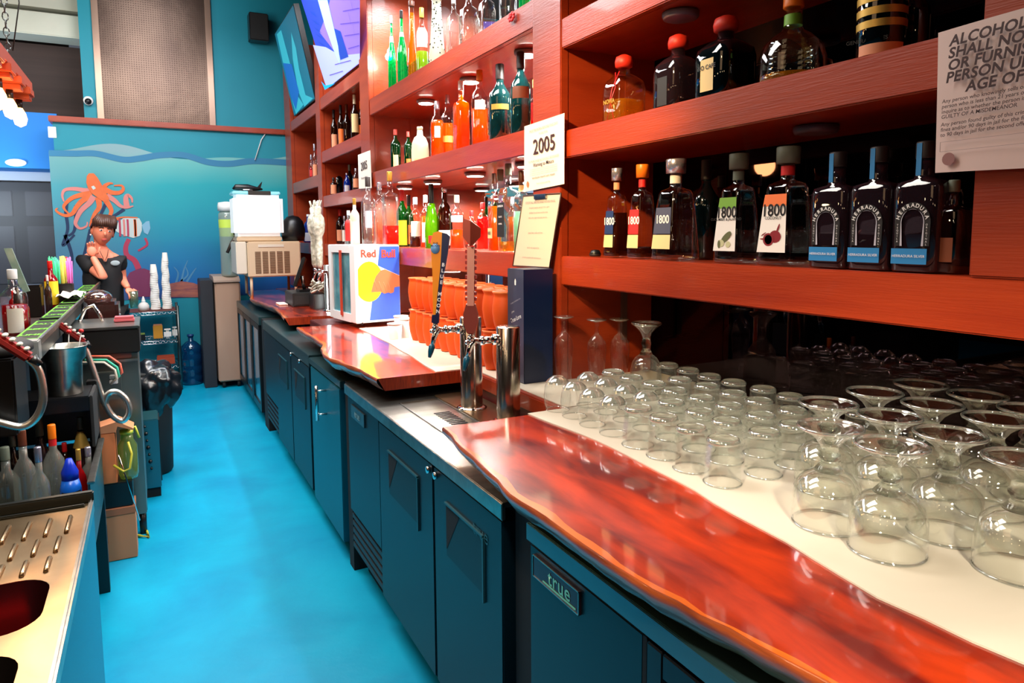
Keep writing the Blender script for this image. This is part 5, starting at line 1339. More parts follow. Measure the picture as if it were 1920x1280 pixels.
e, pol, uv = screen('television', 'large tilted television showing blue and purple underwater ruins', 6.30, 5.30, Vector((XS, 6.30, 2.92))+up, 2.92, 'tv_blue')
def P2(pts, mt, d=.005, nm='picture_shape'): return pol([uv(*p) for p in pts], mt, d, nm)
P2([(620, 0), (676, 0), (676, 118), (640, 146), (628, 96), (600, 60), (612, 30)], 'tv_purple', .005)
P2([(588, 84), (612, 88), (640, 104), (676, 100), (676, 117), (614, 166)], 'tv_pale', .006)
P2([(598, 0), (616, 0), (636, 86), (640, 122), (630, 100), (612, 50)], 'tv_beam', .009)
P2([(626, 52), (640, 58), (655, 106), (640, 112), (634, 80)], 'tv_deep', .008)
P2([(604, 152), (611, 168), (630, 156), (612, 160)], 'tv_cyan', .009)
for a_, b_ in (((645, 20), (676, 14)), ((640, 44), (676, 40)), ((648, 66), (676, 62)), ((655, 90), (676, 84)), ((655, 20), (660, 44)), ((664, 44), (667, 66)), ((660, 0), (664, 18)), ((630, 120), (660, 112)), ((620, 140), (645, 132))):
    P2([a_, b_, (b_[0], b_[1]+1.5), (a_[0], a_[1]+1.5)], 'tv_line', .010, 'stone_joint')
for y_ in (20, 36, 50, 62, 76): P2([(576+y_*.25, y_), (584+y_*.25, y_+4), (590+y_*.3, y_+12), (582+y_*.3, y_+8)], 'tv_deep', .006)
tl = at(515, 63, y=7.95)
emi('tv2_teal', (10, 96, 120), .5); emi('tv2_light', (50, 160, 176), .5); emi('tv2_blue', (20, 90, 170), .5)
e, pol, uv = screen('television', 'narrow tilted teal television at the far end of the shelving', 7.95, 6.86, tl, 2.92, 'tv2_teal')
P2([(520, 64), (528, 56), (545, 120), (556, 175), (570, 196), (556, 214), (546, 180), (532, 120)], 'tv2_light', .005)
P2([(547, 60), (556, 90), (562, 130), (574, 178), (588, 184), (572, 200), (560, 170), (550, 110)], 'tv2_light', .006)
P2([(532, 118), (548, 120), (562, 172), (556, 206), (546, 180)], 'tv2_blue', .007)
for x0, x1, lab in ((6.62, 6.72, 0), (8.0, 8.1, 1)): pass

# ================================================================== FAR COUNTER ITEMS
yI = 7.12
a = at(466, 520, y=yI); c = at(563, 452, y=yI)
im = thing('ice_maker', 'beige countertop machine with rows of vent slots on slim legs', 'machine', ((a.x+c.x)/2, yI+.25, ZC))
C_('beige_panel', (206, 182, 150), .45)
m = MB(); m.box(a.x, c.x, yI, yI+.5, a.z, c.z, .01); m.build('body', 'beige_panel', im)
m = MB(); m.box(a.x-.10, a.x-.003, yI+.03, yI+.5, a.z+.03, c.z, .008); m.build('side_wing', mat('pale_panel', (214, 204, 186), .4), im)
m = MB()
x0v = a.x+.06; wv = (c.x-a.x-.16)/5
for i in range(5):
    for j in range(17):
        zz_ = a.z+.035+(c.z-a.z-.14)*j/16
        m.box(x0v+i*wv+.008, x0v+(i+1)*wv-.008, yI-.003, yI+.001, zz_, zz_+.007)
o = m.build('vent_slots', mat('vent_dark', (92, 62, 40), .6), im); o['kind'] = 'stuff'
m = MB(); m.box(a.x+.10, c.x-.16, yI-.004, yI+.001, c.z-.055, c.z-.028, .002); m.build('name_strip', 'pale_panel', im)
for x_ in (a.x+.03, c.x-.05):
    for y_ in (yI+.04, yI+.45):
        m = MB(); m.lathe([(.014, 0), (.014, a.z-ZC-.001)], (x_, y_, ZC+.0005), 10); m.build('leg', 'beige_panel', im)
a2 = at(440, 450, y=yI+.05); c2 = at(530, 366, y=yI+.05)
wd = thing('white_drink_dispenser', 'bright white rounded drink container standing on the beige machine', 'dispenser', ((a2.x+c2.x)/2, yI+.2, c.z))
m = MB(); m.box(a2.x, c2.x, yI+.03, yI+.40, c.z+.05, c2.z, .035); m.build('tank', mat('white_lit_glow', (250, 250, 250), .3, emit=(255, 255, 255), estr=.25), wd)  # faint emission stands in for the lamp light that whitens the tank
m = MB(); m.box(a2.x+.02, c2.x-.02, yI+.05, yI+.38, c.z+.001, c.z+.05, .01); m.build('base', 'beige_panel', wd)
m = MB(); m.box(a2.x-.0, c2.x-.02, yI+.06, yI+.36, c2.z+.001, c2.z+.035, .008); m.build('lid', mat('lid_cyan', (150, 225, 240), .3), wd)
m = MB(); m.box(a2.x+.14, c2.x-.11, yI+.055, yI+.365, c2.z-.001, c2.z+.038, .004); m.build('lid_band', 'steel_dark', wd)
# black model aircraft on the lid
z_ = c2.z+.045; q0 = at(436, 350, y=yI+.2); q1 = at(492, 350, y=yI+.2)
pl = thing('toy_aeroplane', 'small black model aeroplane resting on the white container', 'toy', ((q0.x+q1.x)/2, yI+.2, z_-.005))
xm = (q0.x+q1.x)/2; hl = (q1.x-q0.x)/2
m = MB(); m.tube([(xm-hl, yI+.2, z_+.015), (xm-hl*.8, yI+.2, z_+.032), (xm-.0, yI+.2, z_+.03), (xm+hl*.7, yI+.2, z_+.02), (xm+hl, yI+.2, z_+.018)], [.008, .03, .035, .018, .008], 10); m.build('fuselage', 'black_plastic', pl)
m = MB(); m.prism([(xm+hl*.6, z_+.03), (xm+hl*.95, z_+.09), (xm+hl, z_+.09), (xm+hl*.85, z_+.02)], yI+.195, yI+.205, axis='y'); m.build('tail_fin', 'black_plastic', pl)
m = MB(); m.prism([(xm-.06, yI+.06), (xm+.0, yI+.06), (xm+.05, yI+.2), (xm+.0, yI+.36), (xm-.06, yI+.36), (xm-.03, yI+.2)], z_+.0, z_+.008); m.build('wing', 'white_plastic', pl)
# juice jug and black dome
q = at(431, 450, y=yI-.02)
jg = thing('lime_jug', 'clear jug with lime green drink left of the white container', 'jug', (q.x-.02, yI+.12, c.z+.0))
D.objects.remove(jg)
bin_top = 1.20
jx = at(431, 510, y=8.0).x
jg = thing('lime_jug', 'tall translucent jug with lime drink standing on the beige ice bin', 'jug', (jx, 8.02, bin_top+.001))
m = MB(); m.lathe([(.075, 0), (.085, .02), (.085, .30), (.09, .62), (.088, .66), (.07, .69)], seg=20); m.build('body', thin('jug_plastic', (226, 236, 226), .6, .08, body=(214, 226, 216), bodyw=.6), jg, True)
m = MB(); m.lathe([(.086, .42), (.0905, .60)], seg=20, cap=False); m.build('drink_band', mat('lime_drink', (200, 226, 90), .4), jg, True)
m = MB(); m.lathe([(.093, .69), (.093, .74), (.085, .78), (.02, .79), (.0001, .79)], seg=20); m.build('lid', 'white_plastic', jg, True)
m = MB(); m.tube([(.05, -.10, .45), (.09, -.13, .46), (.02, -.15, .36), (-.03, -.16, .25)], .016, 8); m.build('handle', mat('handle_brown', (60, 46, 36), .5), jg, True)
q = at(548, 428, y=yI+.30)
bd = thing('black_helmet', 'round black dome shaped object behind the white container', 'dome', (q.x, yI+.2, c.z))
D.objects.remove(bd)
m = MB(); q = at(549, 430, y=7.25); r_ = .115
m.lathe([(r_*.9, 0), (r_, .05), (r_*1.02, .12), (r_*.85, .20), (r_*.5, .245), (.0001, .26)], (at(546, 450, y=7.25).x+.035, 7.32, c.z+.001), 24)
bd = m.build('black_dome', 'black_plastic'); tag(bd, 'round black dome shaped object right of the white container', 'dome')
# ice bin at the end of the counter
ib = thing('ice_bin', 'tall beige bin on casters at the far end of the counter', 'bin', (.70, 8.1, 0))
xa_, xb_ = .585, .835
m = MB(); m.box(xa_, xb_, 7.92, 8.5, .07, 1.14, .012); m.build('body', mat('bin_beige', (190, 152, 128), .5, noise=((170, 130, 108), 2, (1, 1, .4), .3)), ib)
m = MB(); m.prism([(7.90, 1.141), (7.90, 1.16), (8.0, bin_top), (8.5, bin_top), (8.5, 1.141)], xa_-.01, xb_+.0, axis='x'); m.build('lid', mat('bin_lid', (176, 150, 134), .45), ib)
for x_ in (xa_+.05, xb_-.05):
    for y_ in (7.97, 8.42):
        m = MB(); m.cyl((x_-.015, y_, .036), (x_+.015, y_, .036), .035, 14); m.cyl((x_, y_, .03), (x_, y_, .072), .012, 8); m.build('caster', 'black_rubber', ib)
m = MB(); m.box(.45, .573, 8.02, 8.5, .0, 1.16, .006); tag(m.build('shade_block', mat('shade_dark', (40, 40, 46), .5)), 'slim dark block standing in for the shade left of the beige ice bin', 'cabinet')  # dark block in place of the bin's shaded side and its shadow
# water jug
wj = thing('water_jug', 'blue five gallon water bottle on the floor by the teal wall', 'water bottle', (.385, 8.36, 0))
D.objects.remove(wj)
wj = thing('water_jug', 'blue ribbed water bottle on the floor by the teal wall', 'water bottle', (.345, 8.34, .001))
pf = [(.10, 0), (.118, .02), (.12, .09), (.112, .105), (.12, .12), (.12, .20), (.112, .215), (.12, .23), (.12, .33), (.112, .345), (.12, .36), (.115, .42), (.06, .47), (.03, .485), (.03, .53)]
m = MB(); m.lathe(pf, seg=26); m.v = [(a*.88, b*.88, c) for a, b, c in m.v]; m.build('bottle', thin('jug_blue', (70, 150, 200), .9, .08, body=(10, 96, 150), bodyw=.5), wj, True)
m = MB(); m.lathe([(.034, .528), (.034, .552), (.0001, .554)], seg=16); m.build('cap', mat('cap_bluedark', (20, 60, 110), .4), wj, True)
# POS
q0 = at(540, 572, z=ZC+.001); xq = 1.03
ps = thing('cash_drawer', 'black cash drawer on the farthest wood slab', 'cash drawer', (1.16, 6.1, ZC))
m = MB(); m.box(1.03, 1.29, 5.93, 6.30, ZC+.001, ZC+.115, .005); m.build('case', mat('pos_black', (44, 48, 48), .5), ps)
m = MB(); m.box(1.045, 1.275, 5.926, 5.931, ZC+.015, ZC+.09, .002); m.build('drawer_front', mat('pos_front', (52, 56, 56), .45), ps)
po = thing('pos_terminal', 'tilted touch screen terminal standing on the cash drawer', 'monitor', (1.13, 6.1, ZC+.116))
m = MB(); m.box(1.10, 1.22, 6.0, 6.18, ZC+.116, ZC+.135, .004); m.build('base', 'black_plastic', po)
A_ = Matrix.Translation((1.125, 6.08, ZC+.27)) @ Matrix.Rotation(math.radians(20), 4, 'Y') @ Matrix.Rotation(math.radians(-14), 4, 'Z')
m = MB(); m.box(-.015, .010, -.125, .125, -.12, .14, .005, M=A_); m.build('housing', 'black_plastic', po)
m = MB(); m.box(-.018, -.0155, -.115, .115, -.11, .13, M=A_); m.build('display', mat('pos_screen', (8, 66, 80), .15, emit=(8, 66, 80), estr=.2), po)
m = MB(); m.cyl((1.16, 6.1, ZC+.13), (1.14, 6.08, ZC+.25), .016, 10); m.build('stand', 'steel', po)
m = MB(); m.box(.95, 1.02, 6.1, 6.3, ZC+.001, ZC+.012, .002); tag(m.build('receipt_pad', 'white_paper'), 'small white pad beside the cash drawer', 'pad')
# white tap tower
wt = thing('beer_tower', 'far silver beer tower with two tall white carved tap handles', 'beer tower', (1.235, 5.5, ZC+.0))
m = MB(); m.lathe([(.05, .001), (.05, .01), (.036, .014), (.036, .36), (.0001, .365)], (1.235, 5.5, ZC), 20, cap=False); m.build('column', 'chrome', wt)
for k, (x_, y_) in enumerate(((1.15, 5.42), (1.15, 5.58))):
    m = MB(); m.tube([(1.235, 5.5, ZC+.31), (1.18, y_, ZC+.31), (1.15, y_, ZC+.30), (1.135, y_, ZC+.25)], [.014, .012, .013, .008], 8); m.sphere((1.15, y_, ZC+.325), .016); m.build('faucet', 'chrome', wt)
    m = MB(); m.lathe([(.014, .34), (.026, .37), (.030, .50), (.028, .58), (.046, .62), (.052, .68), (.045, .73), (.024, .76), (.030, .80), (.012, .83)], (1.15, y_, ZC), 14); hh = m.build('tap_handle', mat('tap_white', (226, 224, 208), .4, noise=((150, 146, 126), 30, (1, 1, 1), .15)), wt)
    m = MB()
    for j in range(5):
        an = j*1.257; m.tube([(1.15+.012*math.cos(an), y_+.012*math.sin(an), ZC+.80), (1.15+.03*math.cos(an), y_+.03*math.sin(an), ZC+.86)], [.007, .004], 6)
    m.build('crown', 'tap_white', hh)
# faucet cluster / wrapped cutlery
rr_ = random.Random(5)
gb = thing('garnish_basket', 'basket of white and gold bottle pourers beside the drawer', 'basket', (1.22, 5.72, ZC))
m = MB(); m.box(1.14, 1.32, 5.63, 5.83, ZC+.001, ZC+.12, .006); m.build('basket', 'steel_dark', gb)
m = MB()
for k in range(34):
    p = Vector((rr_.uniform(1.15, 1.31), rr_.uniform(5.64, 5.82), ZC+.13+rr_.uniform(0, .09))); d_ = Vector((rr_.uniform(-1, 1), rr_.uniform(-1, 1), rr_.uniform(-.4, .8))).normalized()*.03
    m.tube([p-d_, p, p+d_], [.008, .012, .005], 6)
o = m.build('pourers', 'tap_white', gb); o['kind'] = 'stuff'

# ================================================================== RACK BY THE WALL
rk = thing('wire_rack', 'low wire shelf rack against the teal wall holding cups', 'rack', (-.05, 8.3, 0))
rx0, rx1, ry0, ry1 = -.34, .225, 8.08, 8.5
for x_ in (rx0, rx1):
    for y_ in (ry0, ry1):
        m = MB(); m.lathe([(.013, .0), (.013, .90)], (x_, y_, 0), 10); m.build('post', 'steel_dark', rk)
rzs = [.845, .54, .27]
for z_ in rzs:
    m = MB()
    for y_ in (ry0, ry1):
        m.tube([(rx0, y_, z_), (rx1, y_, z_)], .004, 6); m.tube([(rx0, y_, z_-.03), (rx1, y_, z_-.03)], .003, 6)
        pts = [(rx0+(rx1-rx0)*i/22, y_, z_-(.03 if i % 2 else 0)) for i in range(23)]; m.tube(pts, .002, 4)
    for i in range(27):
        x_ = rx0+(rx1-rx0)*i/26; m.tube([(x_, ry0, z_), (x_, ry1, z_)], .002, 4)
    m.build('wire_shelf', 'chrome', rk)
m = MB(); m.box(rx0+.02, rx1-.02, ry0+.02, ry1-.02, rzs[0]+.004, rzs[0]+.010); tag(m.build('tray_liner', mat('tray_red', (110, 50, 40), .5)), 'thin reddish tray on the top wire shelf', 'tray')
def cup_stack(x, y, z, h, r0_, r1_, lab):
    e = thing('foam_cup_stack', lab, 'cups', (x, y, z))
    n = int(h/.022); me = None
    for k in range(n):
        zz_ = k*(h-.1)/(n-1); t = k/(n-1)
        if me is None:
            mb = MB(); mb.lathe([(.036, .0), (.047, .004), (.0475, .010), (.046, .012), (.034, .10), (.0001, .10)], seg=16); me = mb.mesh('cup'); me.materials.append(MATS['foam'])
        o = D.objects.new('cup', me); COL.objects.link(o); o.parent = e; o.location = (.004*math.sin(k*.8)+.0*t, 0, zz_); s_ = 1-.32*t*(h/.6); o.scale = (s_, s_, 1)
    return e
mat('foam', (236, 230, 222), .6)
cup_stack(.02, 8.2, rzs[0]+.012, .48, 0, 0, 'shorter stack of white foam cups on the wire rack')
cup_stack(.13, 8.22, rzs[0]+.012, .60, 0, 0, 'taller stack of white foam cups on the wire rack')
e = thing('squeeze_bottle', 'white squeeze bottle left of the foam cup stacks', 'bottle', (-.09, 8.17, rzs[0]+.012)); 
m = MB(); m.lathe([(.05, 0), (.052, .05), (.04, .075), (.018, .09), (.015, .12), (.004, .15)], seg=16); m.build('body', 'foam', e, True)
m = MB(); m.lathe([(.019, .088), (.019, .105)], seg=12); m.build('collar', 'cap_white', e, True)
def small(name, lab, cat, x, y, z, w_, d_, h_, mt, b=.004, top=None):
    e = thing(name, lab, cat, (x, y, z))
    m = MB(); m.box(-w_/2, w_/2, -d_/2, d_/2, 0, h_, b); m.build('body', mt, e, True)
    m = MB(); m.box(-w_/2+.004, w_/2-.004, -d_/2+.004, d_/2-.004, h_+.0005, h_+.012, .002); m.build('lid', top or mt, e, True)
    return e
C_('gold_bag', (206, 140, 40), .4); C_('rust', (170, 64, 30), .5); C_('beige', (196, 164, 130), .6); C_('green_item', (120, 140, 60), .5)
small('snack_bag', 'gold snack packet on the middle wire shelf', 'packet', .03, 8.25, rzs[1]+.005, .09, .06, .14, 'gold_bag', top='lab_peach')
small('cup_sleeve', 'short white paper cups on the middle wire shelf, left', 'cups', .12, 8.2, rzs[1]+.005, .07, .07, .09, 'foam', .02)
small('cup_sleeve', 'short white paper cups on the middle wire shelf, right', 'cups', .19, 8.26, rzs[1]+.005, .05, .07, .10, 'foam', .018)
small('green_sponge_tub', 'black tub with green sponge on the middle wire shelf', 'tub', -.14, 8.2, rzs[1]+.005, .10, .09, .06, 'black_plastic', top='green_item')
small('red_carton', 'low red carton on the lowest wire shelf', 'carton', .09, 8.2, rzs[2]+.005, .17, .12, .075, 'rust')
small('floor_carton', 'low beige carton on the floor under the rack', 'carton', -.02, 8.3, .001, .34, .2, .10, 'beige')
small('floor_cup', 'beige tub on the floor beside the water bottle', 'tub', .165, 8.16, .001, .05, .05, .11, 'foam', .01)

# ================================================================== BARTENDER
mat('skin', (226, 134, 104), .5, sub=.1); C_('black_shirt', (14, 14, 18), .8); C_('black_pants', (12, 12, 15), .7); mat('hair_brown', (104, 58, 34), .5, noise=((56, 30, 22), 14, (1, 1, .2), .3)); C_('lips', (196, 76, 70), .4); C_('eye_white', (226, 220, 214), .3); C_('eye_dark', (36, 22, 20), .2); C_('hair_dark', (40, 26, 24), .5)
def skin_mesh(verts, edges, radii, levels=2, root=0):
    me = D.meshes.new('sk'); me.from_pydata([Vector(v) for v in verts], edges, [])
    o = D.objects.new('sk', me); COL.objects.link(o)
    md = o.modifiers.new('s', 'SKIN'); md.use_smooth_shade = True
    for i, sv in enumerate(me.skin_vertices[0].data):
        r = radii[i]; sv.radius = r if isinstance(r, tuple) else (r, r); sv.use_root = (i == root)
    sub = o.modifiers.new('u', 'SUBSURF'); sub.levels = levels
    dg = bpy.context.evaluated_depsgraph_get(); dg.update()
    ev = D.meshes.new_from_object(o.evaluated_get(dg))
    vs = [v.co.copy() for v in ev.vertices]; fs = [tuple(p.vertices) for p in ev.polygons]
    D.objects.remove(o); D.meshes.remove(ev)
    return vs, fs
PX, PYY = -.375, 6.85
pe_ = thing('person', 'woman with short brown hair in a black T-shirt, hand at her neck', 'person', (PX, PYY, 0))
Pp = lambda px, py, dy=0.: at(px, py, y=PYY+dy)
# joints
pel = Vector((PX+.01, PYY, .98)); wai = Vector((PX+.01, PYY, 1.12)); che = Vector((PX+.005, PYY, 1.32)); nkb = Vector((PX+.0, PYY, 1.475)); nk = Vector((PX+.0, PYY-.01, 1.55)); hd = Vector((PX+.0, PYY-.02, 1.66))
shR = Pp(158, 489); shL = Pp(224, 489)
elR = Pp(196, 522, -.20); wrR = Pp(173, 480, -.12); 
elL = Pp(229, 524, .02); wrL = Pp(240, 540, -.14)
hpR = pel+Vector((-.09, 0, -.03)); hpL = pel+Vector((.09, 0, -.03))
knR = Vector((PX-.10, PYY-.01, .52)); knL = Vector((PX+.11, PYY-.01, .52)); anR = Vector((PX-.10, PYY+.03, .09)); anL = Vector((PX+.12, PYY+.03, .09))
V_ = [pel, wai, che, nkb, nk, hd, shR, elR, wrR, shL, elL, wrL, hpR, knR, anR, hpL, knL, anL, anR+Vector((-.01, -.13, -.05)), anL+Vector((.01, -.13, -.05))]
E_ = [(0, 1), (1, 2), (2, 3), (3, 4), (4, 5), (3, 6), (6, 7), (7, 8), (3, 9), (9, 10), (10, 11), (0, 12), (12, 13), (13, 14), (0, 15), (15, 16), (16, 17), (14, 18), (17, 19)]
R_D = [(.13, .10), (.11, .085), (.13, .10), (.08, .07), .045, .05, .052, .040, .026, .052, .038, .025, .085, .06, .038, .085, .06, .038, .035, .035]
vs, fs = skin_mesh(V_, E_, R_D)
m = MB(); m.add(vs, fs, True)
# head: egg with jaw, nose, ears
HM = Matrix.Translation(Pp(192.5, 434, -.03)) @ Matrix.Rotation(math.radians(9), 4, 'Y') @ Matrix.Rotation(math.radians(14), 4, 'Z')
def headpt(v, k=1.0):
    x, y, z = v
    jaw = 1-.34*max(0, -z)**1.4
    return HM @ Vector((x*.080*jaw*k, (y*.096-.0*(z < 0))*k*(1-.06*max(0, -z)), z*.122*k))
sp = MB(); sp.sphere((0, 0, 0), 1, 1, 1, 22, 14)
vs = [headpt(v) for v in sp.v]; m.add(vs, sp.f, True)
m.sphere(HM @ Vector((0, -.100, -.018)), .011, .017, .020, 8, 6); m.sphere(HM @ Vector((0, -.094, .004)), .008, .010, .026, 8, 6)
for s_ in (-1, 1): m.sphere(HM @ Vector((s_*.080, .005, -.008)), .010, .018, .028, 8, 6)
# hands
def hand(w, d, up_, s=1., curl=.6, flip=1):
    """palm at wrist w pointing along d; five fingers with bends"""
    d = Vector(d).normalized(); up_ = Vector(up_); up_ = (up_-d*up_.dot(d)).normalized(); sd = d.cross(up_)*flip
    pc = w+d*.045*s
    Mx = Matrix((sd, d, up_)).transposed()
    m.sphere(pc, .040*s, .050*s, .016*s, 12, 8, M=Mx)
    for k, (o_, L_) in enumerate(((-.028, .058), (-.010, .070), (.009, .066), (.026, .052))):
        b0 = w+d*.078*s+sd*o_*s; b1 = b0+(d*.8-up_*curl*.5)*L_*.5*s; b2 = b1+(d*(.8-curl*.6)-up_*curl)*L_*.5*s
        m.tube([w+d*.05*s+sd*o_*.8*s, b0, b1, b2], [.010*s, .0095*s, .0088*s, .0065*s], 7)
    t0 = w+d*.02*s-sd*.034*s; m.tube([t0, t0+(d*.5-sd*.6)*.035*s, t0+(d*.9-sd*.5-up_*.4)*.06*s], [.012*s, .0105*s, .008*s], 7)
hand(wrR, Pp(171, 458, -.10)-wrR, (0, 1, -.1), .95, .7)
gz = Pp(245, 548, -.17)
hand(wrL, gz-wrL, (.4, -.6, .5), .95, .9)
m.build('body', 'skin', pe_)
# clothes
Vs = [pel+Vector((0, 0, -.05)), wai, che, nkb+Vector((0, 0, -.03)), shR, shR.lerp(elR, .55), shL, shL.lerp(elL, .62)]
vs, fs = skin_mesh(Vs, [(0, 1), (1, 2), (2, 3), (3, 4), (4, 5), (3, 6), (6, 7)], [(.17, .13), (.15, .12), (.18, .14), (.12, .11), .078, .072, .078, .070])
mb = MB(); mb.add(vs, fs, True); shirt = mb.build('t_shirt', 'black_shirt', pe_)
Vp = [pel+Vector((0, 0, .02)), hpR, knR, anR+Vector((0, 0, .03)), hpL, knL, anL+Vector((0, 0, .03))]
vs, fs = skin_mesh(Vp, [(0, 1), (1, 2), (2, 3), (0, 4), (4, 5), (5, 6)], [(.15, .12), .105, .078, .062, .105, .078, .062])
mb = MB(); mb.add(vs, fs, True); mb.build('trousers', 'black_pants', pe_)
for a_ in (anR, anL):
    mb = MB(); mb.sphere(a_+Vector((0, -.06, -.045)), .045, .12, .045, 12, 8); mb.build('shoe', 'black_rubber', pe_)
# neckline of skin
mb = MB(); mb.prism([(-.045, .0), (-.03, .012), (.03, .012), (.045, .0), (.012, -.085), (-.002, -.085)], -.003, .003, axis='y', M=Matrix.Translation(Pp(195, 471, -.125))); mb.build('neckline', 'skin', pe_)
mb = MB(); mb.tube([Pp(187, 470, -.128), Pp(193, 482, -.131), Pp(196, 490, -.132), Pp(201, 480, -.131), Pp(203, 468, -.128)], .002, 5); mb.sphere(Pp(196, 491, -.132), .008); mb.build('necklace', 'hair_dark', pe_)
mb = MB(); mb.sphere(Pp(216, 493, -.118), .036, .004, .022, 14, 8); mb.build('shirt_badge', mat('badge_grey', (150, 164, 170), .6), pe_)
# hair
hb_ = MB(); hb_.sphere((0, 0, 0), 1, 1, 1, 26, 18)
vs = []; keep = []
for i, v in enumerate(hb_.v):
    vs.append(HM @ Vector((v[0]*.092*(1+.04*math.sin(9*v[2])), v[1]*.108+.010, v[2]*.134+.006)))
fs = []
for f in hb_.f:
    c_ = sum((Vector(hb_.v[i]) for i in f), Vector())/len(f)
    if c_.z > .48 or (c_.y > .10 and c_.z > -.35) or (abs(c_.x) > .80 and c_.z > -.15 and c_.y > -.3) or (c_.x < -.35 and c_.z > .32 and c_.y < 0): fs.append(f)
mb = MB(); mb.add(vs, fs, True); hr = mb.build('hair', 'hair_brown', pe_)
mb = MB()
for k in range(16):
    a_ = -1.2+2.4*k/15
    p0 = HM @ Vector((math.sin(a_)*.06+.01, -.03, .135)); p1 = HM @ Vector((math.sin(a_)*.088, -.085*math.cos(a_)-.012, .085+.01*math.sin(k))); p2 = HM @ Vector((math.sin(a_)*.094, -.095*math.cos(a_)-.01, .045+.02*abs(math.sin(a_))-.03*abs(math.sin(a_))))
    mb.tube([p0, p1, p2], [.016, .014, .005], 6)
mb.build('fringe', mat('fringe_brown', (70, 40, 28), .5), hr)
for s_ in (-1, 1):
    mb = MB(); mb.sphere(HM @ Vector((s_*.031, -.088, .010)), .013, .006, .0065, 10, 6); mb.build('eye', 'eye_white', pe_)
    mb = MB(); mb.sphere(HM @ Vector((s_*.031+.002, -.0925, .010)), .0062, .004, .0062, 8, 6); mb.build('iris', 'eye_dark', pe_)
    mb = MB(); mb.tube([HM @ Vector((s_*.013, -.094, .030)), HM @ Vector((s_*.032, -.094, .036)), HM @ Vector((s_*.050, -.083, .028))], [.0035, .004, .0025], 6); mb.build('eyebrow', 'hair_dark', pe_)
mb = MB(); mb.sphere(HM @ Vector((0, -.090, -.062)), .022, .007, .0055, 12, 6); mb.sphere(HM @ Vector((0, -.088, -.070)), .018, .007, .005, 12, 6); mb.build('lips', 'lips', pe_)
mb = MB(); mb.sphere(HM @ Vector((-.086, -.008, -.040)), .007); mb.build('earring', 'white_plastic', pe_)
# held glass
gg = thing('held_glass', 'pale green glass held in the bartender\'s left hand', 'glass', gz+Vector((.02, -.01, -.13)))
m = MB(); m.lathe([(.028, 0), (.034, .06), (.036, .14)], seg=16); m.build('body', thin('pale_green_glass', (190, 220, 200), .6, .08, body=(120, 150, 130), bodyw=.4), gg, True)
m = MB(); m.lathe([(.036, .14), (.038, .143), (.036, .146)], seg=16, cap=False); m.build('rim', 'glass_clear', gg, True)

# ================================================================== LEFT BAR
C_('bar_dark', (34, 32, 36), .5); C_('bar_top', (60, 50, 48), .35)
BT = 1.16
lb = thing('customer_bar', 'dark bar counter on the left carrying the green drip mats', 'counter', (-.8, 4.6, 0))
m = MB(); m.box(-1.3, -.80, 2.9, 6.75, 0, BT-.04); m.build('body', 'bar_dark', lb)
m = MB(); m.box(-1.35, -.506, 2.88, 6.78, BT-.04, BT, .006); m.build('top', 'bar_top', lb)
rl = thing('drip_rail', 'long metal rail channel holding the green rubber bar mats', 'rail', (-.45, 4.9, 1.16))
m = MB(); m.box(-.502, -.385, 3.1, 6.72, 1.18, 1.235, .003); m.build('channel', mat('rail_grey', (70, 74, 72), .4, .5), rl)
m = MB(); m.box(-.392, -.380, 3.1, 6.72, 1.2355, 1.262, .002); m.build('front_lip', 'steel', rl)
m = MB(); m.box(-.505, -.380, 3.02, 3.098, 1.185, 1.262, .004); m.build('end_cap', mat('rail_end', (170, 172, 168), .35, .6), rl)
C_('mat_black', (14, 26, 10), .7); C_('mat_green', (110, 196, 50), .6)
for k, (ya, yb) in enumerate(((3.22, 3.92), (4.03, 4.73), (4.86, 5.56), (5.86, 6.52))):
    e = thing('bar_mat', ['nearest black and green rubber bar mat in the rail', 'second black and green bar mat in the rail', 'third bar mat in the rail, partly under a white napkin', 'farthest black and green bar mat in the rail'][k], 'bar mat', (-.445, (ya+yb)/2, 1.236), 'green bar mats in the rail')
    xa, xb = -.497, -.396
    m = MB(); m.box(xa, xb, ya, yb, 1.2365, 1.243, .002); m.build('mat', 'mat_black', e)
    m = MB()
    for q in ((xa+.008, xb-.008, ya+.015, ya+.024), (xa+.008, xb-.008, yb-.024, yb-.015), (xa+.008, xa+.014, ya+.015, yb-.015), (xb-.014, xb-.008, ya+.015, yb-.015)): m.box(*q, 1.243, 1.2455)
    m.build('border', 'mat_green', e)
    for j, wq in enumerate(('LIME', 'BEER', 'SALT')):
        text(wq, .062, frame(((xa+xb)/2, ya+(yb-ya)*(.22+.28*j), 1.2436), (1, 0, 0), (0, 1, 0)), 'mat_green', e, bold=.04, xs=.62)
m = MB(); vs = []
for i in range(7):
    for j in range(5): vs.append((-.52+.13*i/6, 4.95+.42*j/4, 1.276+.012*math.sin(i*1.7+j*2.1)))
m.add(vs, [(i*5+j, (i+1)*5+j, (i+1)*5+j+1, i*5+j+1) for i in range(6) for j in range(4)], True)
m.add([(x, y, z-.002) for x, y, z in vs], [(i*5+j+1, (i+1)*5+j+1, (i+1)*5+j, i*5+j) for i in range(6) for j in range(4)], True)
tag(m.build('napkin', 'white_paper'), 'crumpled white napkin lying on the third bar mat', 'napkin')
def lbottle(px, pw, pt, y, kind, glass, liq, fill, cap, label, lab, nm='sauce_bottle', z=BT, **k):
    q = at(px, pt, y=y); R = pw/2/FPX*depth(q)*.95
    return bottle(min(q.x, -.512-R*1.08), y, z, q.z-z, R, kind, glass, liq, fill, cap, label, lab, None, name=nm, **k)
thin('glass_ketchup', (190, 20, 20), .5, .05, body=(170, 10, 16), bodyw=.85)
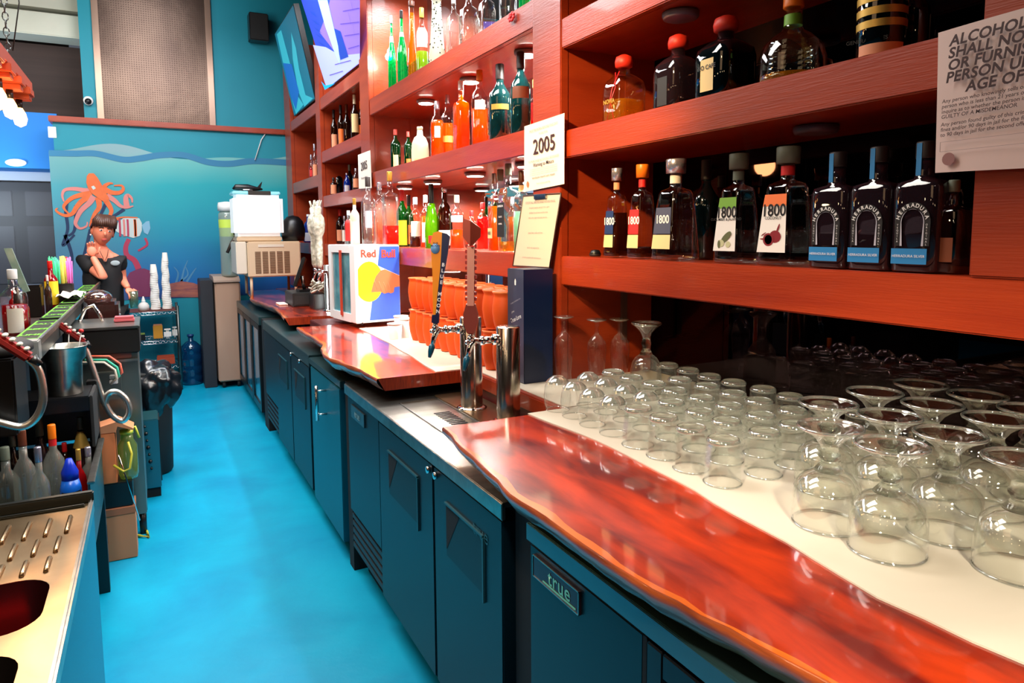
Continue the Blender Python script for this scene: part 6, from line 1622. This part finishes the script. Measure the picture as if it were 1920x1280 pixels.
lbottle(22, 46, 505, 3.9, 'spirit', 'glass_clear', 'glass_ketchup', .50, 'cap_white', ('lab_white', .12, .46, .6), 'large red ketchup bottle at the left edge, nearest on the bar', 'ketchup_bottle')
lbottle(40, 24, 555, 4.4, 'spirit', 'glass_ketchup', None, 0, 'cap_red', ('lab_white', .2, .6, .6), 'smaller ketchup bottle right behind the large one', 'ketchup_bottle')
lbottle(24, 16, 545, 4.8, 'spirit', 'glass_ketchup', None, 0, 'cap_red', None, 'red capped sauce bottle behind the ketchup bottles')
lbottle(101, 24, 489, 5.1, 'spirit', 'glass_ketchup', None, 0, 'cap_red', ('lab_yellow', .18, .62, 1.2), 'hot sauce bottle with red cap and large yellow label')
lbottle(151, 20, 481, 6.0, 'spirit', 'glass_ketchup', None, 0, 'cap_red', ('lab_white', .45, .7, .5), 'red sauce bottle beside the bartender, red cap')
lbottle(88, 12, 516, 4.9, 'spirit', 'glass_smoke', None, 0, 'cap_white', None, 'small dark shaker left of the hot sauce')
lbottle(130, 10, 520, 5.6, 'spirit', 'glass_clear', 'liq_water', .5, 'cap_silver', None, 'small clear shaker beside the straw cup')
# straw holder
q = at(118, 545, y=5.4)
sv = thing('straw_holder', 'black caddy full of green, yellow and pink straws', 'straws', (q.x, 5.4, BT+.001))
m = MB(); m.box(-.075, .06, -.05, .05, 0, .17, .005); m.build('caddy', 'black_plastic', sv, True)
for nm, cc_, x0 in (('green_straws', (30, 190, 120), -.07), ('teal_straws', (60, 200, 150), -.038), ('yellow_straws', (226, 220, 90), -.006), ('pink_straws', (220, 110, 190), .028)):
    m = MB(); rr_ = random.Random(hash(nm) % 97)
    for k in range(14): 
        x_ = x0+rr_.uniform(0, .026); y_ = rr_.uniform(-.035, .035); m.tube([(x_, y_, .05), (x_+rr_.uniform(-.008, .008), y_, .33+rr_.uniform(-.02, .02))], .0032, 5)
    o = m.build(nm, mat(nm+'_m', cc_, .4), sv, True); o['kind'] = 'stuff'
# menu stand
ms = thing('menu_holder', 'black pole stand with a folded teal and white menu leaning on it', 'menu', (at(38, 600, y=4.3).x, 4.3, BT+.001))
m = MB(); m.box(-.05, .04, -.05, .05, 0, .012, .003); m.build('base', 'black_plastic', ms, True)
m = MB(); m.tube([(0, 0, .01), (.0, 0, .22)], [.03, .02], 8); m.build('pole', 'black_plastic', ms, True)
m = MB(); m.prism([(-.045, .42), (-.012, .42), (.05, .20), (.018, .19)], -.008, .008, axis='y'); m.build('menu', mat('menu_teal', (70, 120, 112), .5, noise=((150, 170, 160), 9, (1, 1, 1), .2)), ms, True)
small('napkin_dispenser', 'black square dispenser on the bar behind the green mats', 'dispenser', at(64, 600, y=5.0).x, 5.0, BT+.001, .10, .12, .18, 'black_plastic')
# white cap bottles base (inverted ketchup caps)
# ---------------------------------------------------------------- SINK
sk = thing('bar_sink', 'stainless steel bar sink with ribbed drainboard and two basins', 'sink', (-.6, 1.5, 0))
SZ = .86; sxr = -.185
def rr_rect(x0, x1, y0, y1, r, n=6):
    pts = []
    for cx_, cy_, a0 in ((x1-r, y1-r, 0), (x0+r, y1-r, PI/2), (x0+r, y0+r, PI), (x1-r, y0+r, 1.5*PI)):
        for k in range(n+1): a_ = a0+PI/2*k/n; pts.append((cx_+r*math.cos(a_), cy_+r*math.sin(a_)))
    return pts
basins = [(-.62, -.238, 1.615, 1.865), (-.62, -.252, 1.2, 1.545)]
cu = D.curves.new('sk', 'CURVE'); cu.dimensions = '2D'; cu.fill_mode = 'BOTH'; cu.extrude = .004
for pts in [[(-1.1, .7), (sxr-.01, .7), (sxr-.01, 2.33), (-1.1, 2.33)]]+[rr_rect(*b_, .07) for b_ in basins]:
    s_ = cu.splines.new('POLY'); s_.points.add(len(pts)-1); s_.use_cyclic_u = True
    for p_, (x_, y_) in zip(s_.points, pts): p_.co = (x_, y_, 0, 1)
o = D.objects.new('sk', cu); COL.objects.link(o); dg = bpy.context.evaluated_depsgraph_get(); dg.update()
me = D.meshes.new_from_object(o.evaluated_get(dg)); D.objects.remove(o)
for v in me.vertices: v.co = Vector((v.co.x+.6, v.co.y-1.5, v.co.z+SZ-.004))
me.materials.clear(); me.materials.append(MATS['brass_steel']); me.name = 'deck'
o = D.objects.new('deck', me); COL.objects.link(o); o.parent = sk; WL['deck'] = Vector((-.6, 1.5, 0))
for k, b_ in enumerate(basins):
    top_ = rr_rect(*b_, .07); bot = rr_rect(b_[0]+.02, b_[1]-.02, b_[2]+.02, b_[3]-.02, .06)
    n = len(top_); vs = [(x, y, SZ-.001) for x, y in top_]+[(x, y, SZ-.2) for x, y in bot]
    m = MB(); m.add(vs, [(i, (i+1) % n, n+(i+1) % n, n+i) for i in range(n)], True); m.add([vs[n+i] for i in range(n)], [tuple(range(n))])
    m.build('basin', mat('basin_red_reflect', (120, 70, 76), .25, .9) if k == 0 else mat('basin_grey', (96, 88, 84), .3, .9), sk)  # first basin: the maroon reflection is put into its steel colour
m = MB(); m.box(sxr-.012, sxr+.0, .7, 2.335, SZ-.03, SZ+.012, .005); m.build('rolled_edge', 'steel', sk)
m = MB(); m.box(-1.1, sxr, 2.335, 2.36, SZ-.02, SZ+.03, .004); m.box(-1.1, sxr-.02, 2.30, 2.312, SZ, SZ+.008, .003); m.build('back_ledge', 'steel_dark', sk)
m = MB(); m.box(-1.05, sxr-.004, .72, 2.33, .0, SZ-.21); m.box(sxr-.006, sxr-.002, .7, 2.33, .0, SZ-.03); m.build('apron', mat('apron_teal', (0, 118, 158), .35, spec=.6), sk)
for j, (ya, yb, off_) in enumerate(((2.115, 2.235, 0), (1.995, 2.09, .012), (1.885, 1.965, .02))):
    for k in range(11):
        x_ = -.235-off_-.047*k
        m = MB(); m.tube([(x_, ya, SZ+.001), (x_, ya+.01, SZ+.005), (x_, yb-.01, SZ+.005), (x_, yb, SZ+.001)], .0055, 8); m.build('drain_rib', 'brass_steel', sk)
m = MB(); m.prism([(-.42, 1.645), (-.31, 1.645), (-.295, 1.74), (-.40, 1.76)], SZ-.19, SZ-.10); tag(m.build('red_tub', 'red_plastic'), 'bright red plastic tub inside the nearer visible sink basin', 'tub')
# ---------------------------------------------------------------- BOTTLE WELL
wl = thing('bottle_well', 'open steel bottle well full of liquor bottles behind the drainboard', 'bottle well', (-.42, 3.2, 0))
wx0, wx1, wy0, wy1, wz0, wz1 = -.76, -.245, 2.98, 3.62, .46, .71
m = MB(); m.box(wx0, wx1, wy0, wy1, wz0-.01, wz0); m.box(wx0, wx1, wy0-.01, wy0, wz0, wz1-.12); m.box(wx0, wx1, wy1, wy1+.01, wz0, wz1); m.box(wx1-.008, wx1, wy0, wy1, wz0, wz1); m.box(wx0, wx0+.008, wy0, wy1, wz0, wz1); m.build('tub', 'steel_dark', wl)
m = MB(); m.box(wx1-.01, wx1+.015, wy0, wy1, wz1, wz1+.012, .003); m.build('rim', 'steel', wl)
m = MB(); m.box(-.405, -.399, wy0+.3, wy1, wz0+.001, wz1-.03); m.build('divider', 'steel', wl)
for x_, y_ in ((wx1-.02, 3.60), (wx0+.03, 3.60), (wx0+.03, 3.02)):
    m = MB(); m.box(x_-.022, x_+.022, y_-.02, y_+.02, .001, wz0-.011); m.build('leg', 'black_plastic', wl)
m = MB(); m.box(-.290, -.25, 3.66, 3.72, .001, .98, .003); m.build('leg', 'black_plastic', wl)
G8 = 'bottles standing in the steel well'
def wb(px, pw, pt, y, kind, glass, liq, fill, cap, label, lab, **k):
    q = at(px, pt, y=y); R = pw/2/FPX*depth(q)*.95
    return bottle(q.x, y, wz0, q.z-wz0, R, kind, glass, liq, fill, cap, label, lab, G8, **k)
thin('glass_clear_pale', (226, 230, 224), .8, .07, body=(206, 208, 198), bodyw=.24)  # clear glass, pale body added so it reads bright against the dark well
wb(40, 40, 806, 3.14, 'spirit', 'glass_clear_pale', 'liq_water', .4, 'cap_brown', ('lab_white', .08, .42, .5), 'clear bottle with white label and brown neck in the well')
wb(72, 34, 780, 3.46, 'wine', 'glass_smoke', None, 0, 'cap_grey', None, 'tall smoky bottle at the back of the well')
wb(70, 34, 838, 3.03, 'spirit', 'glass_clear_pale', 'liq_water', .5, 'cap_silver', ('lab_orange', .34, .44, .8), 'short clear bottle near the front of the well')
wb(96, 38, 796, 3.27, 'spirit', 'glass_clear_pale', 'liq_water', .5, 'cap_orange', ('lab_black', .10, .30, .8), 'tequila bottle with orange neck and black label in the well', neck=('lab_red', .80, .9))
wb(8, 44, 838, 3.20, 'spirit', 'glass_clear_pale', 'liq_water', .4, 'cap_grey', None, 'clear bottle at the far left of the well')
wb(22, 30, 815, 3.45, 'spirit', 'glass_brown', None, .4, 'cap_grey', None, 'brown bottle at the back left of the well')
wb(149, 30, 782, 3.52, 'spirit', 'glass_smoke', 'liq_gold', .5, 'cap_grey', None, 'dark bottle with gold neck band at the back right of the well', neck=('lab_gold', .66, .84))
wb(146, 24, 842, 3.20, 'spirit', 'glass_ketchup', None, .5, 'cap_gold', ('lab_white', .2, .3, .6), 'red syrup bottle with yellow cap in the well')
wb(164, 30, 838, 3.36, 'spirit', 'glass_clear_pale', 'liq_red', .5, 'cap_silver', ('lab_yellow', .15, .35, .6), 'clear bottle with red and yellow label in the well')
wb(120, 24, 830, 3.50, 'spirit', 'glass_brown', None, .5, 'cap_red', None, 'brown bottle behind the blue mixer bottle in the well')
q = at(129, 860, y=3.06)
cn = thing('mixer_bottle', 'bright blue mixer bottle with black label in the well', 'bottle', (q.x, 3.06, wz0+.001))
H_ = q.z-wz0
m = MB(); m.lathe([(.032, 0), (.036, .01), (.036, H_*.30), (.034, H_*.33), (.036, H_*.36), (.036, H_*.66), (.028, H_*.76)], seg=20); m.build('body', mat('can_blue', (16, 96, 200), .3), cn, True)
m = MB(); m.lathe([(.028, H_*.761), (.029, H_*.85), (.018, H_*.93), (.010, H_)], seg=18); m.build('cap', mat('cap_blue', (10, 50, 190), .35), cn, True)
m = MB(); an_ = math.atan2(-3.06, .36); m.lathe([(.0365, H_*.38), (.0365, H_*.64)], seg=12, cap=False, a0=an_-1, a1=an_+1); m.build('label', 'lab_black', cn, True)
text('FINEST', .016, frame((.003, -.0385, H_*.56), (1, .1, 0), (0, 0, 1)), 'white_ink', cn, bold=.02, local=True)
text('CALL', .018, frame((.003, -.0385, H_*.46), (1, .1, 0), (0, 0, 1)), 'white_ink', cn, bold=.02, local=True)
m = MB(); m.lathe([(.034, H_*.10), (.034, H_*.16)], seg=18, cap=False); m.build('band', 'lab_silver', cn, True)
# black station shelf above the well
st_ = thing('black_station', 'black bar station shelf with the steel shaker tin on it', 'station', (-.4, 3.5, 0))
m = MB(); m.box(-.64, -.262, 3.40, 3.655, .90, .965, .004); m.build('shelf', 'black_plastic', st_)
m = MB(); m.box(-.64, -.262, 3.640, 3.655, .72, .9, .003); m.build('back', 'black_plastic', st_)
m = MB(); m.box(-.262, -.250, 3.40, 3.655, .74, .965, .003); m.build('side', 'black_rubber', st_)
m = MB(); m.box(-.50, -.31, 3.6565, 3.68, .73, 1.14, .003); m.build('splash_panel', 'steel_dark', st_)
# shaker tin
q = at(122, 738, y=3.48)
tn = thing('steel_bucket', 'polished steel bucket with two red tipped picks', 'bucket', (q.x, 3.50, .966))
m = MB(); m.lathe([(.064, 0), (.066, .004), (.070, .14), (.085, .155), (.090, .20), (.096, .205), (.096, .209), (.088, .207), (.083, .16), (.068, .145), (.064, .006), (.0001, .006)], seg=32, cap=False); m.build('body', 'steel', tn, True)
for k, (x_, c_) in enumerate(((.03, 'cap_orange'), (.075, 'cap_pink'))):
    m = MB(); m.tube([(x_*.6, -.02, .12), (x_, -.03, .265)], .0022, 6); m.build('pick', 'white_plastic', tn, True)
    m = MB(); m.sphere((x_, -.03, .27), .010); m.build('pick_tip', 'cap_red', tn, True)
# soda unit and guns
su = thing('soda_unit', 'black boxy soda unit at the left edge with a round black top', 'soda unit', (-.5, 2.75, .0))
m = MB(); m.box(-.66, -.395, 2.60, 2.83, 1.02, 1.265, .006); m.build('box', 'black_plastic', su)
m = MB(); m.lathe([(.10, 0), (.115, .01), (.115, .03), (.09, .045), (.0001, .045)], (-.47, 2.72, 1.266), 28); m.build('round_top', 'black_rubber', su)
m = MB(); m.box(-.655, -.58, 2.62, 2.82, .001, 1.02); m.build('support', 'black_plastic', su)
def hose(name, lab, pts, y, r):
    P = [at(a_, b_, y=y) for a_, b_ in pts]; Q = []
    for i in range(len(P)-1):
        p0 = P[max(i-1, 0)]; p1 = P[i]; p2 = P[i+1]; p3 = P[min(i+2, len(P)-1)]
        for k in range(26):
            t = k/26; Q.append(.5*((2*p1)+(p2-p0)*t+(2*p0-5*p1+4*p2-p3)*t*t+(-p0+3*p1-3*p2+p3)*t**3))
    m = MB(); m.tube(Q, [r*(1 if i % 2 else .78) for i in range(len(Q))], 10)
    return tag(m.build(name, mat('hose_steel', (224, 222, 214), .28, .9)), lab, 'hose'), P
hose('soda_gun_hose', 'ribbed steel hose looping down in front of the black soda unit', [(52, 672), (70, 690), (79, 720), (80, 755), (66, 785), (40, 800), (0, 792), (-30, 780)], 2.56, .0125)
hose('soda_gun_hose', 'ribbed steel hose looping beside the washer, right of the bucket', [(158, 648), (170, 680), (182, 715), (194, 750), (210, 778), (230, 789), (242, 772), (237, 750), (220, 735), (203, 738), (196, 760)], 3.74, .0150)
def gun(px, py, y, lab, rz, s=1.):
    q = at(px, py, y=y); G = Matrix.Translation(q) @ Matrix.Rotation(rz, 4, 'Y') @ Matrix.Scale(s, 4)
    e = thing('soda_gun', lab, 'soda gun', q)
    m = MB(); m.box(-.085, .055, -.022, .022, -.016, .012, .008, M=G); m.build('body', mat('gun_red', (150, 44, 38), .35), e)
    m = MB()
    for i in range(5):
        for j in range(2): m.sphere(G @ Vector((-.06+.022*i, -.012+.018*j, .015)), .008*s, .008*s, .006*s, 8, 5)
    m.build('buttons', 'tap_white', e)
    m = MB(); m.tube([G @ Vector((.055, 0, 0)), G @ Vector((.085, 0, -.004))], [.016*s, .010*s], 10); m.build('nozzle_collar', 'black_plastic', e)
gun(26, 650, 2.56, 'red soda gun with clear buttons resting on the black soda unit', math.radians(42), 1.05)
gun(140, 628, 3.74, 'steel and red soda gun above the bucket', math.radians(44), 1.0)
# ---------------------------------------------------------------- WASHER
ws = thing('glass_washer', 'stainless steel glass washer with dark hood and a fogged window', 'washer', (-.2, 4.4, 0))
m = MB(); m.box(-.40, -.088, 4.20, 4.62, .12, 1.02, .004); m.build('body', mat('washer_steel', (120, 126, 120), .3, .8), ws)
m = MB(); m.box(-.42, -.075, 4.17, 4.64, 1.021, 1.15, .006); m.build('hood', mat('hood_dark', (50, 48, 46), .35, .6), ws)
m = MB(); m.box(-.42, -.072, 4.165, 4.64, 1.151, 1.165, .003); m.build('top_plate', 'steel', ws)
a = at(160, 695, y=4.195); c = at(245, 640, y=4.195)
m = MB(); m.box(a.x, c.x, 4.192, 4.199, a.z+.05, c.z, .004); m.build('window', mat('window_pink', (150, 100, 92), .25, noise=((190, 130, 110), 9, (1, 1, 3), .25)), ws)
m = MB(); m.box(-.40, -.085, 4.17, 4.199, a.z+.035, a.z+.048, .003); m.build('ledge', 'steel', ws)
m = MB(); m.box(-.28, -.17, 4.14, 4.198, a.z-.16, a.z-.01, .004); m.build('valve_box', 'washer_steel', ws)
for x_ in (-.38, -.11):
    for y_ in (4.23, 4.59):
        m = MB(); m.lathe([(.018, 0), (.018, .119)], (x_, y_, .0005), 10); m.build('leg', 'black_plastic', ws)
for nm, cc_, dz in (('red_tube', (236, 110, 90), 0.), ('green_tube', (60, 190, 160), -.02), ('white_tube', (226, 214, 196), -.035)):
    P = [at(165, 668, y=4.13), at(205, 668, y=4.12), at(225, 682, y=4.11), at(229, 698, y=4.11), at(218, 708, y=4.13)]
    Q = [p+Vector((dz*.7, -.0+dz*.3, dz*.8)) for p in P]
    m = MB(); m.tube(Q, .0065, 8); m.build(nm, mat(nm+'_m', cc_, .35), ws)
for k, z_ in enumerate((705, 714)):
    q = at(214, z_, y=4.16); m = MB(); m.box(q.x-.02, q.x+.018, 4.13, 4.199, q.z-.011, q.z+.012, .003); m.build('hose_fitting', 'white_plastic', ws)
# curved glass-rinser on top
P = [at(150, 600, y=4.5), at(160, 578, y=4.5), at(175, 572, y=4.5), at(187, 590, y=4.5), at(197, 612, y=4.5)]
m = MB(); m.tube([P[0]]+P[1:], .010, 8); q = P[0]; m.tube([q, Vector((q.x, q.y, 1.166))], .010, 8)
tag(m.build('gooseneck_faucet', 'chrome'), 'curved chrome faucet pipe above the glass washer', 'faucet')
bz = thing('dark_bottle_rack', 'dark brown glassy basket behind the faucet pipe', 'basket', (-.27, 5.0, 1.0))
m = MB(); m.box(-.372, -.19, 4.85, 5.15, .90, 1.24, .02); m.build('basket', mat('basket_brown', (50, 26, 24), .25, coat=.5), bz)
m = MB(); m.sphere((-.30, 4.95, 1.26), .08, .10, .05, 14, 8); m.build('plastic_cover', thin('film', (200, 170, 160), .9, .2, body=(120, 90, 86), bodyw=.5), bz)
m = MB(); m.box(-.38, -.22, 4.87, 5.13, .001, .899); m.build('stand', 'bar_dark', bz)
q = at(240, 603, y=4.3)
small('pink_sponge', 'pink sponge lying on top of the washer', 'sponge', q.x-.02, 4.4, 1.166, .10, .07, .018, mat('sponge_pink', (206, 100, 110), .8))
# control box
cb = thing('control_box', 'teal steel control box with a column of black knobs on the floor', 'control box', (-.09, 4.9, 0))
m = MB(); m.box(-.175, -.010, 4.79, 5.05, .06, .50, .006); m.build('case', mat('teal_steel', (60, 120, 128), .3, .75), cb)
m = MB(); m.box(-.17, -.015, 4.80, 5.04, .001, .06); m.build('plinth', 'dark_gap', cb)
for k in range(7):
    z_ = .46-.045*k
    m = MB(); m.cyl((-.085+.004*k, 4.789, z_), (-.085+.004*k, 4.776, z_), .011 if k % 2 else .007, 12); m.build('knob', 'black_plastic', cb)
m = MB(); m.box(-.0095, -.004, 4.80, 5.0, .10, .49); m.build('warning_strip', 'black_ink', cb)
m = MB(); m.box(-.172, -.110, 4.786, 4.7895, .09, .46); m.build('side_panel', 'steel_dark', cb)
# trash bag
tb = thing('trash_can', 'black trash can with a crumpled black liner bag beside the washer', 'trash can', (-.04, 5.32, 0))
m = MB(); m.lathe([(.11, 0), (.125, .02), (.145, .70), (.148, .72)], (-.055, 5.32, .001), 22); m.build('can', 'black_rubber', tb)
bm = bmesh.new(); bmesh.ops.create_icosphere(bm, subdivisions=4, radius=1)
rr_ = random.Random(9)
from mathutils import noise as mn
for v in bm.verts:
    n_ = mn.noise(v.co*2.3)*.28+mn.noise(v.co*6)*.10
    v.co = Vector((v.co.x*.165*(1+n_)+.02, v.co.y*.16*(1+n_), v.co.z*(.17 if v.co.z > 0 else .26)*(1+n_*.6)))
mb = MB(); mb.add([v.co+Vector((-.05, 5.30, .62)) for v in bm.verts], [tuple(v.index for v in f.verts) for f in bm.faces], True); bm.free()
mb.build('liner_bag', mat('bag_black', (16, 22, 28), .25, spec=.7), tb)
# cardboard boxes
C_('cardboard', (196, 128, 88), .8); C_('cardboard_dark', (160, 100, 70), .8)
e = thing('cardboard_box', 'lower brown cardboard box on the floor under the washer', 'box', (-.20, 4.02, 0))
m = MB(); m.box(-.285, -.135, 3.92, 4.08, .001, .27, .003); m.build('carton', 'cardboard', e)
m = MB(); m.box(-.287, -.133, 3.918, 4.082, .235, .272, .002); m.build('top_flap', 'cardboard_dark', e)
m = MB(); m.box(-.275, -.262, 3.917, 3.9195, .10, .20, .0); m.build('handle_hole', 'dark_gap', e)
m = MB(); m.box(-.29, -.14, 3.93, 4.08, .2735, .40, .004); tag(m.build('black_crate', 'black_plastic'), 'black crate between the two cardboard boxes', 'crate')
e = thing('cardboard_box', 'upper orange-brown cardboard box with an open flap', 'box', (-.24, 4.02, .4))
m = MB(); m.box(-.285, -.205, 3.93, 4.08, .401, .66, .003); m.build('carton', mat('cardboard_orange', (206, 116, 66), .8), e)
m = MB(); m.prism([(-.29, .661), (-.29, .69), (-.19, .715), (-.12, .67), (-.125, .662), (-.19, .69), (-.2, .661)], 3.93, 4.06, axis='y'); m.build('flap', 'cardboard', e)
e = thing('spray_jar', 'yellow green plastic jar with a spout beside the upper cardboard box', 'jar', (-.155, 4.0, .401))
m = MB(); m.lathe([(.040, 0), (.045, .02), (.045, .17), (.03, .20), (.028, .23)], seg=18); m.build('body', thin('yg_plastic', (200, 220, 140), .6, .08, body=(150, 176, 110), bodyw=.5), e, True)
m = MB(); m.lathe([(.032, .231), (.032, .25), (.0001, .252)], seg=14); m.tube([(0, 0, .25), (.04, 0, .26), (.055, 0, .20)], .007, 6); m.build('spout', mat('spout_yellow', (200, 200, 60), .4), e, True)
P = [at(213, 872, y=3.9), at(232, 884, y=3.88), at(244, 878, y=3.88), at(247, 850, y=3.9), at(240, 828, y=3.92)]
m = MB(); m.tube(P, .006, 6); tag(m.build('yellow_tube', mat('tube_yellow', (196, 186, 60), .4)), 'thin yellow tube curling beside the upper cardboard box', 'tube')
P = [at(234, 998, z=.01), at(262, 1004, z=.01), at(279, 1006, z=.01), at(276, 996, z=.01), at(268, 988, z=.02)]
m = MB(); m.tube(P, .007, 6); tag(m.build('yellow_tube', 'tube_yellow'), 'yellow tube lying on the blue floor beside the lower cardboard box', 'tube')
P = [at(222, 853, y=3.88), at(248, 930, y=3.92), at(262, 975, y=3.95)]
m = MB(); m.tube(P, .004, 6); tag(m.build('cleaning_wand', 'chrome'), 'thin metal wand leaning down beside the cardboard boxes', 'wand')

# ================================================================== HANGING LAMP
C_('rust_wood', (170, 66, 30), .6)
hl = thing('hanging_lamp', 'chain hung wooden beam lamp with glowing bulbs at the upper left', 'lamp', at(10, 130, y=3.9))
q = at(8, 18, y=4.2)
m = MB()
zt_, zb_ = 3.3, at(12, 102, y=4.2).z
xk = at(12, 60, y=4.2).x
k = 0; z_ = zb_
while z_ < zt_:
    a0 = 0 if k % 2 else PI/2
    pts = [(xk+.012*math.cos(t)*math.cos(a0), 4.2+.012*math.cos(t)*math.sin(a0), z_+.022*math.sin(t)) for t in [2*PI*i/10 for i in range(11)]]
    m.tube(pts, .0028, 5); z_ += .036; k += 1
m.build('chain', 'steel_dark', hl)
m = MB(); m.tube([(xk, 4.2, zt_), (xk, 4.2, 4.5)], .003, 5); m.tube([(xk+.01, 4.2, zb_+.6), (xk+.05, 4.2, zb_+.45), (xk+.06, 4.2, zb_+.25), (xk+.02, 4.2, zb_+.02)], .003, 5); m.build('cord', 'black_rubber', hl)
bz0 = at(20, 132, y=4.2).z
yk = [3.55, 3.85, 4.15, 4.45, 4.75]
m = MB(); m.box(xk-.10, xk+.01, 3.3, 4.9, zb_-.06, zb_-.0, .004); m.build('beam', 'rust_wood', hl)
for k, y_ in enumerate(yk):
    m = MB(); m.box(xk-.11, xk+.025, y_-.07, y_+.07, zb_-.10, zb_-.061, .004); m.box(xk-.10, xk+.015, y_-.05, y_+.05, zb_-.125, zb_-.10, .003); m.build('block', 'rust_wood', hl)
    m = MB(); m.cyl((xk-.04, y_, zb_-.126), (xk-.04, y_, zb_-.17), .016); s2 = m.build('socket', 'black_plastic', hl)
    m = MB(); m.lathe([(.014, 0), (.028, -.03), (.034, -.06), (.026, -.09), (.0001, -.105)], (xk-.04, y_, zb_-.17), 16); m.build('bulb', mat('bulb_glow', (255, 190, 90), .3, emit=(255, 176, 96), estr=9), s2)
point('lamp_glow', (xk-.04, 4.1, zb_-.35), 14, (1, .5, .18), .08)
